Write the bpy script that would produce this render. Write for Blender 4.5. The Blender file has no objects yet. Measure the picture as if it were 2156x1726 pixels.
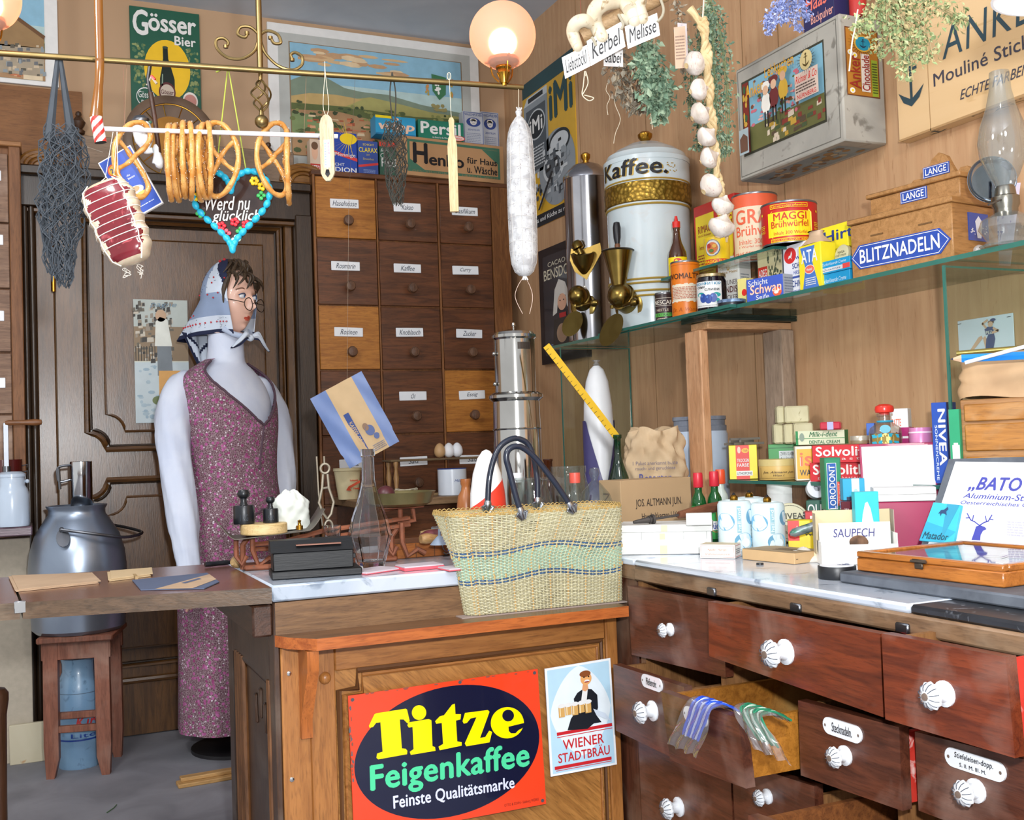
import bpy,math,random
from mathutils import Vector,Matrix
R_=random.Random(7)
PI=math.pi
scene=bpy.context.scene
COL=scene.collection
FL,PIT,ROL,YAW,EYE=2246.5,0.03372,-0.03469,0.4224,1.0
cf=Vector((math.sin(YAW)*math.cos(PIT),math.cos(YAW)*math.cos(PIT),math.sin(PIT)))
r0=Vector((math.cos(YAW),-math.sin(YAW),0));u0_=r0.cross(cf)
cr=math.cos(ROL)*r0+math.sin(ROL)*u0_;cu_=-math.sin(ROL)*r0+math.cos(ROL)*u0_
CAM=Vector((0,0,EYE))
def ray(x,y):return cf+cr*((x-1078)/FL)-cu_*((y-863)/FL)
def AT(x,y,D):return CAM+ray(x,y)*D
def PX(x,y,v):d=ray(x,y);return CAM+d*(v/d.x)
def PY(x,y,v):d=ray(x,y);return CAM+d*(v/d.y)
def PZ(x,y,v):d=ray(x,y);return CAM+d*((v-EYE)/d.z)
def PJ(p):
 d=Vector(p)-CAM;w=d.dot(cf)
 return 1078+FL*d.dot(cr)/w,863-FL*d.dot(cu_)/w,w
def stand(x,D,z):
 p=AT(x,900,D);q=Vector((p.x,p.y,z))
 for _ in range(6):
  e=PJ(q);s=(x-e[0])/FL*e[2];q+=r0*s
 return q
def zat(p,ypx):
 a,b=p.z-1.5,p.z+2
 for _ in range(40):
  m=(a+b)/2
  if PJ((p.x,p.y,m))[1]>ypx:a=m
  else:b=m
 return a
def wto(p,ang,xr):
 a,b=0,2.5
 e=Vector((math.cos(ang),math.sin(ang),0))
 for _ in range(40):
  m=(a+b)/2
  if PJ(p+e*m)[0]<xr:a=m
  else:b=m
 return a
def rad(d):return d*PI/180
MC={}
def lin(h):
 h=h.lstrip('#');o=[]
 for i in(0,2,4):
  c=int(h[i:i+2],16)/255
  o.append(c/12.92 if c<=.04045 else((c+.055)/1.055)**2.4)
 return(*o,1)
def nt(name):
 m=bpy.data.materials.new(name);m.use_nodes=True
 t=m.node_tree;b=t.nodes['Principled BSDF']
 return m,t,b
def N(t,ty,**k):
 n=t.nodes.new(ty)
 for a,v in k.items():
  if a.startswith('i_'):n.inputs[a[2:].replace('_',' ')].default_value=v
  else:setattr(n,a,v)
 return n
def mixc(t,fac,a,b,blend='MIX'):
 n=t.nodes.new('ShaderNodeMix');n.data_type='RGBA';n.blend_type=blend
 for s,v in((n.inputs[0],fac),(n.inputs[6],a),(n.inputs[7],b)):
  if hasattr(v,'links'):t.links.new(v,s)
  else:s.default_value=v
 return n.outputs[2]
def ramp(t,src,*st):
 n=t.nodes.new('ShaderNodeValToRGB');e=n.color_ramp.elements
 while len(e)<len(st):e.new(.5)
 for i,(p,c)in enumerate(st):e[i].position=p;e[i].color=c
 t.links.new(src,n.inputs[0]);return n.outputs[0]
def coords(t,scale,kind='Object'):
 c=t.nodes.new('ShaderNodeTexCoord');m=N(t,'ShaderNodeMapping',i_Scale=scale)
 t.links.new(c.outputs[kind],m.inputs[0]);return m.outputs[0]
def noise(t,vec,s,det=4,dist=0):
 n=N(t,'ShaderNodeTexNoise',i_Scale=s,i_Detail=det,i_Distortion=dist);t.links.new(vec,n.inputs['Vector']);return n.outputs[0]
def C(h,rough=.5,metal=0,var=.06,sc=30,bump=0,coat=0,bs=80,spec=.5):
 k=('C',h,rough,metal,var,sc,bump,coat,bs,spec)
 if k in MC:return MC[k]
 m,t,b=nt('paint_'+h.lstrip('#'))
 v=coords(t,(1,1,1));a=lin(h)
 n=noise(t,v,sc)
 dk=tuple(x*(1-var*2)for x in a[:3])+(1,);lt=tuple(min(1,x*(1+var))for x in a[:3])+(1,)
 t.links.new(mixc(t,n,dk,lt),b.inputs['Base Color'])
 b.inputs['Roughness'].default_value=rough;b.inputs['Metallic'].default_value=metal
 b.inputs['Coat Weight'].default_value=coat;b.inputs['Specular IOR Level'].default_value=spec
 if bump:
  bn=N(t,'ShaderNodeBump',i_Strength=bump,i_Distance=.004)
  t.links.new(noise(t,v,bs),bn.inputs['Height']);t.links.new(bn.outputs[0],b.inputs['Normal'])
 MC[k]=m;return m
def wood(a,b_,ax='x',sc=1,rough=.45,wear=None,coat=.0,str_=9):
 k=('W',a,b_,ax,sc,rough,wear,coat,str_)
 if k in MC:return MC[k]
 m,t,b=nt('wood_'+a.lstrip('#'))
 s={'x':(1,str_,str_),'y':(str_,1,str_),'z':(str_,str_,1),'d':(str_,str_,1)}[ax]
 v=coords(t,s)
 if ax=='d':
  mp=N(t,'ShaderNodeMapping',i_Rotation=(0,.8,0));t.links.new(v.node.inputs[0].links[0].from_socket,mp.inputs[0]);t.links.new(mp.outputs[0],v.node.inputs[0])
 n1=noise(t,v,6*sc,6,1.2);n2=noise(t,v,38*sc,3,.3)
 c1=ramp(t,n1,(.3,lin(b_)),(.62,lin(a)))
 dk=tuple(x*.55 for x in lin(b_)[:3])+(1,)
 f=ramp(t,n2,(.52,(0,0,0,1)),(.75,(.6,.6,.6,1)))
 col=mixc(t,f,c1,dk)
 if wear:
  w=noise(t,coords(t,(1,1,1)),7,8,.5);fw=ramp(t,w,(.5,(0,0,0,1)),(.75,(.8,.8,.8,1)))
  col=mixc(t,fw,col,lin(wear))
 t.links.new(col,b.inputs['Base Color']);b.inputs['Roughness'].default_value=rough
 b.inputs['Coat Weight'].default_value=coat;b.inputs['Coat Roughness'].default_value=.25
 bn=N(t,'ShaderNodeBump',i_Strength=.15,i_Distance=.002)
 t.links.new(n2,bn.inputs['Height']);t.links.new(bn.outputs[0],b.inputs['Normal'])
 MC[k]=m;return m
def two(name,a,b_,sc=8,lo=.4,hi=.6,rough=.5,kind='noise',s3=(1,1,1),bump=0,metal=0,coat=0,third=None,alpha=None):
 if name in MC:return MC[name]
 m,t,b=nt(name);v=coords(t,s3)
 if kind=='noise':n=noise(t,v,sc,8,.6)
 else:
  q=N(t,'ShaderNodeTexVoronoi',i_Scale=sc);t.links.new(v,q.inputs['Vector']);n=q.outputs['Distance']
 col=ramp(t,n,(lo,lin(a)),(hi,lin(b_)))
 if third:
  f=ramp(t,noise(t,v,sc*2.7,4,2),(.6,(0,0,0,1)),(.7,(1,1,1,1)));col=mixc(t,f,col,lin(third))
 t.links.new(col,b.inputs['Base Color']);b.inputs['Roughness'].default_value=rough;b.inputs['Metallic'].default_value=metal
 b.inputs['Coat Weight'].default_value=coat
 if bump:
  bn=N(t,'ShaderNodeBump',i_Strength=bump,i_Distance=.004);t.links.new(n,bn.inputs['Height']);t.links.new(bn.outputs[0],b.inputs['Normal'])
 MC[name]=m;return m
def clear(name,tint='#ffffff',gloss=.12,rough=.03,body=0,bodycol='#ffffff'):
 if name in MC:return MC[name]
 m=bpy.data.materials.new(name);m.use_nodes=True;t=m.node_tree;t.nodes.clear()
 o=t.nodes.new('ShaderNodeOutputMaterial');tr=N(t,'ShaderNodeBsdfTransparent',i_Color=lin(tint));g=N(t,'ShaderNodeBsdfGlossy',i_Roughness=rough)
 fr=N(t,'ShaderNodeFresnel',i_IOR=1.45);ge=t.nodes.new('ShaderNodeNewGeometry');io=N(t,'ShaderNodeMath',operation='MULTIPLY_ADD');io.inputs[1].default_value=-.76;io.inputs[2].default_value=1.45;t.links.new(ge.outputs['Backfacing'],io.inputs[0]);t.links.new(io.outputs[0],fr.inputs[0]);mu=N(t,'ShaderNodeMath',operation='MULTIPLY_ADD');mu.inputs[1].default_value=1.0;mu.inputs[2].default_value=gloss*.3
 mu.use_clamp=True
 t.links.new(fr.outputs[0],mu.inputs[0])
 mx=t.nodes.new('ShaderNodeMixShader');t.links.new(mu.outputs[0],mx.inputs[0]);t.links.new(tr.outputs[0],mx.inputs[1]);t.links.new(g.outputs[0],mx.inputs[2])
 out=mx.outputs[0]
 nz=noise(t,coords(t,(1,1,1)),40)
 rr=N(t,'ShaderNodeMath',operation='MULTIPLY_ADD');rr.inputs[1].default_value=.03;rr.inputs[2].default_value=rough
 t.links.new(nz,rr.inputs[0]);t.links.new(rr.outputs[0],g.inputs['Roughness'])
 if body:
  d=N(t,'ShaderNodeBsdfDiffuse',i_Color=lin(bodycol));m2=t.nodes.new('ShaderNodeMixShader');m2.inputs[0].default_value=body
  t.links.new(out,m2.inputs[1]);t.links.new(d.outputs[0],m2.inputs[2]);out=m2.outputs[0]
 t.links.new(out,o.inputs[0]);MC[name]=m;return m
TX={}
def glyphs(s,bold=0,shear=0,sp=1):
 k=(s,bold,shear,sp)
 if k in TX:return TX[k]
 cu=bpy.data.curves.new('lettering','FONT');cu.body=s;cu.shear=shear;cu.space_character=sp*(1+bold*.9)
 cu.resolution_u=3;cu.fill_mode='FRONT'
 ob=bpy.data.objects.new('lettering',cu);me=ob.to_mesh()
 v=[(a.co.x,a.co.y)for a in me.vertices];f=[tuple(p.vertices)for p in me.polygons]
 ob.to_mesh_clear();bpy.data.objects.remove(ob);bpy.data.curves.remove(cu)
 if not v:return None
 if bold:
  w=bold*.55;n=len(v);f0=f;v0=v;v=[];f=[]
  for k,(dx,dy)in enumerate(((-w,0),(w,0),(0,w*.8),(0,-w*.8))):
   v+=[(a+dx,c+dy)for a,c in v0];f+=[tuple(q+k*n for q in p)for p in f0]
 x0=min(a for a,_ in v);x1=max(a for a,_ in v);y0=min(b for _,b in v);y1=max(b for _,b in v)
 v=[((a-x0)/(x1-x0),(b-y0)/(y1-y0))for a,b in v]
 TX[k]=(v,f,len(v)//4 if bold else len(v));return TX[k]
class B:
 def __init__(s):s.v=[];s.f=[];s.mi=[];s.ms=[];s.T=Matrix()
 def mat(s,m):
  if m not in s.ms:s.ms.append(m)
  return s.ms.index(m)
 def add(s,vs,fs,m):
  o=len(s.v);i=s.mat(m);T=s.T
  s.v+=[tuple(T@Vector(p))for p in vs]
  for f in fs:s.f.append(tuple(o+k for k in f));s.mi.append(i)
 def box(s,x0,y0,z0,x1,y1,z1,m,bev=0):
  if bev<=0:
   v=[(x,y,z)for z in(z0,z1)for y in(y0,y1)for x in(x0,x1)]
   s.add(v,[(0,2,3,1),(4,5,7,6),(0,1,5,4),(2,6,7,3),(0,4,6,2),(1,3,7,5)],m);return s
  b=min(bev,(x1-x0)*.45,(y1-y0)*.45,(z1-z0)*.45)
  v=[];idx={}
  for cx in(0,1):
   for cy in(0,1):
    for cz in(0,1):
     P=[(x0,x1)[cx],(y0,y1)[cy],(z0,z1)[cz]];I=[P[0]+(b,-b)[cx],P[1]+(b,-b)[cy],P[2]+(b,-b)[cz]]
     for a in range(3):
      q=list(I);q[a]=P[a];idx[cx,cy,cz,a]=len(v);v.append(tuple(q))
  g=lambda*k:idx[k]
  f=[]
  for c in(0,1):
   q=[g(c,0,0,0),g(c,1,0,0),g(c,1,1,0),g(c,0,1,0)];f.append(q if c else q[::-1])
   q=[g(0,c,0,1),g(1,c,0,1),g(1,c,1,1),g(0,c,1,1)];f.append(q[::-1]if c else q)
   q=[g(0,0,c,2),g(1,0,c,2),g(1,1,c,2),g(0,1,c,2)];f.append(q if c else q[::-1])
  for a in(0,1):
   for c in(0,1):
    f.append([g(a,c,0,0),g(a,c,1,0),g(a,c,1,1),g(a,c,0,1)])
    f.append([g(a,0,c,0),g(a,1,c,0),g(a,1,c,2),g(a,0,c,2)])
    f.append([g(0,a,c,1),g(1,a,c,1),g(1,a,c,2),g(0,a,c,2)])
    for e in(0,1):f.append([g(a,c,e,0),g(a,c,e,1),g(a,c,e,2)])
  s.add(v,f,m);s.fixn=True;return s
 def grid(s,fn,nu,nv,m,cu=False,cv=False,mf=None):
  U=nu if cu else nu+1;V=nv if cv else nv+1
  vs=[fn(i/nu,j/nv)for j in range(V)for i in range(U)]
  if mf is None:
   s.add(vs,[(j*U+i,j*U+(i+1)%U,((j+1)%V)*U+(i+1)%U,((j+1)%V)*U+i)for j in range(nv)for i in range(nu)],m)
  else:
   o=len(s.v);s.v+=[tuple(s.T@Vector(p))for p in vs]
   for j in range(nv):
    for i in range(nu):
     q=mf((i+.5)/nu,(j+.5)/nv)
     if q is None:continue
     s.f.append((o+j*U+i,o+j*U+(i+1)%U,o+((j+1)%V)*U+(i+1)%U,o+((j+1)%V)*U+i));s.mi.append(s.mat(q))
  return s
 def lathe(s,prof,m,seg=28,c=(0,0,0),R=None,sx=1,sy=1):
  R=R or Matrix.Identity(3);n=len(prof);vs=[];c=Vector(c)
  for r,z in prof:
   for i in range(seg):
    a=2*PI*i/seg;vs.append(c+R@Vector((r*math.cos(a)*sx,r*math.sin(a)*sy,z)))
  fs=[(j*seg+i,j*seg+(i+1)%seg,(j+1)*seg+(i+1)%seg,(j+1)*seg+i)for j in range(n-1)for i in range(seg)]
  if prof[0][0]>1e-6:fs.append(tuple(range(seg))[::-1])
  if prof[-1][0]>1e-6:fs.append(tuple((n-1)*seg+i for i in range(seg)))
  s.add(vs,fs,m);return s
 def cyl(s,a,b,r,m,seg=16,r2=None):
  a=Vector(a);b=Vector(b);d=b-a;R=d.to_track_quat('Z','Y').to_matrix()
  return s.lathe([(r,0),(r if r2 is None else r2,d.length)],m,seg,a,R)
 def ball(s,c,r,m,seg=20,rings=12,R=None):
  rx,ry,rz=(r,r,r)if not hasattr(r,'__len__')else r
  pr=[(max(math.sin(PI*k/rings),1e-7),-math.cos(PI*k/rings)*rz)for k in range(rings+1)]
  return s.lathe([(a*rx,z)for a,z in pr],m,seg,c,R,1,ry/rx)
 def tube(s,pts,r,m,seg=8,closed=False,flat=1):
  P=[Vector(p)for p in pts];n=len(P);rr=r if hasattr(r,'__len__')else[r]*n
  up=None;vs=[]
  for i in range(n):
   a=P[i-1]if(i or closed)else P[i];b=P[(i+1)%n]if(i<n-1 or closed)else P[i]
   t=(b-a)
   t=t.normalized()if t.length>1e-9 else Vector((0,0,1))
   if up is None:up=t.orthogonal().normalized()
   else:
    up=up-t*up.dot(t);up=up.normalized()if up.length>1e-6 else t.orthogonal().normalized()
   w=t.cross(up)
   for k in range(seg):
    an=2*PI*k/seg;vs.append(P[i]+(up*math.cos(an)*flat+w*math.sin(an))*rr[i])
  L=n if closed else n-1
  fs=[(j*seg+k,j*seg+(k+1)%seg,((j+1)%n)*seg+(k+1)%seg,((j+1)%n)*seg+k)for j in range(L)for k in range(seg)]
  if not closed:fs+=[tuple(range(seg))[::-1],tuple((n-1)*seg+k for k in range(seg))]
  s.add(vs,fs,m);return s
 def prism(s,poly,o,ex,ey,dep,m,side=None):
  o=Vector(o);ex=Vector(ex);ey=Vector(ey);nn=ex.cross(ey).normalized()*dep
  a=[o+ex*x+ey*y for x,y in poly];n=len(a)
  ar=sum(poly[i][0]*poly[(i+1)%n][1]-poly[(i+1)%n][0]*poly[i][1]for i in range(n))
  if ar<0:a=a[::-1]
  s.add(a,[tuple(range(n))],m)
  b=[p-nn for p in a]
  s.add(a+b,[tuple(range(n,2*n))[::-1]]+[(i,n+i,n+(i+1)%n,(i+1)%n)for i in range(n)],side or m)
  return s
 def obj(s,name,parent=None,loc=None,rz=0,sm=40):
  me=bpy.data.meshes.new(name);me.from_pydata(s.v,[],s.f)
  for m in s.ms:me.materials.append(m)
  me.polygons.foreach_set('material_index',s.mi)
  if getattr(s,'fixn',False):
   import bmesh
   bm=bmesh.new();bm.from_mesh(me);bmesh.ops.recalc_face_normals(bm,faces=bm.faces[:]);bm.to_mesh(me);bm.free()
  if sm:
   me.polygons.foreach_set('use_smooth',[True]*len(me.polygons));me.set_sharp_from_angle(angle=rad(sm))
  me.update();o=bpy.data.objects.new(name,me);COL.objects.link(o)
  if parent:o.parent=parent
  if loc is not None:o.location=loc
  o.rotation_euler.z=rz
  return o
class Flat:
 def __init__(s,b,o,ex,ey,l=.0004):s.b=b;s.o=Vector(o);s.ex=Vector(ex);s.ey=Vector(ey);s.n=s.ex.cross(s.ey).normalized();s.l=l;s.d=0
 def p(s,u,v,k=1):return s.o+s.ex*u+s.ey*v+s.n*(s.l*k)
 def poly(s,pts,m,k=1):s.b.add([s.p(u,v,k)for u,v in pts],[tuple(range(len(pts)))],m);return s
 def rect(s,u0,v0,u1,v1,m,k=1):return s.poly([(u0,v0),(u1,v0),(u1,v1),(u0,v1)],m,k)
 def frame(s,u0,v0,u1,v1,w,m,k=1):
  h=w*s.ex.length/s.ey.length
  s.rect(u0,v0,u1,v0+h,m,k);s.rect(u0,v1-h,u1,v1,m,k);s.rect(u0,v0+h,u0+w,v1-h,m,k);return s.rect(u1-w,v0+h,u1,v1-h,m,k)
 def ell(s,u,v,ru,rv,m,k=1,n=28):return s.poly([(u+ru*math.cos(2*PI*i/n),v+rv*math.sin(2*PI*i/n))for i in range(n)],m,k)
 def text(s,t,u0,v0,u1,v1,m,k=2,bold=0,shear=0,sp=1,rot=0):
  g=glyphs(t,bold,shear,sp)
  if not g:return s
  V=[]
  for q,(a,b)in enumerate(g[0]):
   if rot==90:a,b=1-b,a
   elif rot==-90:a,b=b,1-a
   elif rot==180:a,b=1-a,1-b
   V.append(s.p(u0+(u1-u0)*a,v0+(v1-v0)*b,k+.22*(q//g[2])))
  s.b.add(V,g[1],m);return s
 def lines(s,u0,v0,u1,v1,n,m,k=2,dash=.8):
  h=(v1-v0)/n
  for i in range(n):
   u=u0
   while u<u1-.01:
    w=(u1-u0)*R_.uniform(.05,.16);s.rect(u,v0+h*i+h*.25,min(u+w*dash,u1),v0+h*i+h*.7,m,k);u+=w
  return s
 def scatter(s,n,u0,v0,u1,v1,ms,su,sv,k=2,ell=True):
  for q in range(n):
   k+=.5/n
   u=R_.uniform(u0,u1);v=R_.uniform(v0,v1);a=su*R_.uniform(.4,1);b=sv*R_.uniform(.4,1);m=R_.choice(ms)
   if ell:s.ell(u,v,a,b,m,k,7)
   else:s.poly([(u-a,v-b),(u+a,v-b*.8),(u+a*.9,v+b),(u-a*.9,v+b*.8)],m,k)
  return s
 def line(s,pts,w,m,k=2):
  L=s.ex.length;H=s.ey.length;q=[Vector((u*L,v*H))for u,v in pts]
  for a,b in zip(q,q[1:]):
   d=b-a
   if d.length<1e-9:continue
   n_=Vector((-d.y,d.x)).normalized()*w/2;e=d.normalized()*w*.3
   s.poly([((p.x)/L,(p.y)/H)for p in(a-n_-e,b-n_+e,b+n_+e,a+n_-e)],m,k)
  return s
class Cyl(Flat):
 def __init__(s,b,r,z0,z1,a0=-90,a1=90,c=(0,0),l=.0006):s.b=b;s.r=r;s.z0=z0;s.z1=z1;s.a0=rad(a0);s.a1=rad(a1);s.c=c;s.l=l;s.ex=Vector((r*(s.a1-s.a0),0,0));s.ey=Vector((0,0,z1-z0))
 def p(s,u,v,k=1):
  a=s.a0+(s.a1-s.a0)*u;r=s.r+s.l*k
  return Vector((s.c[0]+r*math.sin(a),s.c[1]-r*math.cos(a),s.z0+(s.z1-s.z0)*v))
 def rect(s,u0,v0,u1,v1,m,k=1):
  n=max(1,int((u1-u0)*abs(s.a1-s.a0)/.12))
  for i in range(n):
   a=u0+(u1-u0)*i/n;c=u0+(u1-u0)*(i+1)/n
   s.b.add([s.p(a,v0,k),s.p(c,v0,k),s.p(c,v1,k),s.p(a,v1,k)],[(0,1,2,3)],m)
  return s
def tag(o,label=None,cat=None,group=None,kind=None):
 if label:o['label']=label
 if cat:o['category']=cat
 if group:o['group']=group
 if kind:o['kind']=kind
 return o
def thing(name,label,cat,loc=(0,0,0),rz=0,group=None):
 o=bpy.data.objects.new(name,None);COL.objects.link(o);o.location=loc;o.rotation_euler=(0,0,rz);o.empty_display_size=.05
 return tag(o,label,cat,group)
def one(b,name,label,cat,loc=(0,0,0),rz=0,group=None,sm=40):return tag(b.obj(name,None,loc,rz,sm),label,cat,group)
def struct(b,name,parent=None,sm=40):
 o=b.obj(name,parent,None,0,sm)
 if not parent:o['kind']='structure'
 return o
def smooth(pts,n=6,closed=False):
 P=[Vector(p)for p in pts];out=[];L=len(P)
 rng=range(L)if closed else range(L-1)
 for i in rng:
  g=(lambda k:P[k%L])if closed else(lambda k:P[max(0,min(L-1,k))])
  a,b,c,d=g(i-1),g(i),g(i+1),g(i+2)
  for j in range(n):
   t=j/n;out.append(.5*((2*b)+(c-a)*t+(2*a-5*b+4*c-d)*t*t+(3*b-a-3*c+d)*t**3))
 if not closed:out.append(P[-1])
 return out
def pbox(xl,xr,D,z0,ytop,ang):
 p=stand(xl,D,z0);a=rad(ang);w=wto(p,a,xr);return p,w,zat(p,ytop)-z0,a
def carton(name,label,cat,place,dep,m,pr=None,bev=.0008,group=None,top=None,mt=None):
 p,w,h,a=place;b=B();b.box(0,0,0,w,dep,h,m,bev)
 F=Flat(b,(0,0,0),(w,0,0),(0,0,h));S=Flat(b,(w,0,0),(0,dep,0),(0,0,h));T=Flat(b,(0,0,h),(w,0,0),(0,dep,0));L=Flat(b,(0,dep,0),(0,-dep,0),(0,0,h))
 if pr:pr(F,S,T,L)
 return one(b,name,label,cat,p,a,group,30)
WHITE=C('#e8e8e6',.55);BLACK=C('#14161c',.4);NAVY=C('#1d3f8f',.45);REDM=C('#d8261e',.42);YEL=C('#f7dc12',.42)
BRASS=C('#b98a35',.22,1,.1);STEEL=C('#c9c9c9',.12,1,.04);DSTEEL=C('#777a80',.35,1,.1);STRING=C('#d9d0b8',.8)
# ======== the setting
CEIL=2.725;BW=4.175;RW=1.89
b=B();b.box(-2.6,-1.6,-.05,2.0,4.4,0,two('floor_concrete','#77777d','#93939a',5,.3,.7,.7,bump=.1));struct(b,'floor')
b=B();b.box(-2.6,-.4,CEIL,2.0,4.4,CEIL+.06,two('ceiling_plaster','#b4bcc8','#c8cfd8',3,.3,.7,.9,bump=.15));struct(b,'ceiling')
kraft=two('kraft_wallpaper','#b29171','#bc9c7c',2,.3,.7,.75,s3=(1,1,.3))
b=B();b.box(-2.6,BW,0,RW+.1,BW+.1,CEIL,kraft);struct(b,'wall_back')
veneer=two('oak_veneer','#b38a65','#c29c76',5,.3,.7,.5,s3=(9,9,.6),third='#a87f5a')
b=B();b.box(RW,-.6,0,RW+.1,BW,CEIL,veneer)
for px,py in((1214,90),(1561,60),(1657,500),(1352,60)):
 p=PX(px,py,RW);b.box(RW-.0012,p.y-.0012,.7,RW+.001,p.y+.0012,CEIL,C('#8a6b48',.7))
struct(b,'wall_right')
p0=PY(-40,190,BW);p1=PY(172,196,BW)
b=B();b.box(p0.x-.3,BW-.012,2.06,p1.x,BW-.001,p1.z,wood('#8a5c32','#7a4e28','x',1,.6));struct(b,'trim_1')
dW=wood('#64421f','#472c12','z',1,.3,None,.3);dH=wood('#64421f','#472c12','x',1,.3,None,.3);dD=wood('#3a2a1c','#2a1d12','z',1,.35,None,.2)
gold=wood('#9a6a2c','#74481a','x',1.5,.4,None,.2)
door=bpy.data.objects.new('door_1',None);COL.objects.link(door);door['kind']='structure';door.location=(0,0,0)
DY=4.12
xl=PY(66,800,DY).x;xs=PY(121,800,DY).x;xr=PY(602,800,DY).x;xo=PY(668,800,4.06).x
def zy(y,x=300):return PY(x,y,DY).z
zt=zy(452)
b=B();b.box(xl+.02,DY,0,xs-.004,BW,zt,dW,.004);b.box(xr+.004,DY-.01,0,xr+.04,BW,zt,dW,.006);b.obj('frame',door)
b=B();b.box(xs,DY+.004,0.005,xr,BW-.01,zt,dW);b.obj('leaf',door)
b=B()
for x in(PY(72,800,DY).x,PY(58,800,DY).x,PY(640,800,4.08).x):b.tube([(x,DY-.03,0),(x,DY-.03,zt+.02)],.011,dD,10)
b.box(xr+.04,4.06,0,xo-.004,BW,zt+.02,dD,.004);b.box(xl-.055,4.09,0,xl+.02,BW,zt+.02,dD,.004);b.obj('jamb_moulding',door)
b=B();b.box(xl-.055,4.07,zt,xo-.004,BW,zy(385),dD,.004);b.box(xl-.06,4.045,zy(392),xo-.004,BW,zy(372),dD,.006);b.box(xl-.03,4.085,zt-.02,xo-.02,BW-.04,zt,dH,.005);b.obj('lintel',door)
def notch(x0,z0,x1,z1,r,top=True,bot=True):
 P=[]
 def arc(cx,cz,a0):
  for k in range(7):
   a=rad(a0-90*k/6);P.append((cx+r*math.cos(a),cz+r*math.sin(a)))
 if bot:arc(x0,z0,90);arc(x1,z0,180)
 else:P.append((x0,z0));P.append((x1,z0))
 if top:arc(x1,z1,270);arc(x0,z1,360)
 else:P.append((x1,z1));P.append((x0,z1))
 return P
def panel(x0,z0,x1,z1,r,q,top,bot,nm):
 b=B();P=notch(x0,z0,x1,z1,r,top,bot);b.tube([(x,DY-.004,z)for x,z in P],.011,dH,6,True)
 b.tube([(x,DY-.001,z)for x,z in notch(x0+.012,z0+.012,x1-.012,z1-.012,r,top,bot)],.006,dD,6,True)
 b.prism([(x,z)for x,z in notch(x0+q,z0+q,x1-q,z1-q,r,top,bot)],(0,DY-.012,0),(1,0,0),(0,0,1),.016,dW)
 b.tube([(x,DY-.008,z)for x,z in notch(x0+q,z0+q,x1-q,z1-q,r,top,bot)],.006,dH,6,True);b.obj(nm,door)
px0=PY(184,900,DY).x;px1=PY(596,900,DY).x
panel(px0,zy(946,230),px1,zy(470),.062,.065,False,True,'upper_panel')
panel(px0,zy(1398),px1,zy(1010,230),.062,.065,True,False,'lower_panel')
b=B();b.tube([(px0-.01,DY,zy(1430)),(px1+.01,DY,zy(1430))],.012,dH,8);b.obj('bottom_bead',door)
b=B()
hx=PY(112,580,DY).x;b.cyl((hx,DY-.012,zy(615,112)),(hx,DY-.012,zy(560,112)),.008,BRASS);b.obj('hinge',door)
for k,(cx,cy,s,w)in enumerate(((92,352,-1,.075),(640,384,1,.085))):
 b=B();c=PY(cx,cy,4.09)
 for r in(.55,.8,1):
  b.tube([(c.x-s*w+s*math.cos(t*PI/12)*w*r*1.0 if False else c.x+w*r*math.cos(t*PI/12),c.y,c.z+w*.75*r*math.sin(t*PI/12))for t in range(13)],.012*r,gold,8)
 b.prism([(w*1.05*math.cos(t*PI/12),w*.7*math.sin(t*PI/12))for t in range(13)],(c.x,c.y+.004,c.z),(1,0,0),(0,0,1),.03,gold)
 b.box(c.x-w*1.15,c.y-.01,c.z-.022,c.x+w*1.15,BW,c.z,gold,.005);b.obj('carved_shell',door)
b=B();a=PY(172,284,4.1);c=PY(620,380,4.1)
b.box(a.x,4.1,zy(384)-.02,c.x,BW-.002,a.z,wood('#8d7661','#7a6552','x',1,.6),.003);b.obj('header_board',door)
fin=[(.004,0),(.02,.004),(.022,.014),(.012,.022),(.02,.034),(.024,.046),(.014,.06),(.008,.068),(.011,.074),(.009,.083),(.0001,.088)]
for cx,cy in((166,284),(566,346)):
 c=PY(cx,cy,4.13);b=B();b.lathe(fin,wood('#4a2e1a','#35200f','z'),18);b.obj('finial',door,(c.x,4.13,PY(cx,cy,4.13).z))
b=B();q=PY(73,1300,4.0);b.box(-.6,3.98,0,q.x-.01,4.05,PY(40,1132,3.98).z,C('#b9ae9c',.8,0,.1,60),.002);struct(b,'trim_2')
# ======== spice drawer cabinet on the back wall
FY=4.05
cabX=wood('#6b4022','#4c2b15','x',1,.45,None,.15);cabZ=wood('#8a5a30','#6a4020','z',1,.5);drk=wood('#6a3d20','#452612','x',.9,.42,None,.2);org=wood('#b5762c','#94581a','x',1.3,.5,None,.1)
knobW=wood('#6b4a34','#4c3222','z',2,.5)
enam=C('#eef2f6',.25,0,.03,40,0,.4);ink=C('#3c4152',.6)
cab=thing('spice_drawer_cabinet','tall brown drawer cabinet with white name plates against the back wall','cabinet')
cabs=[(669,797),(800,926),(930,1040)]
colx=[(PY(a,620,FY).x,PY(c,620,FY).x)for a,c in cabs]
rows=[PY(733,y,FY).z for y in(374,503,643,779,917,1062)]+[.52,.26,.02]
xl_=PY(664,620,FY).x;xr_=PY(1076,600,FY).x
b=B();b.box(xl_,FY+.012,0,xr_,BW-.002,rows[0]+.012,cabZ);b.box(xl_-.004,FY-.004,rows[0]+.002,xr_+.002,BW-.002,rows[0]+.022,cabX,.003)
for x0,x1 in zip([xl_,colx[0][1],colx[1][1]],[colx[0][0],colx[1][0],colx[2][0]]):b.box(x0,FY-.003,0,x1,FY+.02,rows[0]+.004,cabZ,.001)
b.box(colx[2][1],FY-.006,0,xr_,FY+.03,rows[0]+.004,cabZ,.002);b.obj('carcass',cab)
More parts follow.
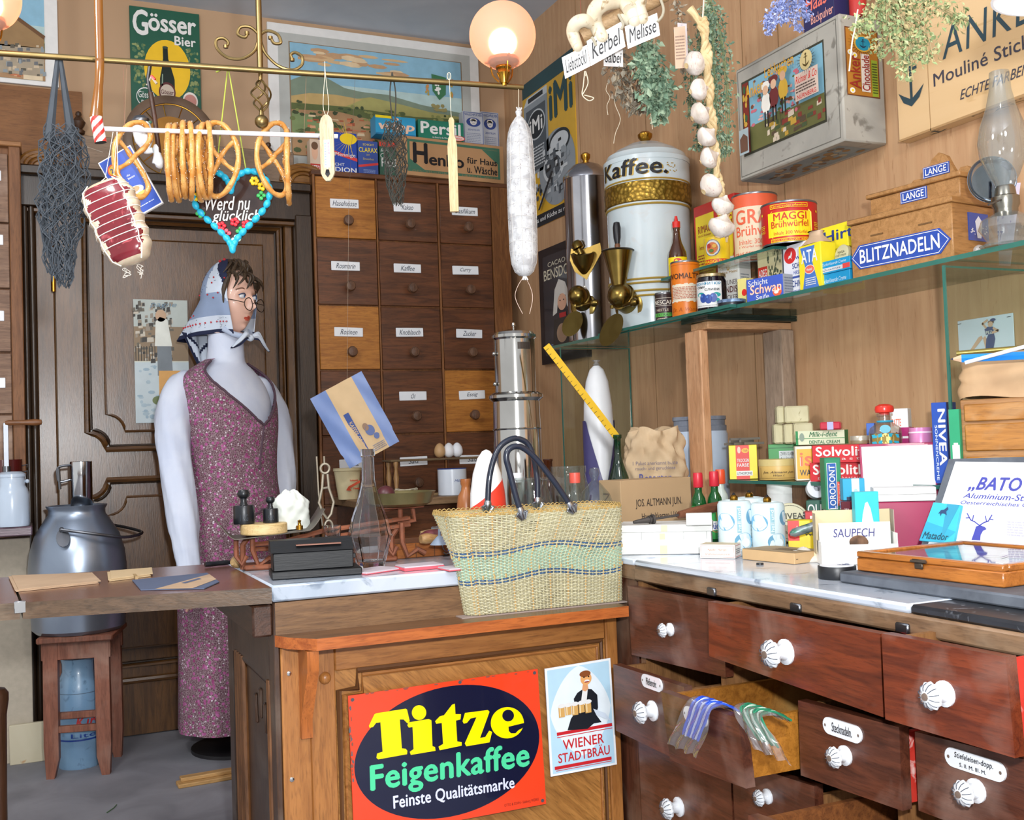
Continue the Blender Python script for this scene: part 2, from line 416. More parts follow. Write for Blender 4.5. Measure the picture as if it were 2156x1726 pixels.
names=[['Haselnüsse','Kakao','Basilikum'],['Rosmarin','Kaffee','Curry'],['Rosinen','Knoblauch','Zucker'],['','Öl','Essig'],['','','']]
for r in range(8):
 for c in range(3):
  x0,x1=colx[c];z1,z0=rows[r]-.003,rows[r+1]+.003
  m=org if(r,c)in((0,0),(2,0),(3,2))else drk
  b=B();b.box(x0+.002,FY-.002+.002*((r+c)%2),z0,x1-.002,FY+.03,z1,m,.002)
  d=b.obj('drawer',cab)
  zk=z0+(z1-z0)*.27;xc=(x0+x1)/2
  b=B();b.lathe([(.012,0),(.009,.012),(.016,.022),(.021,.033),(.017,.042),(.0001,.045)],knobW,16,(xc,FY-.002,zk),Matrix.Rotation(rad(90),3,'X'));b.obj('knob',d)
  nm=names[r][c]if r<5 else ''
  if nm or r==4:
   zl=z0+(z1-z0)*(.52 if r else .49);b=B();w,h=.115,.036;xo_=xc-w/2-.004+R_.uniform(-.006,.006)
   b.T=Matrix.Translation((xo_,FY-.006,zl))@Matrix.Rotation(rad(R_.uniform(-1.5,1.5)),4,'Y')
   b.box(0,0,0,w,.004,h,enam,.0035);F=Flat(b,(0,0,0),(w,0,0),(0,0,h))
   if nm:F.text(nm,.5-.05*len(nm)*.85,.22,.5+.05*len(nm)*.85,.78,ink,2,0,.35)
   else:F.text('Salz',.3,.25,.7,.75,ink,2,0,.35)
   b.obj('name_plate',d)
# ======== left drawer cabinet
lc=thing('left_drawer_cabinet','weathered plank drawer cabinet at the left edge beside the panelled door','cabinet')
LY=4.02
x1=PY(50,700,LY).x;xs_=PY(24,700,LY).x;z1=PY(20,302,LY).z;z0=PY(20,1000,LY).z
pl=wood('#8f6f58','#6f5240','x',1,.6,'#b59a86');plz=wood('#8a5c38','#6e4526','z',1,.6)
b=B();b.box(-.7,LY+.02,z0,x1,BW-.002,z1-.012,plz);b.box(xs_,LY-.004,z0,x1,LY+.03,z1-.004,plz,.003);b.box(-.7,LY-.015,z1-.012,x1+.004,BW-.002,z1+.006,wood('#a8774a','#8a5c34','x',1,.6),.003);b.obj('carcass',lc)
ys=[PY(20,y,LY).z for y in(322,470,608,742,872,1000)]
for k in range(5):
 b=B();b.box(-.62,LY,ys[k+1]+.003,xs_-.002,LY+.04,ys[k]-.003,pl,.002);d=b.obj('drawer',lc)
 if k<4:
  zc=(PY(0,(370,505,665,806)[k],LY).z);b=B();xe=PY((5,7,6,6)[k],500,LY).x;b.box(xe-.12,LY-.004,zc-.018,xe,LY,zc+.018,enam,.003);Flat(b,(xe-.12,LY-.004,zc-.018),(.12,0,0),(0,0,.036)).text(('Zimt','Mohn','Reis','Tee')[k],.3,.25,.62,.75,ink,2,0,.35);b.obj('name_plate',d)
sh=PY(68,1106,3.82)
b=B();b.box(-.7,3.78,sh.z-.03,sh.x,LY+.02,sh.z,wood('#6d5560','#50404a','x',1,.3,None,.3),.004);b.obj('shelf_board',lc)
# ======== left sales counter
CY=2.06;CX0=PY(575,1300,CY).x;CX1=1.16;ZM=.75;CB=2.6
ow=wood('#a86f38','#8a5526','x',1,.4,None,.2);owz=wood('#a86f38','#8d5828','z',1,.4,None,.2);par=wood('#b07a3e','#8a5a28','d',1.3,.38,None,.25);dk=wood('#4a3222','#33221a','z',1,.4,'#6a5c50',.2)
fas=wood('#7b5a3a','#5c4028','x',1.2,.5)
ct=thing('sales_counter','panelled wooden sales counter with marble top, fronted by enamel signs','counter')
b=B();b.box(CX0+.012,CY+.012,0,CX1,CB,ZM-.03,owz);b.obj('body',ct)
marble=two('white_marble','#c4ccd8','#98a6b6',3.5,.42,.72,.18,bump=0,coat=.3,third='#7d8a9a')
b=B();b.box(CX0-.002,CY-.004,ZM-.032,CX1-.001,CB,ZM,marble,.004);b.obj('marble_top',ct)
zf=PY(800,1310,CY).z
b=B();b.box(CX0+.004,CY,zf-.02,CX1-.001,CY+.015,ZM-.034,fas);b.obj('fascia',ct)
b=B();zs=.655;fy=1.972
b.prism([(CX0+.002,CY),(CX1-.022,CY),(CX1-.022,fy-.004),(CX0+.062,fy),(CX0+.018,fy+.05)],(0,0,zs),(1,0,0),(0,1,0),.022,wood('#6a482c','#4c311c','x',1,.32,None,.3),wood('#b0602a','#8a4218','x',1,.4));b.obj('bag_shelf',ct)
b=B()
bx=PY(640,1400,CY).x
for_=wood('#b0642a','#92501f','z',1,.4)
b.prism([(fy+.012,zs-.024),(CY,zs-.024),(CY,zs-.2),(CY-.012,zs-.2),(CY-.012,zs-.165),(fy+.012,zs-.06)],(bx+.011,0,0),(0,1,0),(0,0,1),.022,for_);b.obj('shelf_bracket',ct)
b=B();X0,X1=CX0+.012,CX1
b.box(X0,CY-.002,0,X0+.055,CY+.014,zs-.022,owz,.003);b.box(X0+.055,CY,0,X0+.105,CY+.014,zs-.022,owz,.002);b.box(X1-.03,CY-.002,0,X1-.001,CY+.014,zs-.022,owz,.002)
b.box(X0+.105,CY,zs-.082,X1-.03,CY+.014,zs-.022,ow,.003);b.box(X0+.105,CY,.02,X1-.03,CY+.014,.1,ow,.003)
b.obj('front_frame',ct)
b=B();b.box(X0+.105,CY+.006,.1,X1-.03,CY+.014,zs-.08,par)
w_=C('#5d3a1c',.5)
s=PY(712,1475,CY);zt2=zs-.085
P=[(X0+.112,.11),(X1-.04,.11),(X1-.04,zt2),(X0+.15,zt2),(X0+.15,zt2-.035),(X0+.112,zt2-.035)]
b.tube([(x,CY+.003,z)for x,z in P],.006,w_,6,True)
b.tube([(x+.01 if i in(0,4,5,3)else x-.01,CY+.004,z-.01 if i in(2,3,4,5)else z+.01)for i,(x,z)in enumerate(P)],.0045,ow,6,True)
b.obj('parquet_panel',ct)
b=B();q=PY(684,1427,CY);b.ball((q.x,CY,q.z),.012,owz);b.obj('rosette',ct)
for px,py in((608,1417),(614,1640)):
 q=PY(px,py,CY);b=B();b.lathe([(.0045,0),(.0045,.002),(.002,.003)],STEEL,12,(q.x,CY-.002,q.z),Matrix.Rotation(rad(90),3,'X'));b.obj('screw',ct)
b=B();SX=CX0+.012
b.box(SX-.012,CY+.002,0,SX,CY+.05,ZM-.034,dk,.003);b.box(SX-.012,CB-.06,0,SX,CB,ZM-.034,dk,.003);b.box(SX-.012,CY+.05,.55,SX,CB-.06,ZM-.034,dk,.002)
for y in(.06,.35,.375,.4,.43):b.tube([(SX-.008,CY+y,0),(SX-.008,CY+y,.56)],.009,wood('#7b5130','#54351d','z',1,.4),8)
b.tube([(SX-.006,CY+.06,.555),(SX-.006,CY+.35,.555)],.008,dk,8);b.box(SX-.004,CY+.07,.02,SX+.001,CY+.34,.54,dk)
for y,z in((.12,.5),(.17,.52),(.22,.5)):b.box(SX-.01,CY+y,z-.06,SX-.002,CY+y+.02,z,dk,.003)
b.obj('side_panelling',ct)
b=B();q0=PY(530,1300,CY+.01).x;b.box(q0-.0,CY+.004,PY(560,1342,CY).z,CX0+.0,CB-.05,ZM-.036,wood('#4f3426','#38241a','y',1,.4),.004);b.obj('flap_support_beam',ct)
fl_=thing('counter_flap','long brown hinged counter flap reaching left from the marble counter','counter flap')
fw=wood('#7a4f38','#5f3a28','x',1.2,.25,None,.35);fe=wood('#5c4632','#41301f','x',1,.35,'#8f7f6a',.2)
e0=PZ(556,1237,ZM);e1=PZ(45,1267,ZM);k1=PZ(440,1187,ZM);k0=PZ(25,1213,ZM)
def slab(name,pts,t,par_):
 b=B();b.prism([(p.x,p.y)for p in pts],(0,0,ZM-.001),(1,0,0),(0,1,0),t,fw,fe);return b.obj(name,par_)
slab('flap_board',[e1+Vector((.002,0,0)),Vector((CX0-.006,e0.y,0)),Vector((CX0-.006,k1.y,0)),k0],.03,fl_)
slab('fixed_board',[e1+Vector((-.8,.1,0)),e1-Vector((.003,0,0)),k0-Vector((.004,0,0)),k0+Vector((-.8,.1,0))],.03,fl_)
b=B();b.box(e1.x-.012,e1.y-.001,ZM-.02,e1.x+.008,e1.y+.006,ZM+.0015,STEEL,.001);b.obj('hinge',fl_)
b=B();b.box(e1.x-.5,e1.y+.2,0,e1.x-.45,e1.y+.25,ZM-.031,fe,.004);b.obj('leg',fl_)
# ======== right drawer counter
RX=1.164;RY1=1.968;RB=3.26
rc=thing('drawer_counter','old mahogany counter full of half open drawers with porcelain knobs','counter')
mah=wood('#5a3020','#3c1e14','y',1,.34,'#84695e',.25);mah2=wood('#6e3019','#4c1f12','y',1,.34,'#84695e',.25);mahz=wood('#5a3222','#3d2015','z',1,.4,'#806a58');rail=wood('#7d6046','#5c4430','y',1,.5,'#94806a')
oak=wood('#8a6038','#6b4626','z',1,.55)
red=two('red_paint','#a51f17','#c4382c',9,.35,.7,.5,third='#d9b0a8')
b=B();b.box(RX+.36,.7,0,RW-.004,RY1,ZM-.044,mahz);b.box(RX,RY1-.02,0,RX+.36,RY1,ZM-.044,oak);b.box(RX,.7,0,RX+.36,.72,ZM-.044,oak)
b.obj('carcass',rc)
lg=thing('corner_counter','marble topped counter in the wall corner carrying glass jars and the glass case','counter')
b=B();b.box(CX1+.01,RY1+.018,0,RW-.004,RB,ZM-.044,mahz);b.obj('carcass',lg)
b=B();b.box(RX-.008,.7,ZM-.044,RW-.004,RY1+.004,ZM-.014,rail,.004);b.obj('top_rail',rc)
b=B();b.box(CX1+.006,RY1+.017,ZM-.044,RW-.004,RB,ZM-.014,rail);b.obj('top_rail',lg)
for k,px in enumerate((1498,1675,1900)):
 q=PX(px,(1240,1272,1318)[k],RX-.01);b=B();b.box(RX-.013,q.y-.013,ZM-.043,RX-.006,q.y+.013,ZM-.028,DSTEEL,.002);b.obj('lock_plate',rc)
ymb=PX(1918,1255,RX).y
b=B();b.box(RX-.006,ymb,ZM-.014,RW-.004,RY1+.004,ZM,marble,.004);b.obj('marble_slab',rc)
b=B();b.box(CX1+.004,RY1+.017,ZM-.014,RW-.004,RB,ZM,marble,.003);b.obj('marble_slab',lg)
slate=two('black_slate','#14161a','#3c4048',7,.35,.8,.35,bump=.3,third='#7d838c')
b=B();b.box(RX-.006,.7,ZM-.014,RW-.004,ymb-.002,ZM,slate,.004);b.obj('black_slab',rc)
for y0,y1,z0_,z1_ in((1.66,1.68,0,.69),(1.22,1.24,0,.69)):
 b=B();b.box(RX,y0,z0_,RX+.35,y1,z1_,oak);b.obj('divider',rc)
porc=C('#dfe3e8',.15,0,.03,40,0,.6);kdark=C('#6a5a50',.5)
def knob(par_,p,r=.02):
 b=B();Rm=Matrix.Rotation(rad(-90),3,'Y');
 b.lathe([(r*.95,0),(r*.95,.003),(r*.62,.006),(r*.5,r*.7),(r*.62,r*1.1)],porc,18,p,Rm)
 def g(u,v):
  a=u*2*PI;rr=r*(.25+.75*math.sin(PI*min(1,.18+v*.82)))*(1+.05*math.cos(a*12))if v<.98 else r*.24
  return Vector(p)+Rm@Vector((rr*math.cos(a),rr*math.sin(a),r*1.0+v*r*.95))
 b.grid(g,48,8,porc,True)
 for i in range(12):
  a=2*PI*(i+.5)/12;q=[Vector(p)+Rm@Vector((r*k*math.cos(a),r*k*math.sin(a),z*r))for k,z in((.93,1.5),(.82,1.78),(.6,1.93),(.4,1.97))]
  b.tube(q,r*.035,C('#4e525c',.5),4)
 b.lathe([(r*.3,r*1.85),(r*.26,r*2.02),(.0001,r*2.05)],kdark,14,p,Rm)
 return b.obj('knob',par_)
def plate(par_,pc,w,h,txt,X,sub=None):
 b=B();n=10;P=[]
 for k in range(n+1):a=-PI/2+PI*k/n;P.append((w/2-h/2+h/2*math.cos(a),h/2*math.sin(a)))
 P+=[(-x,-y)for x,y in P]
 b.prism(P,(X-.003,pc.y,pc.z),(0,-1,0),(0,0,1),.003,porc)
 F=Flat(b,(X-.003,pc.y+w/2,pc.z-h/2),(0,-w,0),(0,0,h))
 for u in(.07,.93):F.ell(u,.5,.022,.09,kdark,2)
 if sub:F.text(txt,.18,.48,.82,.86,BLACK,2,.012,.1);F.text(sub,.26,.16,.7,.36,BLACK,2,.01)
 elif txt:F.text(txt,.25,.25,.77,.8,BLACK,2,.012,.1)
 return b.obj('name_plate',par_)
def drawer(TL,TR,BR,BL,out,kn=None,lab=None,sideR=None,depth=None,inner=oak,lift=0,kr=.02,yaw=0,fm=None):
 X=RX-out;q=[PX(*c,X)for c in(TL,TR,BR,BL)]
 b=B();sh_=lambda p:(p.x+(q[0].y-p.y)*yaw,p.y,p.z)
 q=[Vector(sh_(p))for p in q]
 b.add(q+[p+Vector((.018,0,0))for p in q],[(3,2,1,0),(4,5,6,7),(0,1,5,4),(1,2,6,5),(2,3,7,6),(3,0,4,7)],fm or mah)
 b.fixn=True
 d=b.obj('drawer',rc,sm=0)
 xe=RX+.33;zt_=min(q[0].z,q[1].z)-.004;zb=max(q[2].z,q[3].z)+.008;ya=q[0].y-.008;yb=q[1].y+.003;s=B()
 L=Vector(q[0])+Vector((.018,0,0));Rr=Vector(q[1])+Vector((.018,0,0))
 s.box(L.x,ya-.01,zb,xe,ya,zt_,inner);s.obj('side_board',d)
 s=B();s.box(Rr.x,yb,zb,xe,yb+.01,zt_,sideR or inner);s.obj('side_board',d)
 s=B();s.box(L.x,yb+.01,zb,xe,ya-.01,zb+.006,inner);s.box(xe-.01,yb+.01,zb+.006,xe,ya-.01,zt_,inner);s.obj('tray',d)
 if kn:p=PX(*kn,X);knob(d,(p.x+(q[0].y-p.y)*yaw,p.y,p.z),kr)
 if lab:p=PX(lab[1],lab[2],X);plate(d,p,lab[3],.026,lab[0],X,lab[4]if len(lab)>4 else None)
 return d
drawer((1321,1233),(1522,1270),(1528,1426),(1330,1378),.018,(1412,1325),kr=.014)
drawer((1491,1266),(1853,1334),(1860,1510),(1493,1381),.06,(1655,1372),sideR=red,kr=.022,fm=mah2)
drawer((1856,1333),(2117,1383),(2137,1596),(1864,1514),.09,(1990,1460),sideR=red,kr=.018,fm=mah2)
drawer((1291,1398),(1440,1446),(1447,1610),(1297,1538),.07,(1375,1496),('Pfeifenrohr.',1374,1437,.075),kr=.021)
drawer((1391,1455),(1554,1512),(1571,1660),(1411,1600),.15,None,('',1466,1508,.07),inner=wood('#9a6426','#7a4a18','y',1,.4,'#b08a50',.2),sideR=wood('#b0742c','#8f5a1e','y',1,.35,None,.3))
drawer((1680,1474),(1893,1531),(1900,1707),(1686,1632),.045,(1780,1590),('Stecknadeln.',1775,1536,.085),sideR=red,kr=.016)
drawer((1926,1540),(2170,1602),(2180,1800),(1934,1706),.03,(2056,1664),('Stiefeleisen-dopp.',2054,1608,.1,'S. II. M. III. M.'),kr=.017)
drawer((1344,1560),(1538,1632),(1546,1800),(1352,1730),.012,(1430,1698),kr=.02)
drawer((1541,1600),(1714,1655),(1720,1800),(1547,1740),.012,(1617,1676),kr=.014)
drawer((1575,1716),(1905,1834),(1915,1990),(1583,1860),.2,inner=wood('#7a4a26','#55301a','y',1,.45))
b=B();b.box(colx[0][0]+.02,3.62,.80,xr_,FY-.008,.826,wood('#9a7a58','#7a5c3c','x',1,.5),.003);b.box(colx[0][0]+.05,3.68,0,xr_-.02,FY-.008,.80,drk);b.obj('ledge',cab)
# ======== pictures and packets on the back wall
def wallY(name,label,cat,TL,BR,Y=BW-.016,th=.012,m=WHITE,group=None):
 a=PY(*TL,Y);c=PY(*BR,Y);b=B();w=c.x-a.x;h=a.z-c.z
 b.box(0,0,0,w,th,h,m,.001);return b,Flat(b,(0,0,0),(w,0,0),(0,0,h)),lambda:one(b,name,label,cat,(a.x,Y,c.z))
GRN=C('#1d5a45',.4);DGRN=C('#17433a',.5);OLIVE=C('#6f7f4a',.6)
b,F,fin_=wallY('beer_sign','green beer sign with a dark bottle on a yellow oval above the dial','sign',(272,11),(425,262),m=GRN)
for u0,u1 in((.04,.2),(.8,.97)):F.scatter(60,u0,.25,u1,.68,[OLIVE,C('#4d7350',.6),C('#8d9a62',.6)],.03,.02,1)
F.ell(.52,.46,.33,.27,YEL if 0 else C('#f2c31c',.4),2)
F.poly([(.46,.66),(.53,.66),(.535,.56),(.58,.47),(.62,.38),(.62,.05),(.4,.05),(.41,.38),(.44,.47),(.46,.56)],C('#17251e',.3),3);F.ell(.495,.66,.04,.012,C('#3a4a3c',.3),4);F.poly([(.44,.42),(.455,.42),(.45,.3),(.43,.3)],C('#8aa08c',.3),4)
F.ell(.51,.26,.12,.09,C('#5a1f22',.4),4);F.ell(.51,.26,.1,.07,C('#c9b8a8',.4),5);F.text('Gösser',.42,.24,.6,.28,C('#5a1f22',.4),6,.02)
F.ell(.2,.2,.13,.085,WHITE,4);F.ell(.2,.2,.12,.075,GRN,5);F.text('Gösser',.1,.19,.3,.25,WHITE,6,.02);F.text('Bier',.14,.13,.28,.17,WHITE,6,.02)
F.ell(.84,.2,.11,.08,C('#e8e0d8',.4),4);F.ell(.84,.2,.09,.06,C('#c98a80',.4),5)
F.text('G',.04,.745,.26,.975,WHITE,5,.05);F.text('össer',.26,.795,.95,.955,WHITE,5,.05,0,.95);F.text('Bier',.63,.69,.94,.775,WHITE,5,.045)
fin_()
def landscape(F,u0,v0,u1,v1,crest=True):
 r=lambda a,c,e,d,m,k=3:F.rect(u0+(u1-u0)*a,v0+(v1-v0)*c,u0+(u1-u0)*e,v0+(v1-v0)*d,m,k)
 P=lambda pts,m,k:F.poly([(u0+(u1-u0)*a,v0+(v1-v0)*c)for a,c in pts],m,k)
 S=lambda n,a,c,e,d,ms,su,sv,k,el=True:F.scatter(n,u0+(u1-u0)*a,v0+(v1-v0)*c,u0+(u1-u0)*e,v0+(v1-v0)*d,ms,su*(u1-u0),sv*(v1-v0),k,el)
 c_=lambda h:C(h,.6,0,.12,25)
 r(0,.55,1,1,c_('#8fbfd8'));r(0,.45,1,.66,c_('#b9d3d2'),4)
 S(26,.12,.8,.62,.97,[c_('#d9b78a'),c_('#c8a078'),c_('#e6cda6')],.09,.028,5)
 P([(0,.5),(0,.66),(.08,.72),(.15,.75),(.22,.7),(.3,.64),(.4,.62),(.55,.62),(.75,.56),(1,.52),(1,.4),(0,.4)],c_('#7e8f7c'),5)
 P([(0,.42),(.2,.5),(.45,.58),(.6,.55),(.8,.5),(1,.48),(1,.2),(0,.2)],c_('#a9a463'),6)
 P([(.0,.52),(.1,.56),(.25,.57),(.4,.55),(.3,.47),(0,.45)],c_('#c2a56a'),7);P([(0,.46),(.3,.47),(.7,.44),(1,.46),(1,.3),(0,.3)],c_('#5f6b3c'),8)
 P([(0,.4),(.25,.42),(.5,.36),(1,.36),(1,0),(0,0)],c_('#b08a62'),9);P([(0,.38),(.18,.36),(.22,.22),(.1,.16),(0,.2)],c_('#7f9260'),10)
 S(70,0,.02,1,.36,[c_('#4f5c34'),c_('#6c7844'),c_('#3f4a2c')],.03,.03,11)
 S(190,.08,.02,1,.36,[c_('#b8643e'),c_('#c97a52'),c_('#d9a27a'),c_('#a54e30'),c_('#e0c7a2')],.022,.014,12,False)
 S(60,0,.36,1,.48,[c_('#55633a'),c_('#3f4d2e'),c_('#8a8f52')],.02,.02,11)
 P([(.83,.0),(.83,.1),(.9,.14),(.98,.1),(.98,0)],c_('#e2cfae'),13)
 if crest:
  P([(.815,.86),(.905,.84),(.9,.68),(.86,.62),(.82,.7)],c_('#3d7a52'),13);S(8,.84,.68,.88,.8,[c_('#f2f2ee')],.014,.022,14)
  for s in(.785,.935):S(12,s-.01,.66,s+.01,.84,[c_('#d98a52'),c_('#b8a04a')],.008,.02,13)
  S(16,.82,.52,.91,.57,[c_('#9a8f5a')],.018,.02,13)
b,F,fin_=wallY('landscape_picture','large white framed town landscape with a green crest above the spice drawers','picture',(562,45),(1016,392),m=WHITE)
F.rect(.045,.06,.955,.94,C('#b9bcb8',.7),1);F.rect(.092,.115,.912,.885,C('#8a7355',.6),2);landscape(F,.097,.12,.907,.88)
fin_()
b,F,fin_=wallY('mountain_picture','white framed picture of brown houses cut off at the upper left corner','picture',(-190,-40),(124,184),m=WHITE)
F.rect(.0,.05,.905,.99,C('#a9b8b4',.6),1);landscape(F,0,.05,.905,.99,False)
c_=lambda h:C(h,.6,0,.12,25)
F.poly([(.5,.45),(.62,.8),(.9,.52),(.9,.42),(.6,.4)],c_('#9a7a50'),15);F.poly([(.62,.8),(.65,.82),(.91,.56),(.9,.52)],c_('#6e4a28'),16);F.rect(.45,.1,.9,.42,c_('#a89a84'),15)
F.scatter(60,.45,.08,.9,.45,[c_('#6c6f72'),c_('#8f9aa0'),c_('#cbb79a'),c_('#5c5648')],.02,.03,16,False);fin_()
dc=PY(362,292,4.06);r=.168
b=B();RX90=Matrix.Rotation(rad(90),3,'X')
b.lathe([(.0001,0),(r,0),(r,.014),(r-.01,.02),(r-.03,.02),(r-.034,.014),(.0001,.013)],two('dial_wood','#5f4a3a','#7a6350',9,.3,.7,.4),56,(0,0,0),RX90)
dl=thing('round_dial','round dark rimmed dial with a brass middle standing on top of the door frame','dial',(dc.x,4.095,dc.z))
b.obj('dial_plate',dl)
b=B();b.lathe([(.0001,.013),(.088,.013),(.088,.017),(.0001,.018)],two('dial_brass','#b07c34','#8e5f24',5,.3,.7,.35,metal=.6),40,(0,0,0),RX90);b.obj('brass_centre',dl)
b=B();b.tube([(r*.8*math.cos(a*PI/24),-.016,r*.8*math.sin(a*PI/24))for a in range(48)],.0022,BRASS,6,True)
for k in range(12):
 a=k*PI/6+.2;b.tube([(.09*math.cos(a),-.016,.09*math.sin(a)),(.132*math.cos(a),-.016,.132*math.sin(a))],.0018,BRASS,5)
b.obj('brass_lines',dl)
ZC=rows[0]+.0225
def ybox(xl,xr,yt,Y,z=ZC,ang=0):
 a=PY(xl,yt,Y);p=Vector((a.x,Y,z));return p,wto(p,rad(ang),xr),a.z-z,rad(ang)
BLU=C('#2b4fb0',.45)
def pr(F,S,T,L):
 F.rect(0,.0,1,.25,C('#c23b30',.5),1);F.ell(.45,.62,.3,.25,C('#e0b090',.6),1);F.ell(.45,.8,.32,.12,C('#6b4a30',.6),2);F.text('OTTO',.1,.05,.9,.2,WHITE,2,.02)
carton('soap_packet','small packet with a rosy face and red foot at the left end of the packets','packet',ybox(652,676,292,4.085),.05,C('#d8c0a8',.6),pr)
def pr(F,S,T,L):
 cx,cy=.75,.85
 for k in range(15):
  a=rad(100+k*13);F.poly([(cx,cy-.02),(cx+.72*math.cos(a),cy+.5*math.sin(a)),(cx+.2*math.cos(a+.1),cy+.14*math.sin(a+.1))],C('#f6d21a',.4),2)
 F.ell(cx,cy,.25,.14,C('#f6d21a',.4),3);F.poly([(0,.62),(0,.53),(1,.3),(1,.38)],C('#d83a3a',.45),3);F.text('50 Pfennige',.1,.38,.95,.5,WHITE,4)
 F.text('SCHICHT',.03,.17,.62,.24,WHITE,3,.01);F.text('RADION',.03,.02,.97,.14,WHITE,3,.03)
carton('washing_powder_box','blue washing powder box with a yellow sun and a red stripe','box',ybox(678,753,275,4.07),.06,C('#2046a8',.4),pr)
def pr(F,S,T,L):
 F.text('SCHICHT',.25,.86,.8,.92,YEL,2);F.text('CLARAX',.04,.66,.97,.8,YEL,2,.02);F.text('zum',.42,.56,.58,.61,C('#c8b860',.5),2);F.text('Einweichen',.25,.43,.78,.5,C('#c8b860',.5),2)
 F.poly([(0,.27),(0,.2),(1,.3),(1,.37)],C('#d83a3a',.45),2);F.lines(.25,.04,.85,.16,3,C('#93a8d8',.5))
carton('washing_powder_box','blue washing powder box with yellow lettering and no sun','box',ybox(753,797,295,4.066),.06,C('#34509c',.45),pr)
def pr(F,S,T,L):
 F.rect(0,.87,1,1,C('#d8402e',.45),1);F.text('Sidol',.06,.72,.5,.8,WHITE,2,0,.3);F.ell(.2,.6,.15,.07,WHITE,1);F.ell(.2,.6,.12,.055,GRN,2);F.text('Frisch',.1,.28,.95,.52,WHITE,2,.02)
carton('green_packet','dark green packet with a red top edge beside the brown laundry carton','packet',ybox(798,840,298,4.075),.06,C('#2d5a48',.45),pr)
card=C('#b98d62',.7,0,.08,12)
HB=ybox(843,1062,284,4.02,ZC,4)
def pr(F,S,T,L):
 g=C('#3f6f58',.6);F.frame(.06,.1,.96,.93,.022,g,1);F.poly([(.082,.42),(.082,.16),(.22,.16)],g,2);F.poly([(.938,.86),(.78,.86),(.938,.5)],g,2)
 F.text('H',.11,.32,.25,.86,BLACK,3,.06);F.text('enko',.26,.3,.6,.62,BLACK,3,.05,0,.95)
 F.text('1250',.44,.73,.53,.79,C('#5c4630',.6),3);F.text('für Haus',.63,.45,.93,.62,BLACK,3,.03);F.text('u. Wäsche',.63,.2,.93,.4,BLACK,3,.03)
 F.text('GESCHMEIDIG MIT HENKEL WIEN',.1,.1,.93,.145,C('#8a7a52',.6),3)
carton('laundry_carton','long brown cardboard carton with green border and heavy black lettering','carton',HB,.085,card,pr)
ZH=ZC+HB[2]+.001
def pr(F,S,T,L):
 F.rect(0,.86,.4,1,YEL,1);F.text('wipp',.07,.12,.97,.7,C('#f0c8b0',.45),2,.06,.15);F.ell(.52,.85,.06,.07,C('#f0c8b0',.45),2);F.rect(0,0,1,.08,C('#1878a8',.45),2)
carton('detergent_box','light blue detergent box with puffy pale letters lying on the brown carton','box',ybox(790,876,241,4.03,ZH-.001),.07,C('#2a9ac8',.4),pr)
def pr(F,S,T,L):
 F.text('Persil',.05,.25,.93,.9,WHITE,2,.05);F.ell(.86,.14,.16,.15,C('#e0402e',.45),3);F.ell(.86,.14,.14,.12,C('#f4d8d0',.45),4);F.text('Aktion',.76,.08,.96,.2,C('#e0402e',.45),5,.02);F.text('das Beste für die Wäsche',.3,.05,.68,.14,WHITE,3)
carton('detergent_box','dark green detergent box with big white letters lying on the brown carton','box',ybox(880,977,250,4.035,ZH),.07,C('#1d7a62',.4),pr)
def wp(u):
 def pr(F,S,T,L):
  F.frame(.03,.02,.97,.98,.03,C('#4a5a90',.6),1);F.text('WASCHPULVER',.08,.87,.92,.94,C('#2f4488',.6),2,.01);F.ell(.5,.68,.34,.14,C('#2f4488',.5),1);F.ell(.5,.68,.16,.09,C('#dcd8d2',.6),2)
  for q in(.43,.57):F.ell(q,.7,.035,.01,C('#2f4488',.5),3)
  F.rect(.44,.64,.56,.65,C('#2f4488',.5),3);F.poly([(.3,.72),(.7,.72),(.62,.79),(.38,.79)],C('#dcd8d2',.6),2)
  F.text('ZENTRUM',.22,.42,.78,.47,C('#2f4488',.6),2);F.lines(.16,.06,.84,.36,6,C('#8a90a4',.6))
 return pr
carton('soap_powder_packet','grey soap powder packet with a blue oval, in front and overlapping its twin','packet',ybox(974,1020,233,4.06,ZH),.045,C('#b9bcc4',.6),wp(0),group='soap powder packets')
carton('soap_powder_packet','grey soap powder packet with a blue oval, half hidden beside the room corner','packet',ybox(1012,1052,234,4.11,ZH-.004),.045,C('#b4b7c0',.6),wp(1),group='soap powder packets')
p=PY(280,630,DY-.02);q=PY(400,888,DY-.02)
b=B();b.box(p.x,DY-.022,q.z,q.x,DY-.02,p.z,C('#d8dcd0',.6));F=Flat(b,(p.x,DY-.022,q.z),(q.x-p.x,0,0),(0,0,p.z-q.z),.0005)
F.rect(0,.62,1,1,C('#b8c0ba',.6));F.rect(.0,.5,1,.78,C('#8f7a60',.6),2);F.scatter(110,0,.5,.7,.97,[c_('#5f5a50'),c_('#9a8f80'),c_('#c8bfae'),c_('#6d6658'),c_('#3f3c38')],.05,.022,3,False)
for k in range(9):F.rect(.02+k*.05,.5,.035+k*.05,.62,c_('#3a3630'),4)
F.rect(0,0,1,.49,C('#c3d0d4',.6),3);F.scatter(22,.05,.03,.6,.46,[c_('#9fb6c4'),c_('#aec2cc')],.07,.02,4)
F.ell(.5,.87,.1,.05,c_('#caa888'),5);F.poly([(.38,.62),(.4,.82),(.48,.86),(.62,.84),(.7,.62)],c_('#e4e6dc'),5);F.poly([(.42,.38),(.42,.62),(.68,.62),(.7,.38)],c_('#7a8288'),5);F.poly([(.44,.1),(.44,.42),(.85,.42),(.85,.1)],c_('#dba45c'),6);F.ell(.42,.18,.11,.035,c_('#6f7d50'),7)
F.text('pagne',.3,.93,.8,.97,c_('#7e98a8'),6,0,.3)
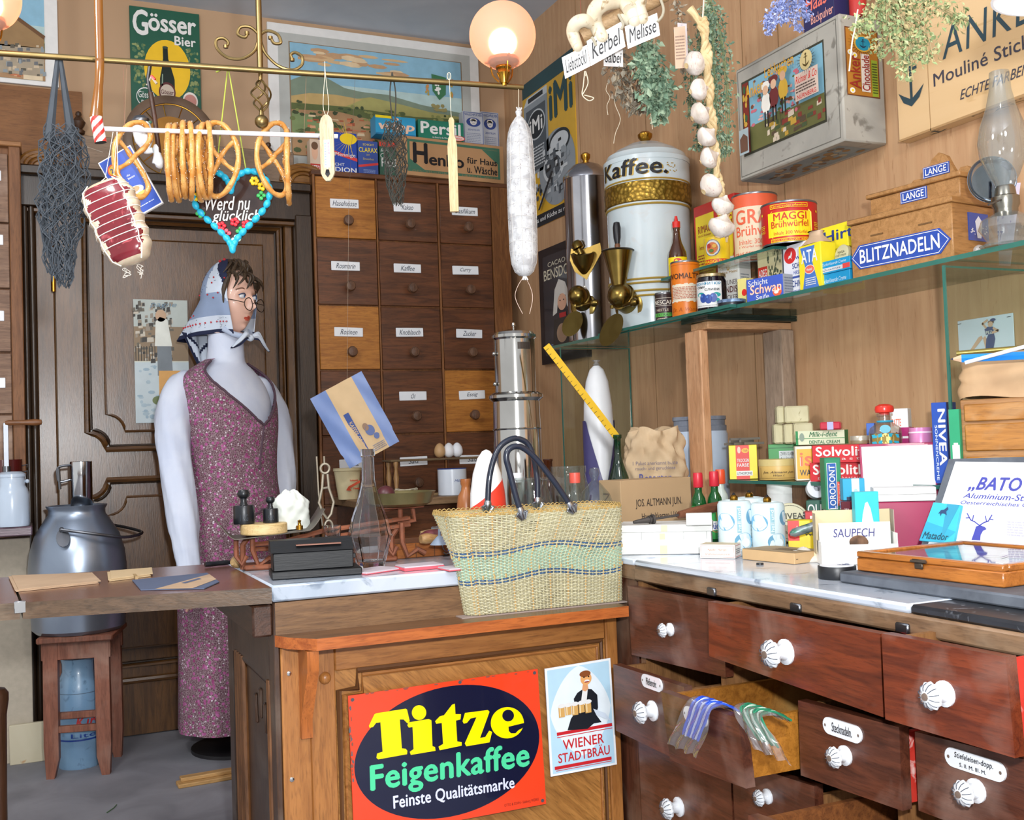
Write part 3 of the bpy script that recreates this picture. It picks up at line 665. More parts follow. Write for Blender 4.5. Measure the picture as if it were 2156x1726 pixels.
one(b,'door_poster','advertising poster with a figure and an amber glass pinned to the door behind the mannequin','poster')
# ======== brass rail and everything hanging from it
def RD(x):return 2.11+.31*x/1100
def RY(x):return 112+73*x/1100
rail_=thing('brass_lamp_rail','long brass ceiling rail with scrolls and a twisted drop above the counter','rail',AT(548,148,RD(548)))
ro=Vector(rail_.location)
bm_=C('#8f7a50',.38,1,.12)
def loc(p):return Vector(p)-ro
a=AT(-60,RY(-60),RD(-60));c=AT(1101,184,RD(1101))
b=B();b.cyl(loc(a),loc(c),.0062,bm_,14);b.obj('crossbar',rail_)
tp=AT(548,150,RD(548));b=B();b.cyl(loc(tp),loc(Vector((tp.x,tp.y,CEIL))),.0065,bm_,12);b.obj('ceiling_rod',rail_)
rd_=(c-a).normalized();S_=1/FL*RD(548)
def rp(px,py):return rd_*((px-548)*S_*1.0)+Vector((0,0,-(py-150)*S_-(px-548)*S_*.066+.0))
for sg in(-1,1):
 P=[(548+sg*4,92),(548+sg*2,75),(548-0+sg*18,62),(548+sg*38,66),(548+sg*44,82),(548+sg*30,86),(548+sg*24,76)]
 P2=[(548+sg*4,92),(548+sg*12,112),(548+sg*36,132),(548+sg*66,136),(548+sg*86,122),(548+sg*88,104),(548+sg*74,97),(548+sg*64,104),(548+sg*68,114)]
 for nm,Q in(('scroll',P),('scroll',P2)):
  b=B();b.tube(smooth([rp(548+(x-548),y+(x-548)*.066)for x,y in Q],6),.0034,bm_,8)
  for q in(Q[-1],):b.tube([rp(q[0]-1,q[1]+k*3-3+(q[0]-548)*.066)for k in range(3)],.005,bm_,8)
  b.obj(nm,rail_)
b=B();z0=0
for k in range(4):
 P=[]
 for j in range(15):
  t=j/14;an=k*PI/2+t*PI*1.1;rr=.0035+.0175*math.sin(PI*t)**.9;P.append((rr*math.cos(an),rr*math.sin(an),-.022-.065*t))
 b.tube(P,.0022,bm_,6)
b.cyl((0,0,.01),(0,0,-.022),.006,bm_,10,.004);b.cyl((0,0,-.086),(0,0,-.1),.004,bm_,10,.006);b.obj('twisted_drop',rail_)
b=B();b.ball((0,0,-.11),.0145,bm_);b.obj('drop_ball',rail_)
def globe(px,py,lab):
 D=RD(px);ce=AT(px,py,D);r=70/FL*D
 g=thing('globe_lamp',lab,'lamp',ce,0,'globe lamps')
 if 'frosted_globe' not in MC:
  m,t,bs=nt('frosted_globe');bs.inputs['Base Color'].default_value=lin('#e8b8a4');bs.inputs['Roughness'].default_value=.42
  bs.inputs['Transmission Weight'].default_value=.55;bs.inputs['IOR'].default_value=1.12;bs.inputs['Emission Color'].default_value=(1,.62,.42,1);bs.inputs['Emission Strength'].default_value=.05
  MC['frosted_globe']=m
  m,t,bs=nt('lit_bulb');bs.inputs['Emission Color'].default_value=(1,.8,.45,1);bs.inputs['Emission Strength'].default_value=10;MC['lit_bulb']=m
 b=B();b.lathe([(max(1e-6,r*math.sin(PI*k/28)),r*math.cos(PI*k/28))for k in range(26)][::-1],MC['frosted_globe'],40);b.obj('glass_globe',g)
 b=B();b.ball((0,0,-r*.2),(.016,.016,.022),MC['lit_bulb']);b.obj('bulb',g)
 b=B();b.lathe([(.008,-r-.034),(.012,-r-.02),(.016,-r-.012),(.014,-r-.004),(.018,-r+.0),(.017,-r+.014),(.03,-r+.012),(.035,-r+.016),(.034,-r+.024),(.03,-r+.022)],BRASS,28)
 for k in range(3):
  an=k*2.1+.4;b.cyl((.033*math.cos(an),.033*math.sin(an),-r+.019),(.042*math.cos(an),.042*math.sin(an),-r+.019),.003,BRASS,8);b.tube(smooth([(.03*math.cos(an),.03*math.sin(an),-r+.012),(.026*math.cos(an),.026*math.sin(an),-r-.012),(.012*math.cos(an),.012*math.sin(an),-r-.03)],5),.002,BRASS,6)
 zb=AT(px,RY(px),D).z-ce.z
 b.cyl((0,0,-r-.03),(0,0,zb),.006,BRASS,12);b.obj('brass_holder',g)
 l=lamp('globe_bulb_light','POINT',ce+Vector((0,0,-r*.2)),.5,(1,.72,.42),.03);return g
def lamp(name,ty,loc,e,col,size=.05,**k):
 l=bpy.data.lights.new(name,ty);l.energy=e;l.color=col
 if ty=='AREA':l.size=size
 else:l.shadow_soft_size=size
 for a,v in k.items():setattr(l,a,v)
 o=bpy.data.objects.new(name,l);COL.objects.link(o);o.location=loc;return o
globe(1058,75,'frosted round globe lamp, lit, on the right end of the brass rail')
globe(-30,-6,'frosted globe lamp mostly cut off at the upper left corner of the photo')
def hang(px,y0,y1,D=None):D=D or RD(px);p=AT(px,y0,D);return p,Vector((p.x,p.y,zat(Vector((p.x,p.y,1)),y1)))
def rope(b,p,q,r=.0008,m=None,sag=0,n=8):
 b.tube([Vector(p).lerp(Vector(q),t/n)+Vector((sag*math.sin(PI*t/n),0,0))for t in range(n+1)],r,m or STRING,5)
def netbag(name,lab,px,yt,yl,yb,wmax,m,seed,loop=False,layers=3,n=15,rows_=22,gr='string net bags'):
 D=RD(px);top,body=hang(px,yt,yl,D);_,bot=hang(px+8,yt,yb,D);H=body.z-bot.z;g=thing(name,lab,'net bag',top,0,gr);rnd=random.Random(seed)
 off=body-top
 b=B();
 for s in(-1,1):
  if loop:b.tube(smooth([(0,0,.008),(s*.006,0,-.03),(s*.006,0,off.z*.6),(s*.003,0,off.z)],5),.0016,m,5)
  else:b.tube(smooth([(s*.002,0,.004),(s*.01,0,off.z*.5),(s*.018,0,off.z),(s*.02,0,off.z-.03)],5),[.004+.008*k/15 for k in range(16)],m,6)
 b.obj('handles',g)
 b=B();lim=wmax/FL*D/2
 for ly in range(layers):
  sc=1-.22*ly
  def P(i,j):
   t=j/rows_;w=lim*sc*(.25+.75*math.sin(PI*min(1,t*.82+.12))**.8);a=2*PI*(i+.5*(j%2))/n
   rnd.seed(seed*1000+ly*7777+int(i)%n*131+j)
   return Vector((w*math.cos(a)+rnd.uniform(-1,1)*lim*.16+(lim*.14*math.sin(t*5+ly)if not loop else 0),w*.55*math.sin(a)+rnd.uniform(-1,1)*lim*.1,off.z-H*(t**1.25)+rnd.uniform(-.004,.004)-(H*.04*ly)))
  for i in range(n):
   for d in(0,1):
    pts=[];x=i
    for j in range(rows_+1):
     pts.append(P((i+(j//2 if d else-(j//2))+(0 if j%2==0 else(0 if d else-1)))%n,j))
    b.tube(pts,.00115 if not loop else .0009,m,4)
 b.obj('net',g)
netm=C('#3c434b',.8,0,.2);netb=C('#37362f',.8,0,.2)
netbag('net_shopping_bag','large charcoal string bag hanging at the left end of the rail',124,122,265,578,98,netm,3)
netbag('net_shopping_bag','small dark string bag hanging in front of the packets',826,160,255,425,52,netb,5,True,2,9,16)
g,q=hang(210,130,252,2.05);q2=AT(195,280,2.05)
t_=thing('fly_paper','amber sticky fly paper strip with a red and white striped tube','fly paper',(g.x,g.y,g.z))
amb=C('#7d4c14',.2,0,.1,20,0,.5)
b=B();w=.0075;P=[(0,0,CEIL-g.z),(0,0,.1),(.0,0,0),(-.004,0,-.06),(-.009,0,q.z-g.z)]
P=smooth(P,5);b.grid(lambda u,v:(lambda p,ww:(p.x+(u-.5)*ww,p.y+.002*math.sin(v*9),p.z))(P[min(len(P)-1,int(v*(len(P)-1)+.5))],.016+.010*max(0,v-.7)*3),2,20,amb);
o=b.obj('sticky_strip',t_);so=o.modifiers.new('thickness','SOLIDIFY');so.thickness=.0008
b=B();e=q-g;Rt=Matrix.Rotation(rad(-9),3,'Y');zz=.049;c0=Vector((e.x-.009,e.y,e.z+.004))
redst=C('#d8342c',.4)
def stripe(u,v):return redst if((u+v*.9)*3)%1<.45 else WHITE
b.grid(lambda u,v:c0+Rt@Vector((.0112*math.cos(2*PI*u),.0112*math.sin(2*PI*u),-zz*v)),36,30,WHITE,True,False,stripe)
b.lathe([(.0112,-zz),(.0095,-zz+.0005),(.009,-zz+.008),(.0001,-zz+.009)],C('#1d1b1a',.7),24,c0,Rt);b.obj('striped_tube',t_)
hp=AT(250,470,2.1);hm=thing('tied_ham','marbled red ham tied with white string hanging beside the pretzels','ham',hp)
Rh=Matrix.Rotation(-YAW,3,'Z')@Matrix.Rotation(rad(-20),3,'Y')
fat=two('ham_fat','#d6cbb4','#b8a488',20,.35,.7,.4,bump=.3,third='#d9a090');meat=two('ham_meat','#7d1c28','#5a1018',14,.3,.7,.18,bump=.25,coat=.5,third='#a84a50')
hw,hh=.05,.088
def hs(u,v):
 a=2*PI*u;t=v*2-1;k=(1-abs(t)**4.5)**.35 if abs(t)<1 else 0
 x=hw*math.copysign(abs(math.cos(a))**.7,math.cos(a))*k*(1+.04*math.sin(v*40+u*6));y=.032*math.copysign(abs(math.sin(a))**.8,math.sin(a))*k
 return Rh@Vector((x*(1-.1*t),y,-t*hh))
def hm_(u,v):
 a=2*PI*u;x=math.cos(a)+.14*math.sin(v*23)+.07*math.sin(v*51)
 return meat if math.sin(a)<-.1 and-.62<x<.72 and .05<v<.95 else fat
b=B();b.grid(hs,60,50,fat,True,False,hm_);b.obj('meat',hm)
b=B();wst=C('#e8e4da',.7)
for v in(.14,.24,.33,.42,.51,.6,.68,.76):b.tube([hs(.5+k/20,v+.045*(k/20-.2)*-1)*1.02 for k in range(11)],.0009,wst,5)
for u in(.62,.86):b.tube([hs(u,.03+k*.94/14)*1.03 for k in range(15)],.0014,wst,5)
for s,x in((-1,196),(1,262),(.2,240)):
 tt=AT((238,247,246)[int(s>-.5)+int(s>.5)],278,2.16)-hp;b.tube([hs(.5 if s<0 else .95,.06)*1.0,tt*.4+Rh@Vector((s*.012,-.01,.02)),tt],.0007,wst,5)
rr=random.Random(4)
for x,z in((.048,-.085),(-.0,-.1)):
 for k in range(3):
  p0=hs(.25 if x>.02 else .42,.97);b.tube(smooth([p0]+[p0+Vector((rr.uniform(-.004,.012),rr.uniform(-.006,.006),-.008*(j+1)*rr.uniform(.3,1)))for j in range(4)],4),.0008,wst,4)
b.obj('string',hm)
def tilted(px,py,D,wpx,hpx,th,rz,name,lab,cat,m,pr,ry=0,edge=WHITE,roll=0):
 c=AT(px,py,D);w=wpx/FL*D;h=hpx/FL*D;b=B();b.T=Matrix.Rotation(-YAW+rz,4,'Z')@Matrix.Rotation(ry,4,'X')@Matrix.Rotation(roll,4,'Y')
 b.box(-w/2,-th/2,-h/2,w/2,th/2,h/2,edge,.0006);F=Flat(b,(-w/2,-th/2,-h/2),(w,0,0),(0,0,h));F.rect(.03,.02,.97,.98,m,1);pr(F);return b,c
def pr(F):
 F.ell(.28,.78,.17,.1,C('#e8642c',.5),2);F.ell(.28,.78,.13,.075,C('#f0c83c',.5),3);F.text('20',.2,.75,.36,.82,BLU,4,.02)
 F.text('die',.5,.6,.6,.63,WHITE,2);F.text('beste',.5,.55,.7,.585,WHITE,2);F.ell(.62,.26,.24,.055,C('#e8d060',.5),3);F.ell(.5,.36,.26,.07,WHITE,2);F.ell(.52,.38,.14,.04,C('#d89a70',.5),3);F.ell(.35,.45,.12,.04,C('#e8dcc8',.5),2);F.lines(.2,.1,.85,.13,1,C('#c8d4f0',.5))
b,c=tilted(276,386,2.3,78,142,.008,0,'','','',BLU,pr,0,WHITE,rad(-28))
b.tube([Vector((-.02,0,.09)),AT(246,278,RD(246)*1.02)-c],.0006,STRING,4)
one(b,'blue_packet','flat blue packet with a yellow spot, tilted, hanging behind the ham','packet',c)
wr0=AT(214,271,2.17);wr1=AT(711,287,2.30)
b=B();b.cyl(wr0,wr1,.0048,C('#e8ecf4',.35),14)
for px in(262,640):
 p=AT(px,271+(px-214)*.033,2.17+.13*(px-214)/497);q=AT(px+5,RY(px),RD(px));b.tube([p,q],.0005,C('#8a6a50',.7),4)
one(b,'pretzel_rod','thin white rod hanging below the rail and carrying the pretzels','rod')
dough=two('pretzel_crust','#c98436','#e0b06a',60,.35,.75,.35,coat=.35,third='#a3601e');salt=C('#f6f2ea',.6)
PZL=[(.4,-.74,.05),(.2,-.3,.08),(.02,-.02,.1),(-.14,.2,.02),(-.4,.55,0),(-.72,.78,0),(-1,.45,0),(-.92,-.15,0),(-.5,-.72,0),(0,-.92,0),(.5,-.72,0),(.92,-.15,0),(1,.45,0),(.72,.78,0),(.4,.55,0),(.14,.2,.14),(-.02,-.02,.02),(-.2,-.3,.06),(-.4,-.74,.05)]
def pretzel():
 b=B();S=.082
 P=smooth([(x*S*.95+0,y*S*.56,z*S*.6)for x,y,z in PZL],6)
 P=[Vector((p.y+.0,p.z,p.x))for p in P]
 n=len(P);b.tube(P,[.0058*(.72+.28*math.sin(PI*k/(n-1))**.5)+.0006*math.sin(k*.9)for k in range(n)],dough,10)
 r=random.Random(9)
 for _ in range(70):
  p=P[r.randrange(4,n-4)];a=r.uniform(0,2*PI);d=Vector((math.cos(a),math.sin(a),r.uniform(-1,1)))*.0056;b.ball(p+d,.0009,salt,5,4)
 return b
pb=None
for k,(px,yc,ang,dD,tl)in enumerate(((281,333,28,0,4),(357,338,84,0,2),(371,340,80,.03,-4),(387,332,86,0,1),(402,336,93,0,-3),(420,340,82,.03,4),(428,334,76,0,5),(440,334,95,0,-1),(466,334,145,0,1),(576,332,35,0,3),(606,348,88,.02,-2))):
 p=AT(px,yc,2.19+.00026*(px-214)+dD*.4);ww=('leftmost pretzel, facing forward in front of the blue packet','first edge-on pretzel right of the porcelain pipe','second edge-on pretzel from the left, partly hidden','third edge-on pretzel from the left','fourth edge-on pretzel from the left','fifth edge-on pretzel from the left, behind its neighbour','sixth edge-on pretzel from the left','last edge-on pretzel left of the heart','open pretzel hanging over the left side of the heart','open pretzel hanging over the right side of the heart','edge-on pretzel at the right end of the pretzel row')[k]
 if k==0:
  o=one(pretzel(),'pretzel','salted '+ww,'pretzel',p,0,'pretzels on the white rod');pb=o
 else:o=pb.copy();COL.objects.link(o);o.location=p;o['label']='salted '+ww
 o.rotation_euler=(0,rad(tl),-YAW-math.atan((px-1078)/FL)+rad(ang))
pp=AT(322,350,2.26);pi_=thing('porcelain_pipe','long stemmed tobacco pipe with painted white porcelain bowl','pipe',pp)
porc2=C('#eef2f4',.15,0,.03,40,0,.6)
def q_(x,y):return AT(x,y,2.26)-pp
b=B();b.tube([q_(335,322),q_(326,250),q_(317,195)],.0052,wood('#4a2a1c','#2f1a10','z',4,.4),10);b.obj('stem',pi_)
b=B();b.tube(smooth([q_(317,196),q_(312,170),q_(314,150),q_(316,136)],5),.004,BLACK,8);b.tube([q_(318,160),q_(326,168)],.0035,REDM,6);b.tube([q_(310,180),q_(318,162),q_(330,176)],.003,C('#b8a898',.5),6);b.obj('mouthpiece',pi_)
b=B();ax=(q_(298,248)-q_(308,300)).normalized();Rb=ax.to_track_quat('Z','Y').to_matrix()
b.lathe([(.006,-.012),(.012,0),(.019,.012),(.0205,.03),(.0185,.048),(.0165,.05),(.0155,.04),(.0001,.02)],porc2,24,q_(306,308),Rb)
b.lathe([(.0172,.049),(.019,.052),(.019,.056),(.012,.064),(.0001,.066)],DSTEEL,24,q_(306,308),Rb);b.tube(smooth([q_(303,306),q_(307,318),q_(322,316)],5),.006,porc2,10)
for k in range(5):b.ball(q_(294+k*4,262+(k%2)*6)+Vector((-.004*(2-k)*.5,-.0195,.0)),(.0035,.001,.003),C('#2c5a44',.4),8,6)
b.obj('bowl',pi_)
b=B();b.tube(smooth([q_(329,305),q_(331,322),q_(333,345),q_(329,352)],6),[.005,.0058,.0068,.0074,.0072,.007,.0074,.008,.0092,.0105,.0118,.0125,.0128,.012,.0105,.008,.0055,.002,.001][:19],porc2,16);b.obj('sump',pi_)
b=B();b.tube([q_(260,127),q_(262,272)],.0004,C('#8a5a48',.7),4);b.tube([q_(318,150),q_(317,128)],.0006,BLACK,4);b.obj('thread',pi_)
gp=AT(489,444,2.3);gh=thing('gingerbread_heart','chocolate gingerbread heart with turquoise icing border and white writing','gingerbread heart',gp,-YAW+.06)
s=.1
def heart(t):
 x=16*math.sin(t)**3;y=13*math.cos(t)-5*math.cos(2*t)-2*math.cos(3*t)-math.cos(4*t);return x/17*s*.94,(y+2.5)/16*s
b=B();P=[heart(2*PI*k/60)for k in range(60)]
choc=two('gingerbread_glaze','#3a2520','#23120f',30,.3,.7,.22,bump=.2,coat=.6)
b.prism(P,(0,-.006,0),(1,0,0),(0,0,1),.012,choc,C('#4a2e20',.6));F=Flat(b,(-s,-.006,-s),(2*s,0,0),(0,0,2*s),.0006)
F.text('Werd nu',.22,.5,.7,.65,WHITE,2,.02,.25);F.text('glücklich',.29,.35,.8,.5,WHITE,2,.02,.25);b.obj('cake',gh)
b=B();tq=C('#25b4d8',.4,0,.06);
for k in range(40):
 t=2*PI*(k+.5)/40;x,z=heart(t);x2,z2=heart(t+.05);d=Vector((x2-x,0,z2-z)).normalized();b.ball((x*.93,-.008,z*.93),(.0075,.0105,.0072),tq,10,8,d.to_track_quat('Y','Z').to_matrix())
b.obj('icing_border',gh)
r_=random.Random(2)
for(x,z,col,n)in((-.075,.03,'#f2c81e',6),(-.066,-.006,'#3fae5a',4),(.05,.062,'#f2c81e',6),(.066,.05,'#f2c81e',5),(.064,.03,'#3fae5a',4),(-.022,-.034,'#d82838',5),(.006,-.026,'#d82838',5),(.03,-.032,'#d82838',5),(.018,-.046,'#3fae5a',4),(-.012,-.05,'#d85a68',4),(.008,-.064,'#bfe6d8',4)):
 b=B()
 for k in range(n):a=k*2*PI/n;b.ball((x+.006*math.cos(a),-.009,z+.006*math.sin(a)),(.0045,.003,.0045),C(col,.4),8,6)
 b.obj('icing_flower',gh)
b=B();gl=C('#a8b43a',.5);M_=Matrix.Rotation(YAW-.06,3,'Z')
for px in(458,514):b.tube([(-.032 if px<480 else .032,0,.086),M_@(AT(480,138,RD(480))-gp)],.0016,gl,4)
b.tube([M_@(AT(480,140,RD(480))-gp),M_@(AT(455,152,RD(480))-gp)],.002,gl,4);b.obj('ribbon',gh)
tp_=AT(689,312,2.24);w=14.5/FL*2.24;h=70/FL*2.24
t_=thing('wall_thermometer','pale wooden thermometer with rounded ends hanging from the rail','thermometer',tp_,-YAW)
b=B();wp_=wood('#c9b99a','#b09c7c','z',2,.6)
P=[(-w,-h*.75),(-w*.7,-h*.9),(-w*.3,-h),(w*.3,-h),(w*.7,-h*.9),(w,-h*.75),(w,h*.72),(w*.75,h*.9),(w*.3,h),(-w*.3,h),(-w*.75,h*.9),(-w,h*.72)]
b.prism(P,(0,-.004,0),(1,0,0),(0,0,1),.008,wp_);b.obj('board',t_)
b=B();F=Flat(b,(-w,-.0042,-h),(2*w,0,0),(0,0,2*h));F.rect(.3,.2,.72,.62,C('#bcd6ea',.3),1);F.line([(.5,.18),(.5,.6)],.002,WHITE,2);F.ell(.5,.14,.14,.03,BLACK,2);F.poly([(.4,.17),(.6,.17),(.68,.1),(.5,.05),(.32,.1)],BLACK,2)
for k in range(9):F.rect(.33,.24+k*.04,.44,.245+k*.04,BLU,2)
for k in range(4):F.text('0',.58,.4+k*.05,.68,.43+k*.05,REDM,2)
b.obj('scale_strip',t_)
b=B();
for s in(-1,1):b.tube(smooth([(0,0,h*.97),(s*.006,0,h+.02),(s*.001,0,AT(687,160,RD(689)).z-tp_.z-.02),(0,0,AT(687,155,RD(689)).z-tp_.z+.006)],5),.0007,STRING,4)
b.obj('string',t_)
bp=AT(953,330,2.33);bt=thing('wooden_beater','pale flat wooden beater with narrow handle hanging before the brown carton','beater',bp,-YAW)
k_=2.33/FL;b=B();P=[(-9,-117),(9,-117),(10,20),(8,36),(5,44),(5,62),(6,76),(3,82),(-3,82),(-6,76),(-5,62),(-5,44),(-8,36),(-10,20)]
b.prism([(x*k_,y*k_)for x,y in P],(0,-.006,0),(1,0,0),(0,0,1),.012,wood('#cdb88e','#b39a6c','z',1.5,.55));b.obj('blade',bt)
b=B();b.tube([(0,0,78*k_),(-.002,0,AT(949,170,RD(950)).z-bp.z)],.0007,STRING,4);b.tube([(.004*math.cos(a)-.002,0,AT(949,174,RD(950)).z-bp.z+.008*math.sin(a))for a in[j*PI/5 for j in range(11)]],.0009,STRING,4);b.obj('string',bt)
sp=AT(1098,405,2.36);sa=thing('hanging_salami','long white netted salami hanging from the right end of the rail','salami',sp);k_=2.36/FL
skin=two('salami_skin','#c6c8ca','#a4a4a6',55,.38,.6,.5,bump=.35,third='#75686a',s3=(1,1,1))
prof=[(1,-178),(10,-176),(19,-168),(26,-150),(28.5,-120),(29.5,-60),(29.5,20),(27.5,80),(26.5,110),(23,130),(16,147),(9,156),(5,162),(7,172),(1,176)]
pr_=smooth([(r*k_,z*k_,0)for r,z in prof],4);b=B();b.lathe([(max(p.x,1e-5),p.y)for p in pr_],skin,40);b.obj('sausage',sa)
b=B();ns=C('#c6c4c0',.7)
def pr2(z):
 for(r0_,z0_),(r1_,z1_)in zip(prof,prof[1:]):
  if z0_<=z<=z1_:return(r0_+(r1_-r0_)*(z-z0_)/(z1_-z0_))
 return 1
for k in range(8):b.tube([((pr2(z)+.4)*k_*math.cos(k*PI/4+.3),(pr2(z)+.4)*k_*math.sin(k*PI/4+.3),z*k_)for z in range(-176,162,8)],.0006,ns,4)
for z in range(-160,150,26):b.tube([((pr2(z)+.4)*k_*math.cos(a),(pr2(z)+.4)*k_*math.sin(a),z*k_+.002*math.sin(a*2))for a in[j*PI/12 for j in range(24)]],.0006,ns,4,True)
b.obj('net',sa)
b=B();b.tube([(0,0,165*k_),AT(1092,182,2.42)-sp],.0008,STRING,4)
for x in(-.008,.006):b.tube(smooth([(0,0,-176*k_),(x*2.2,0,-.21),(x*3,0,-.235),(x*1.2,-.004,-.27)],5),.0006,C('#d8c0b0',.7),4)
for x in(-.006,0,.006):b.tube([(0,0,-172*k_),(x,-.004,-186*k_)],.0018,WHITE,5);b.tube([(0,0,168*k_),(x,-.003,180*k_)],.0016,WHITE,5)
b.obj('string',sa)
cb=AT(748,884,3.0);k_=3.0/FL
b=B();b.T=Matrix.Rotation(-YAW+.1,4,'Z')@Matrix.Rotation(rad(-27),4,'Y')
bl=C('#6f86b8',.45,0,.1,18);tan=C('#c9ab80',.6,0,.06)
W_,H_=62*k_,84*k_
def bag(u,v,sg):
 x=(u-.5)*2;z=(v-.5)*2;return Vector((W_*x*(.98 if v>.2 else .95),-sg*(.004+.012*(1-x*x)*(1-z*z*.7)+.002*math.sin(u*17+v*9)),H_*z))
b.grid(lambda u,v:bag(u,v,1),20,24,bl,False,False,lambda u,v:tan if .3<u<.8 else bl);b.grid(lambda u,v:bag(u,v,-1),20,24,bl)
class Bag(Flat):
 def __init__(s,b):s.b=b;s.ex=Vector((2*W_,0,0));s.ey=Vector((0,0,2*H_));s.l=.0005
 def p(s,u,v,k=1):return bag(u,v,1)+Vector((0,-.0012*1-s.l*k,0))
F=Bag(b);dbl=C('#2f4a8c',.5);F.rect(.36,.02,.46,.62,dbl,1);F.text('KAFFEE ORIENTAL',.375,.03,.445,.5,tan,3,.02,0,1,-90)
F.ell(.64,.3,.08,.07,C('#4a5c90',.5),2);F.ell(.6,.36,.05,.05,C('#8a6a50',.5),2);F.ell(.7,.2,.05,.04,C('#4a5c90',.5),2);F.lines(.55,.03,.78,.12,4,C('#6a6f88',.5))
bag_o=one(b,'coffee_bag','blue and tan paper coffee bag hanging upside down before the spice drawers','paper bag',cb)
b=B();b.tube([Vector((-.02,0,.115)),Vector((.0,0,.62))],.0004,C('#9a8a78',.8),4);b.tube([(0,0,.62),Vector(tp)*0+AT(748,162,RD(748))-cb],.0004,C('#9a8a78',.8),4);b.obj('thread',bag_o)
# ======== mannequin behind the counter
MA=rad(40);mx=PY(487,900,3.78)
mn=thing('mannequin','mannequin in a purple flowered dress, white blouse, headscarf and round glasses','mannequin',(mx.x,3.78,0),MA)
skinm=C('#e8bba6',.35,0,.04,20,0,.2);skin2=C('#dfb0a0',.4)
HC=Vector((0,-.012,1.545));HR=(.074,.094,.122)
lips=C('#cc5a48',.3);eyew=C('#e8e8ea',.2);iris=C('#5a86b8',.2);shadow_=C('#9fb0cc',.4)
b=B()
def head(u,v):
 a=2*PI*u;t=-1+2*v;s=math.sqrt(max(0,1-t*t));fr=max(0,math.cos(a));sd=abs(math.sin(a))
 jaw=1-.30*max(0,-t)**1.3*(.4+.6*sd);rx=HR[0]*s**.8*jaw;ry=HR[1]*s**.85*(1 if math.cos(a)<0 else(.93+.02*t))
 x=rx*math.sin(a);y=-ry*math.cos(a);z=t*HR[2]
 if t<0 and math.cos(a)<.2:y*=1-.38*min(1,-t*1.2)
 f=lambda cu,cv,su,sv:math.exp(-(((a if a<PI else a-2*PI)-cu)/su)**2-((t-cv)/sv)**2)
 nose=.019*f(0,-.30,.12,.1)+.013*f(0,-.14,.09,.18)+.005*f(0,-.36,.2,.05)
 y-=nose;y+=.009*(f(.42,.0,.2,.10)+f(-.42,.0,.2,.10));y-=.004*(f(.4,.17,.3,.07)+f(-.4,.17,.3,.07))
 y-=.0035*f(0,-.56,.3,.035)+.0035*f(0,-.655,.26,.04);y+=.003*f(0,-.61,.3,.018);y-=.011*f(0,-.87,.33,.1);y+=.004*f(0,-.75,.3,.05)
 x*=1+.06*(f(.95,-.28,.35,.2)+f(-.95,-.28,.35,.2))
 return HC+Vector((x,y,z))
def hm2(u,v):
 a=2*PI*u;a=a if a<PI else a-2*PI;t=-1+2*v
 if abs(a)<.27*(1-((t+.605)/.06)**2)**.5 if abs(t+.605)<.06 else False:return lips
 return skinm
b.grid(head,72,60,skinm,True,False,hm2)
def ring_loft(b,rings,m,seg=36,mf=None,wob=0,sub=4):
 n=len(rings);S=smooth([(r[0],r[1],r[2])for r in rings],sub);Q=smooth([(r[3],r[4],0)for r in rings],sub);L=len(S)
 def fn(u,v):
  k=min(L-1,int(round(v*(L-1))));a=2*PI*u;c=S[k];q=Q[k]
  w=1+wob*math.sin(a*9+v*3)*max(0,(1.0-c.z))
  return Vector((c.x+q.x*math.sin(a)*w,c.y-q.y*math.cos(a)*w,c.z))
 zf=lambda v:S[min(L-1,int(round(v*(L-1))))].z
 b.grid(fn,seg,L-1,m,True,False,None if mf is None else(lambda u,v:mf(u,S[min(L-1,int(v*(L-1)))].z)));fn.zv=lambda z:min(range(L),key=lambda k:abs(S[k].z-z))/(L-1);return fn
ring_loft(b,[(0,.02,1.5,.05,.055),(0,.015,1.44,.05,.055),(0,.02,1.36,.05,.055),(0,.02,1.31,.075,.065),(0,.012,1.27,.09,.06),(0,.0,1.1,.12,.08),(0,0,.9,.13,.1),(0,0,.7,.15,.12)],skinm,28)
for s in(-1,1):
 e=HC+Vector((s*.031,-.076,.0));b.ball(e,(.0135,.008,.0085),eyew,14,10);b.ball(e+Vector((.004,-.0062,0)),(.0055,.003,.0055),iris,10,8);b.ball(e+Vector((.004,-.0088,0)),(.0025,.0012,.0025),BLACK,8,6)
 b.tube(smooth([e+Vector((s*-.015,-.004,.0035)),e+Vector((0,-.0085,.009)),e+Vector((s*.016,.001,.003))],5),.0022,C('#3c4a66',.4),6)
 b.tube(smooth([e+Vector((s*-.014,-.006,.02)),e+Vector((s*.004,-.006,.0275)),e+Vector((s*.024,.006,.021))],5),.0019,C('#7a5442',.6),6)
def hand(b,wr,d,side,s=1.0,curl=.4):
 d=Vector(d).normalized();n=Vector((0,-1,0));w=d.cross(n).normalized()*side;n=w.cross(d).normalized()*side
 P=lambda x,y,z:wr+(w*x+d*y+n*z)*s
 b.grid(lambda u,v:P((.021+.013*math.sin(min(1,v*1.3)*PI/2))*math.cos(2*PI*u),v*.085,.013*math.sin(2*PI*u)*(1-.2*v)),16,8,skin2,True)
 for k,(x,L)in enumerate(((-.026,.062),(-.009,.074),(.008,.07),(.024,.054))):
  b.tube(smooth([P(x*.9,.074,0),P(x,.082+L*.4,-.004),P(x*1.02,.08+L*.72,-.004-curl*L*.35),P(x*1.02,.08+L*.92,-.004-curl*L*.8)],4),[.0088-.0003*j for j in range(13)],skin2,8)
 b.tube(smooth([P(-.024,.02,0),P(-.042,.042,-.006),P(-.046,.07,-.014),P(-.042,.09,-.02)],4),[.0105-.0003*j for j in range(13)],skin2,8)
Mi=Matrix.Rotation(-MA,3,'Z')
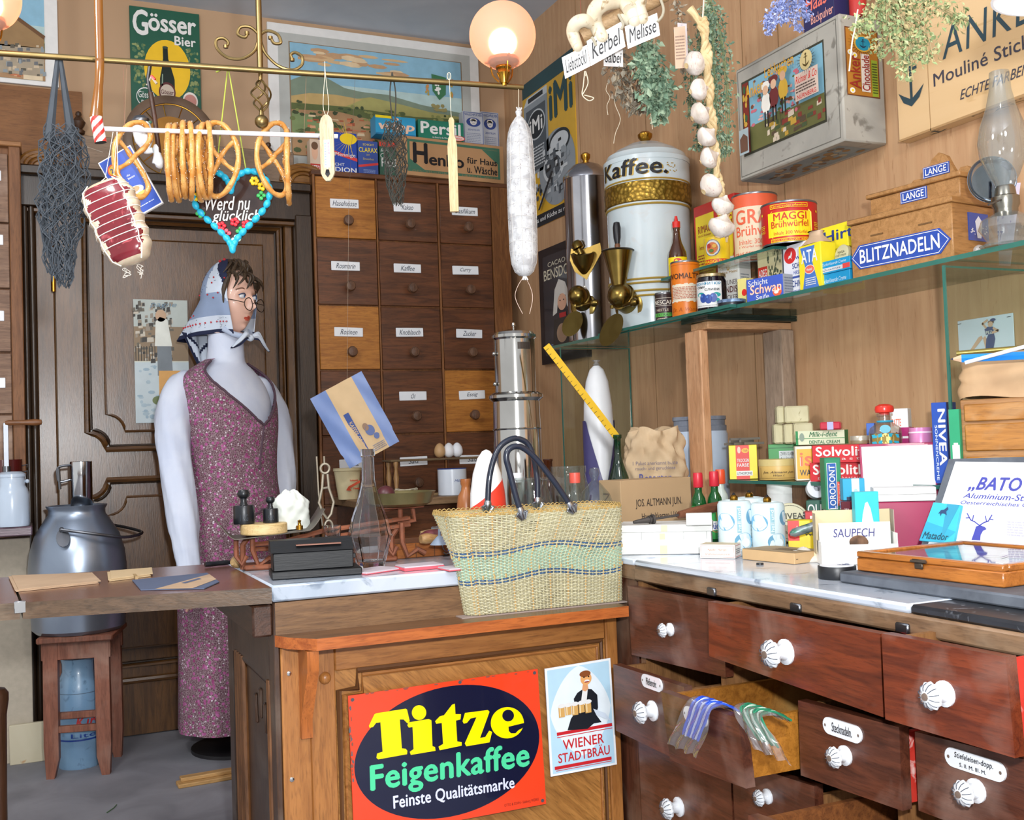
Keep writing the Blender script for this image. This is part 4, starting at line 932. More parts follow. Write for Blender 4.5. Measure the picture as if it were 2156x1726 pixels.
def lw(px,py,Y):return Mi@(PY(px,py,Y)-Vector((mx.x,3.78,0)))
arms={}
for nm,sgn,P in(('L',-1,[lw(384,815,3.74),lw(366,860,3.7),lw(366,945,3.66),lw(383,1075,3.6),lw(398,1195,3.57)]),('R',1,[lw(552,825,3.9),lw(575,870,3.95),lw(588,950,3.95),lw(592,1040,3.9),lw(570,1120,3.84)])):
 arms[nm]=P;S=smooth(P,6);b.tube(S,[.036-.012*k/(len(S)-1)for k in range(len(S))],skin2,14)
 d=S[-1]-S[-2];hand(b,S[-1]+d.normalized()*-.01,d,sgn,.98,.35)
b.obj('body',mn,sm=60)
m,t,bs=nt('flowered_cloth');v=coords(t,(1,1,1))
q=N(t,'ShaderNodeTexVoronoi',i_Scale=70);t.links.new(v,q.inputs['Vector']);q2=N(t,'ShaderNodeTexVoronoi',i_Scale=110);t.links.new(v,q2.inputs['Vector']);q3=N(t,'ShaderNodeTexVoronoi',i_Scale=150,feature='DISTANCE_TO_EDGE');t.links.new(v,q3.inputs['Vector'])
c1=ramp(t,q3.outputs['Distance'],(.03,lin('#a89498')),(.09,lin('#6b4855')))
sx=N(t,'ShaderNodeSeparateColor');t.links.new(q2.outputs['Color'],sx.inputs[0])
f2=ramp(t,q2.outputs['Distance'],(.25,(1,1,1,1)),(.34,(0,0,0,1)));g2=ramp(t,sx.outputs[0],(.62,(0,0,0,1)),(.64,(1,1,1,1)))
c2=mixc(t,mixc(t,1,f2,g2,'MULTIPLY'),c1,lin('#d9cdd6'))
f1=ramp(t,q.outputs['Distance'],(.3,(1,1,1,1)),(.42,(0,0,0,1)));c3=mixc(t,f1,c2,ramp(t,noise(t,v,40),(.4,lin('#8f3a6c')),(.6,lin('#bd6aa2'))))
t.links.new(c3,bs.inputs['Base Color']);bs.inputs['Roughness'].default_value=.85;flower=m
trimc=C('#5a4450',.85)
b=B()
DR=[(0,.01,.085,.205,.185),(0,.01,.3,.2,.18),(0,.01,.55,.2,.175),(0,.005,.75,.195,.165),(0,0,.9,.176,.138),(0,0,1.0,.178,.135),(0,0,1.1,.188,.14),(0,.004,1.18,.196,.134),(0,.012,1.245,.196,.115),(0,.018,1.285,.172,.092),(0,.02,1.315,.118,.076),(0,.02,1.335,.072,.066)]
def vmask(u,z):
 a=2*PI*u;a=a if a<PI else a-2*PI
 if z>1.1 and abs(a)<1.15*((z-1.1)/.2)**.9:return None
 return flower
fnD=ring_loft(b,DR,flower,120,vmask,.02,14)
b.obj('dress',mn,sm=70)
b=B()
E_=[]
for s in(1,-1):
 P=[]
 for k in range(22):
  z=1.1+.225*k/21;vv=fnD.zv(z);a=s*1.15*((z-1.1)/.2)**.9;P.append(fnD((a/(2*PI))%1,vv)*1)
 P=[p+Vector((p.x,p.y,0)).normalized()*.003 for p in P];b.tube(P,.0042,trimc,6);b.obj('neck_trim',mn);b=B()
b.tube([fnD(.0-.02*k/8,fnD.zv(1.1-.75*k/40))+Vector((0,-.003,0))for k in range(9)],.0035,trimc,6)
b.obj('seam_trim',mn);b=B();b.tube([fnD((-.09+.01*k)%1,fnD.zv(.78+.004*k))*1.008 for k in range(18)],.004,trimc,6)
b.obj('pocket_trim',mn)
b=B();blou=two('white_blouse','#dfe6f4','#cdd6ea',9,.3,.7,.8,bump=.25)
ring_loft(b,[(0,.0,1.08,.165,.118),(0,.004,1.18,.17,.118),(0,.012,1.25,.158,.098),(0,.018,1.3,.11,.078),(0,.018,1.325,.068,.068),(0,.016,1.36,.06,.064),(0,.015,1.4,.0585,.062),(0,.015,1.425,.058,.061)],blou,40)
b.tube([(.058*math.cos(a),.015+.061*math.sin(a),1.425)for a in[2*PI*k/36 for k in range(36)]],.003,C('#dcc4c0',.8),6,True)
b.obj('blouse',mn,sm=70)
for nm in 'LR':
 P=arms[nm];S=smooth([P[0]+Vector((.045 if nm=='L' else-.045,0,.012))]+P,7);n=len(S);b=B()
 def rr_(k):
  t=k/(n-1);return .038+.017*math.sin(PI*min(1,t*.85+.1))if t<.86 else .043-.05*(t-.86)
 seg=22;V=[]
 for k,p in enumerate(S):
  t_=(S[min(n-1,k+1)]-S[max(0,k-1)]).normalized();xx=t_.cross(Vector((0,1,0))).normalized();yy=t_.cross(xx)
  V.append([p+(xx*math.cos(2*PI*j/seg)+yy*math.sin(2*PI*j/seg))*rr_(k)*(1+.07*math.sin(j*1.71+k*.55)*(.35+k/n)+.03*math.sin(j*3.4-k*.9))for j in range(seg)])
 b.grid(lambda u,v:V[int(round(v*(n-1)))][int(round(u*seg))%seg],seg,n-1,blou,True)
 dd=(S[-1]-S[-2]).normalized();b.tube([S[-1]-dd*.012,S[-1]+dd*.014],.034,blou,18);b.obj('sleeve',mn,sm=70)
b=B();hair=two('brown_hair','#4b3a28','#2c2116',60,.35,.65,.5,s3=(3,3,1));r_=random.Random(5)
b.grid(lambda u,v:HC+Vector(((HR[0]+.010)*math.sin(2*PI*u)*math.sin(PI*(.02+.44*v)),-(HR[1]+.012)*math.cos(2*PI*u)*math.sin(PI*(.02+.44*v))+.004,(HR[2]+.014)*math.cos(PI*(.02+.44*v))))+Vector((0,0,.004*math.sin(u*60)*math.sin(v*20))),48,12,hair,True,False,lambda u,v:hair if not(v>.62 and(u<.17 or u>.83))else None)
for k in range(46):
 a=r_.uniform(-1.05,1.25);z=r_.uniform(.055,.12);s=math.sqrt(max(0,1-(z/HR[2])**2))
 p=HC+Vector(((HR[0]+.012)*math.sin(a)*max(s,.55),-(HR[1]+.014)*math.cos(a)*max(s,.6),z));d=r_.uniform(-.03,.03)
 b.tube(smooth([p+Vector((0,.01,.012)),p+Vector((d*.4,-.008,.002)),p+Vector((d,-.006,-.018)),p+Vector((d*1.4,.004,-.03-.01*r_.random()))],4),[.0052,.006,.0058,.0056,.0054,.005,.0046,.0042,.0038,.003,.0024,.0016,.001],hair,6)
for s in(-1,1):b.tube(smooth([HC+Vector((s*.07,-.05,.06)),HC+Vector((s*.078,-.04,.02)),HC+Vector((s*.076,-.035,-.03))],5),[.008,.009,.01,.01,.01,.01,.009,.008,.007,.005,.002],hair,8)
b.obj('hair',mn)
b=B();gm=C('#33261c',.3,.6)
for s in(-1,1):
 c=HC+Vector((s*.031,-.107,-.03));b.tube([c+Vector((.0205*math.cos(a),.004*abs(math.cos(a)),.0215*math.sin(a)))for a in[2*PI*k/28 for k in range(28)]],.0015,gm,6,True)
 b.tube(smooth([c+Vector((s*.02,.004,.004)),HC+Vector((s*.066,-.05,-.012)),HC+Vector((s*.072,.0,-.005))],5),.0013,gm,6)
b.tube(smooth([HC+Vector((-.011,-.107,-.026)),HC+Vector((0,-.114,-.022)),HC+Vector((.011,-.107,-.026))],5),.0014,gm,6);b.obj('glasses',mn)
sc_l=C('#b9c6dc',.8);sc_w=C('#d5e0ee',.8);sc_m=C('#94a6c4',.8);sc_n=C('#1c2444',.8);sc_r=C('#c0333c',.8)
b=B()
def scarf(u,v):
 a=rad(62)+u*rad(236);th=PI*(.0+.5*min(1,v/.55));k=min(1,v/.55)
 base=Vector(((HR[0]+.016)*math.sin(a)*math.sin(th),-(HR[1]+.017)*math.cos(a)*math.sin(th),(HR[2]+.018)*math.cos(th)))
 if v>.55:
  w=(v-.55)/.45;back=max(0,-math.cos(a));front=max(0,math.cos(a))
  base.z-=w*(.122+.012*back+.015*front);base.x*=1-.34*w*(1-back)+.06*w*back;base.y+=w*(.12*back)-w*.006*front
  base+=Vector((math.sin(a),-math.cos(a),0))*.004*math.sin(u*34)*w
 return HC+base
def sm_(u,v):
 e=min(u,1-u)
 if v>.955:return sc_n
 if v<.5 and e<.26*(1-v/.5):return sc_n
 if v<.62 and e<.34*(1-v/.62):return sc_w
 if v>.78:return sc_w
 if .3<v<.52 and e<.2:return sc_w
 return sc_m
b.grid(scarf,90,60,sc_m,False,False,sm_)
o=b.obj('headscarf',mn,sm=70);so=o.modifiers.new('thickness','SOLIDIFY');so.thickness=.002;so.offset=1
b=B();r_=random.Random(8)
for k in range(34):
 u=.04+.92*k/33
 p=scarf(u,.86);n=(p-HC);n=Vector((n.x,n.y,0)).normalized();b.ball(p+n*.0028,.0032,sc_r,8,6);b.ball(p+n*.0052,.0014,sc_w,6,5)
for _ in range(40):
 u,v=r_.uniform(.02,.98),r_.uniform(.3,.76);p=scarf(u,v);n=(p-HC).normalized();b.ball(p+n*.0025,.003,sc_r,8,6)
for _ in range(150):
 u,v=r_.uniform(.02,.98),r_.choice((r_.uniform(.8,.94),r_.uniform(.3,.5)));p=scarf(u,v);n=(p-HC).normalized();b.ball(p+n*.0024,.0012,sc_n,5,4)
for u in(.1,.16,.9,.84):
 p=scarf(u,.12+.1*(u*10%1));n=(p-HC).normalized();b.ball(p+n*.002,.0055,sc_r,8,6)
b.obj('scarf_print',mn)
b=B();kn=HC+Vector((0,-.082,-.142));b.ball(kn,(.014,.012,.012),sc_w,14,10)
for s in(-1,1):
 P=smooth([kn,kn+Vector((s*.03,-.012,.008)),kn+Vector((s*.062,-.008,-.016)),kn+Vector((s*.1,.0,-.042))],6)
 def wing(u,v):
  p=P[int(round(v*(len(P)-1)))];w=.026*math.sin(PI*min(1,v*.9+.08));return p+Vector((0,.004*math.sin(u*9),(u-.5)*w*1.3))
 b.grid(wing,8,len(P)-1,sc_w,False,False,lambda u,v:sc_n if u<.3 or v>.94 else sc_w)
 Q=smooth([kn,HC+Vector((s*.045,-.05,-.13)),HC+Vector((s*.066,-.02,-.11))],6);b.tube(Q,[.01]*len(Q),sc_l,8)
o=b.obj('scarf_knot',mn,sm=70)
b=B()
def tail(u,v):
 w=.095*(1-v)**.9+.004;a=HC+Vector((0,.15,-.112));return a+Vector(((u-.5)*2*w,-.012*v-.03*abs(u-.5)+.006*math.sin(u*14),-.15*v))
b.grid(tail,24,20,sc_w,False,False,lambda u,v:sc_n if min(u,1-u)<.11/(1.05-v)or v>.9 else(sc_n if .42<v+abs(u-.5)*1.2<.52 else sc_w))
o=b.obj('scarf_tail',mn,sm=70);so=o.modifiers.new('thickness','SOLIDIFY');so.thickness=.002
b=B();b.lathe([(.16,0),(.16,.012),(.03,.02),(.016,.03),(.016,.75)],C('#1f1d1f',.5),32);b.obj('stand',mn)
# ======== woven shopping basket on the counter shelf
bl_=PZ(985,1296,.657);br_=PZ(1311,1263,.657)
ang=math.atan2(br_.y-bl_.y,br_.x-bl_.x);bw=(br_-bl_).length
bk=thing('wicker_basket','pale wicker shopping basket with green and blue bands and black handles','basket',bl_+Vector((0,-.006,0)),ang)
HB_=.205;cane=C('#cdc8a8',.5,0,.2,14);cane2=C('#b9b28e',.5,0,.14,14);grn=C('#b4cdb4',.5,0,.12,14);blu=C('#3a5f8c',.5,0,.1);orn=C('#c8a468',.5,0,.12);rimc=C('#b89a5c',.5,0,.15)
def outline(t,h,k=0):
 x0=-.034*h;x1=bw+.004*h;y0=-.004-.012*h;y1=.042+.17*max(0,h-.5)+.004*h;r=.022+.01*h
 W=x1-x0;per=[W-2*r,PI*r/2,(y1-y0)-2*r,PI*r/2]*2;tot=sum(per);d=t%1*tot
 pts=[(x0+r,y0,1,0),(x1-r,y0+r,0,0),(x1,y0+r,0,1),(x1-r,y1-r,0,0),(x1-r,y1,-1,0),(x0+r,y1-r,0,0),(x0,y1-r,0,-1),(x0+r,y0+r,0,0)]
 for i,L in enumerate(per):
  if d<=L or i==7:
   px,py,dx,dy=pts[i]
   if i%2==0:return Vector((px+dx*d,py+dy*d,0)),Vector((dy,-dx,0))
   a=(-PI/2,0,PI/2,PI)[i//2]+d/r;return Vector((px+r*math.cos(a),py+r*math.sin(a),0)),Vector((math.cos(a),math.sin(a),0))
  d-=L
def bz(h,t):return HB_*h+(-.0075*math.sin(t*2*PI*3.2+.6)*math.sin(PI*h)if True else 0)+(.026*h*(1 if False else 0))
NST=96;NR=64
rowsb={}
for j in range(NR):
 h=(j+.5)/NR
 col=cane if j%3 else cane2
 if 24<=j<=38:col=grn
 if j in(21,23,39,41):col=blu
 rowsb.setdefault(col,[]).append((j,h))
b=B()
for col,L in rowsb.items():
 for j,h in L:
  P=[]
  for i in range(NST*2):
   t=i/(NST*2);p,n=outline(t,h);off=.0021*math.cos(PI*i+(PI if j%2 else 0))if i%2==0 or True else 0
   s=(1 if((i//2+j)%2)else-1)*(.0020 if i%2==0 else 0)
   hole=0
   for hx_ in(.142,.268):
    dx=p.x-hx_
    if p.y<.02 and abs(dx)<.024 and .78<h<.9:hole=(h-.84)*.12*(1-abs(dx)/.024)
   P.append(p+n*s+Vector((0,0,bz(h,t)+hole)))
  b.tube(P,.00138,col,5,True)
b.obj('weave',bk,sm=60)
b=B()
for i in range(NST):
 t=i/NST;P=[]
 for k in range(9):
  h=k/8;p,n=outline(t,h);P.append(p+n*.0003+Vector((0,0,bz(h,t))))
 b.tube(P,.0017,cane2 if i%5 else orn,5)
for i in range(0,NST):
 t=i/NST
 for h in(.4,.6):
  if(i+int(h*10))%3==0:p,n=outline(t,h);b.tube([p+n*.0032+Vector((0,0,bz(h,t)-.003)),p+n*.0032+Vector((0,0,bz(h,t)+.004))],.0018,orn,5)
b.obj('stakes',bk)
b=B()
for i in range(NST):
 P=[]
 for k in range(7):
  t=(i+1.6*k/6)/NST;p,n=outline(t,1);P.append(p+n*.0015*math.cos(k)+Vector((0,0,bz(1,t)-.002+.009*math.sin(PI*k/6))))
 b.tube(P,.0011,rimc,5)
for dz in(-.002,.001):b.tube([outline(i/120,1)[0]+Vector((0,0,bz(1,i/120)+dz))for i in range(120)],.0019,rimc,5,True)
b.obj('rim',bk)
b=B();b.grid(lambda u,v:outline(u,.02+0*v)[0]*(1)if v>.5 else Vector((bw/2,.028,.002)),64,1,cane2,True)
b.prism([(outline(i/60,0)[0].x,outline(i/60,0)[0].y)for i in range(60)],(0,0,.002),(1,0,0),(0,1,0),.0015,C('#8a8078',.8));b.obj('base_board',bk)
blk=C('#1b2436',.3,0,.05,20,0,.3);alu=C('#b8bcc2',.25,1)
def bpix(px,py,y):
 D=2.18;q=AT(px,py,D);Mi_=Matrix.Rotation(-ang,3,'Z')
 a,c=CAM,ray(px,py);o=Vector(bk.location);nrm=Matrix.Rotation(ang,3,'Z')@Vector((0,1,0));k=(o+nrm*y-a).dot(nrm)/c.dot(nrm);return Mi_@(a+c*k-o)
for y,pts in((-.02,[(1096,1076),(1086,1045),(1072,990),(1066,965),(1070,948),(1085,940),(1104,945),(1130,968),(1165,1012),(1190,1048),(1200,1064)]),(.12,[(1027,1062),(1030,1010),(1040,966),(1055,938),(1078,924),(1095,925),(1112,936),(1124,966),(1131,1010),(1132,1055)])):
 b=B();P=smooth([bpix(px,py,y)for px,py in pts],6);b.tube(P,.0064,blk,12);h_=b.obj('handle',bk)
 for e,d in((P[0],P[0]-P[3]),(P[-1],P[-1]-P[-4])):
  b=B();d=d.normalized();R0=d.to_track_quat('Z','Y').to_matrix()
  b.lathe([(.0068,-.008),(.0085,-.002),(.0075,.006),(.0045,.016),(.0001,.022)],alu,14,e,R0)
  s=d.cross(Vector((0,-1,0))).normalized()
  for sg in(-1,1):b.tube([e-s*sg*.004,e+d*.006-s*sg*.012+Vector((0,-.001,0)),e+d*.02-s*sg*.004],[.002,.0045,.002],alu,8);b.ball(e+d*.004-s*sg*.011+Vector((0,-.005,0)),.0022,DSTEEL,8,6)
  b.obj('metal_fitting',h_)
b=B();c=bpix(1146,1075,.0);b.prism([(-.012,.008),(.012,.01),(.009,-.012),(-.005,-.014)],(c.x,-.003+.14,c.z),(1,0,0),(0,0,1),.001,C('#6a5a4c',.5));b.obj('clasp',bk)
mt=B();mt.box(-.02,-.014,-.003,bw+.0,.062,-.0005,C('#9a8a82',.8));mo=mt.obj('felt_mat',None,Vector(bk.location)+Vector((0,0,.0002)),ang);tag(mo,'thin grey felt mat under the wicker basket','mat')
bk.location.z+=.0005
# ======== right wall: posters, crates, glass shelf and its goods
def wallX(TL,TR,BL,X=RW-.004,th=.004,m=WHITE):
 a=PX(*TL,X);c=PX(*TR,X);d=PX(*BL,X);w=a.y-c.y;h=a.z-d.z;b=B()
 b.box(0,-w,0,th,0,h,m);F=Flat(b,(0,0,0),(0,-w,0),(0,0,h));return b,F,Vector((X,a.y,d.z))
gr=[C(h,.5)for h in('#20262c','#4c545c','#8d959c','#c6ccd0')]
b,F,o=wallX((1099,182),(1206,99),(1131,480),m=C('#d3a531',.45))
dkt=C('#1e444a',.45)
F.rect(0,.9,1,1,dkt,1);F.rect(0,0,1,.08,gr[0],1);F.text('in Haus und Küche zu reinigen',.03,.02,.97,.06,WHITE,3,.01)
F.rect(.02,.36,.5,.84,gr[2],2);F.poly([(.02,.84),(.1,.89),(.5,.89),(.5,.84)],gr[3],2);F.rect(.12,.85,.42,.88,gr[0],3);F.rect(.07,.38,.46,.8,gr[1],3);F.ell(.27,.68,.18,.1,gr[3],4);F.ell(.27,.68,.165,.09,gr[0],5);F.text('iMi',.14,.63,.4,.73,WHITE,6,.05);F.lines(.11,.4,.42,.54,7,gr[3],4)
F.text('iMi',.53,.64,.97,.88,dkt,3,.07);F.ell(.64,.33,.34,.24,gr[2],2,36);F.ell(.7,.48,.2,.08,gr[0],3);F.ell(.7,.48,.17,.06,gr[3],4);F.ell(.58,.34,.2,.1,gr[3],4);F.ell(.57,.34,.15,.075,gr[1],5)
F.scatter(60,.4,.14,.92,.5,gr,.04,.025,6,False);F.poly([(.3,.1),(.34,.1),(.62,.3),(.58,.31)],gr[0],34)
F.scatter(25,.05,.12,.35,.36,gr,.03,.03,6)
one(b,'cleaner_poster','yellow and dark teal poster with black and white kitchenware behind the salami','poster',o)
b,F,o=wallX((1133,530),(1226,489),(1145,768),RW-.022,.021,m=C('#14141a',.3,0,.05,20,0,.3))
F.rect(.1,.07,.9,.93,C('#2a2a30',.2,0,.1,9,0,.4),1);cream=C('#d8d0b8',.5)
F.text('CACAO',.22,.83,.62,.87,cream,2);F.text('BENSDORP',.12,.72,.86,.81,cream,2,.01)
F.poly([(.3,.4),(.36,.62),(.46,.7),(.6,.66),(.68,.55),(.72,.4),(.62,.46),(.6,.55),(.48,.57),(.42,.5),(.4,.42)],C('#d4d0c8',.5),3);F.ell(.52,.5,.1,.07,C('#d8a88c',.5),4);F.rect(.45,.37,.6,.41,C('#b03030',.5),4);F.poly([(.28,.12),(.32,.36),(.45,.38),(.62,.38),(.74,.3),(.78,.12)],C('#3a3430',.5),3);F.ell(.5,.24,.12,.08,C('#a88a70',.5),4)
for q in((.48,.515),(.56,.515)):F.ell(*q,.014,.006,BLACK,5)
F.text('Cacao',.2,.12,.5,.16,C('#8090b8',.5),3,0,.3)
fr=one(b,'framed_print','black framed portrait of a woman in a white cap behind the steel canister','picture',o)
q=PX(1870,303,RW);pf=PY(1779,295,q.y);X1=pf.x;zb=pf.z;yl=PX(1558,381,X1).y;zt_=PX(1764,28,X1).z;yr=q.y
aged=two('aged_board','#8f8c84','#b5b1a6',4,.3,.7,.7,third='#77736a')
b=B();W_=yl-yr;Hh=zt_-zb;b.box(0,-W_,0,RW-X1-.002,0,Hh,aged,.004)
F=Flat(b,(0,0,0),(0,-W_,0),(0,0,Hh));S=Flat(b,(0,-W_,0),(RW-X1,0,0),(0,0,Hh));U=Flat(b,(RW-X1,0,0),(0,-W_,0),(-(RW-X1),0,0))
k=lambda h:C(h,.5,0,.12,25)
F.frame(.02,.03,.97,.97,.006,k('#6d6a62'),1);F.rect(.06,.2,.86,.86,k('#3a3a2c'),2);F.rect(.14,.42,.85,.84,k('#7fb0c4'),3);F.rect(.14,.22,.85,.44,k('#6a6a3c'),4);F.rect(.07,.22,.13,.84,k('#7a2a20'),3);F.scatter(14,.075,.25,.125,.8,[k('#c8a040'),k('#3a5a3a')],.02,.04,4)
F.scatter(80,.16,.4,.62,.82,[k('#c86a78'),k('#5a6a3a'),k('#e0a8a0'),k('#7a4a34')],.025,.02,5)
for(x,y,c1,c2)in((.36,.55,'#e8e4da','#d8b090'),(.44,.57,'#6a2a2a','#d8b090'),(.53,.6,'#c8a038','#caa080')):
 F.ell(x,y,.045,.09,k(c1),46);F.ell(x,y+.11,.028,.04,k(c2),47);F.ell(x,y+.15,.045,.035,k(c1),46);F.rect(x-.02,y-.2,x-.006,y-.07,k('#2a2420'),46);F.rect(x+.008,y-.2,x+.022,y-.07,k('#2a2420'),46)
F.text('Anker',.16,.66,.34,.78,k('#d8a030'),48,.02);F.text('Lebkuchen',.36,.76,.64,.85,k('#d8a030'),48,.02)
for j in range(24):a=j*PI/12;F.poly([(.75+.03*math.cos(a-.1),.74+.045*math.sin(a-.1)),(.75+.09*math.cos(a),.74+.125*math.sin(a)),(.75+.03*math.cos(a+.1),.74+.045*math.sin(a+.1))],k('#3a3428'),46)
F.ell(.75,.74,.055,.08,k('#d8c48a'),47)
def anchor(F,u,v,su,sv,m,kk):
 F.rect(u-.08*su,v-.9*sv,u+.08*su,v+.7*sv,m,kk);F.rect(u-.4*su,v+.4*sv,u+.4*su,v+.52*sv,m,kk+.3);F.ell(u,v+.85*sv,.2*su,.18*sv,m,kk+.6)
 F.poly([(u-.8*su,v-.3*sv),(u-.5*su,v-.75*sv),(u,v-1*sv),(u+.5*su,v-.75*sv),(u+.8*su,v-.3*sv),(u+.45*su,v-.5*sv),(u,v-.72*sv),(u-.45*su,v-.5*sv)],m,kk+.9)
anchor(F,.75,.74,.04,.055,k('#5a4a20'),48)
F.rect(.64,.44,.85,.66,k('#d8c0b0'),46);F.text('Richter & Co',.65,.58,.84,.64,REDM,48,0,.3);F.lines(.65,.5,.83,.57,3,k('#5a4a44'),48);F.text('NÜRNBERG',.66,.45,.83,.495,REDM,48)
F.scatter(40,.3,.22,.85,.42,[k('#c8a040'),k('#8a3a30'),k('#d8c8b0'),k('#4a5a3a'),k('#5a4a38')],.03,.03,6,False);F.rect(.07,.2,.17,.42,k('#a8b8bc'),46);F.poly([(.08,.22),(.08,.34),(.12,.38),(.16,.34),(.16,.22)],k('#6a4a3a'),47)
S.rect(.1,.36,.86,.9,k('#b87a28'),1);S.frame(.1,.36,.86,.9,.02,k('#6a3a20'),2)
for j in range(26):a=j*2*PI/26;S.poly([(.5+.1*math.cos(a-.08),.78+.045*math.sin(a-.08)),(.5+.36*math.cos(a),.78+.12*math.sin(a)),(.5+.1*math.cos(a+.08),.78+.045*math.sin(a+.08))],k('#6a4018'),3)
S.ell(.5,.78,.2,.065,k('#e0b040'),4);S.ell(.5,.78,.17,.055,k('#1a98b8'),5);anchor(S,.5,.78,.1,.035,k('#1a3a5a'),6)
S.text('Anker',.16,.42,.42,.68,k('#a02a20'),4,.02,0,1,90);S.rect(.44,.4,.64,.7,k('#e8dcd0'),3);S.text('Chocolade',.45,.41,.63,.69,k('#a02a20'),5,.02,0,1,90);S.rect(.68,.37,.82,.66,k('#9ab030'),3);S.lines(.69,.39,.81,.64,12,k('#4a5020'),5)
for x,y in((.22,.4),(.3,.68),(.2,.7)):
 S.ell(x,y,.06,.022,k('#f0ece4'),4);S.ell(x,y,.025,.01,YEL,5)
U.rect(.1,.12,.9,.85,k('#7a8a90'),1);U.scatter(40,.14,.2,.86,.8,[k('#8a6a40'),k('#a89a80'),k('#6a5a48')],.05,.1,2)
crate=one(b,'tin_crate','grey edged picture crate with children and a yellow chocolate end, hung on the wall','crate',(X1,yl,zb))
q=PX(1917,316,RW);pf=PY(1892,300,q.y);X2=pf.x;zb2=pf.z;yl2=q.y;W2=yl2-1.18;H2=.42
pale=two('pale_crate_wood','#c9a677','#d8b88c',3,.3,.7,.6,s3=(1,.3,3),third='#b8925f')
b=B();b.box(0,-W2,0,RW-X2-.0003,0,H2,pale,.003);F=Flat(b,(0,0,0),(0,-W2,0),(0,0,H2));U=Flat(b,(RW-X2,0,0),(0,-W2,0),(-(RW-X2),0,0))
F.rect(.14,0,.143,1,k('#a88458'),1);F.rect(0,.0,1,.012,k('#a88458'),1)
def wp_(x,y):
 p=PX(x,y,X2);return((yl2-p.y)/W2,(p.z-zb2)/H2)
pr_c=C('#27404a',.6)
a0=wp_(1985,126);F.text('ANKER',a0[0],a0[1],wp_(2225,126)[0],wp_(1985,58)[1],pr_c,2,.0,.12,1.1)
a0=wp_(1967,192);F.text('Mouliné Stickgarn',a0[0],a0[1],a0[0]+(wp_(2156,150)[0]-a0[0])*1.42,wp_(1967,155)[1],C('#3a3844',.6),2,.01)
a0=wp_(2022,211);F.text('ECHTE FARBEN',a0[0],a0[1],a0[0]+(wp_(2156,150)[0]-a0[0])*1.1,wp_(2022,190)[1],C('#3a3844',.6),2,.01,.35)
q_a=wp_(1912,150);anchor(F,q_a[0]+.01,q_a[1]-.06,.07,.14,pr_c,2)
U.text('ANKER',.36,.25,.66,.6,k('#6a5a40'),1);U.text('Mouliné Stickgarn',.3,.68,.9,.9,k('#6a5a40'),1);anchor(U,.14,.5,.05,.3,pr_c,1)
one(b,'wooden_crate','pale embroidery thread crate with dark lettering and anchor, high at the right edge','crate',(X2,yl2,zb2))
zt1=zt_+.0006
def pr(F,S,T,L):F.rect(0,.0,1,1,C('#2a2a58',.45),1);F.text('Haas',.08,.5,.8,.9,C('#e87868',.45),2,.03,.15);F.text('Backpulver',.25,.1,.98,.4,C('#e8a898',.45),2,.01)
def Xbox(xl,xr,yt,X,z,ang=-90):
 a=PX(xl,yt,X);p=Vector((X,a.y,z));return p,wto(p,rad(ang),xr),a.z-z,rad(ang)
carton('baking_powder_box','dark blue box with pinkish lettering lying on the grey picture crate','box',Xbox(1690,1757,-10,X1+.02,zt1),.05,C('#2a2a58',.45),pr)
p=PX(1802,0,X1+.06);b=B();b.lathe([(.02,0),(.02,.1),(.018,.104),(.0001,.104)],C('#b8322c',.4),24);one(b,'red_tin','round red tin standing on the grey picture crate behind the herbs','tin',(p.x+.005,p.y,zt1))
glass=clear('pane_glass','#eef6f2',.02);gedge=C('#2f6b60',.15,0,.1,20,0,.5)
ZS=1.335;SX0=1.618;SYa=3.27;SYb=1.34
def pane(b,x0,y0,z0,x1,y1,z1,e=.0012):
 b.box(x0,y0,z0,x1,y1,z1,glass)
def sheet(name,lab,x0,y0,x1,y1,z0,z1):
 g=thing(name,lab,'glass shelf',(x0,y1,z0));b=B();b.box(0,y0-y1,0,x1-x0,0,z1-z0,glass);b.obj('pane',g)
 b=B();b.box(-.0012,y0-y1-.001,-.0002,0,.001,z1-z0+.0002,gedge);b.box(0,.0,-.0002,x1-x0,.001,z1-z0+.0002,gedge);b.box(0,y0-y1-.001,-.0002,x1-x0,y0-y1,z1-z0+.0002,gedge);b.obj('green_edge',g);return g
sheet('glass_shelf','long clear glass shelf along the right wall carrying the coffee canisters',SX0,SYb,RW-.003,SYa,ZS-.009,ZS)
sheet('glass_sheet','second green edged glass sheet lying on the long shelf under the cans',SX0-.022,2.2,SX0-.004,2.88,ZS-.007,ZS+.001)
gc=thing('glass_case','empty glass case standing on the corner counter below the canisters','glass case',(SX0,3.19,ZM))
b=B();pane(b,.0,-.004,0,RW-SX0-.004,0,ZS-.011-ZM);b.obj('side_pane',gc)
b=B();b.box(-.001,-.005,0,.001,.001,ZS-.011-ZM,gedge);b.box(0,-.002,ZS-.014-ZM,RW-SX0-.006,.001,ZS-.011-ZM,gedge);b.box(RW-SX0-.008,-.004,0,RW-SX0-.004,0,ZS-.011-ZM,gedge);b.obj('green_edge',gc)
gc=thing('glass_case','right hand glass case with green edge in front of the pin-up sign','glass case',(SX0,1.535,.98))
b=B();pane(b,0,-.004,0,RW-SX0-.004,0,ZS-.014-.98);b.obj('side_pane',gc)
b=B();b.box(-.0015,-.005,-.0,.0015,.0015,ZS-.014-.98,gedge);b.box(0,-.003,ZS-.018-.98,RW-SX0-.004,.001,ZS-.014-.98,gedge);b.obj('green_edge',gc)
tr=thing('wooden_trestle','raw pine trestle holding up the glass shelf','trestle',(SX0,2.2,ZM));pine=wood('#cfa078','#b8855c','z',1,.6);pineg=wood('#a8927e','#8a7664','z',1,.65)
pf=PY(1449,683,2.14);p1=PY(1502,683,2.14);t0=PX(1475,690,SX0)
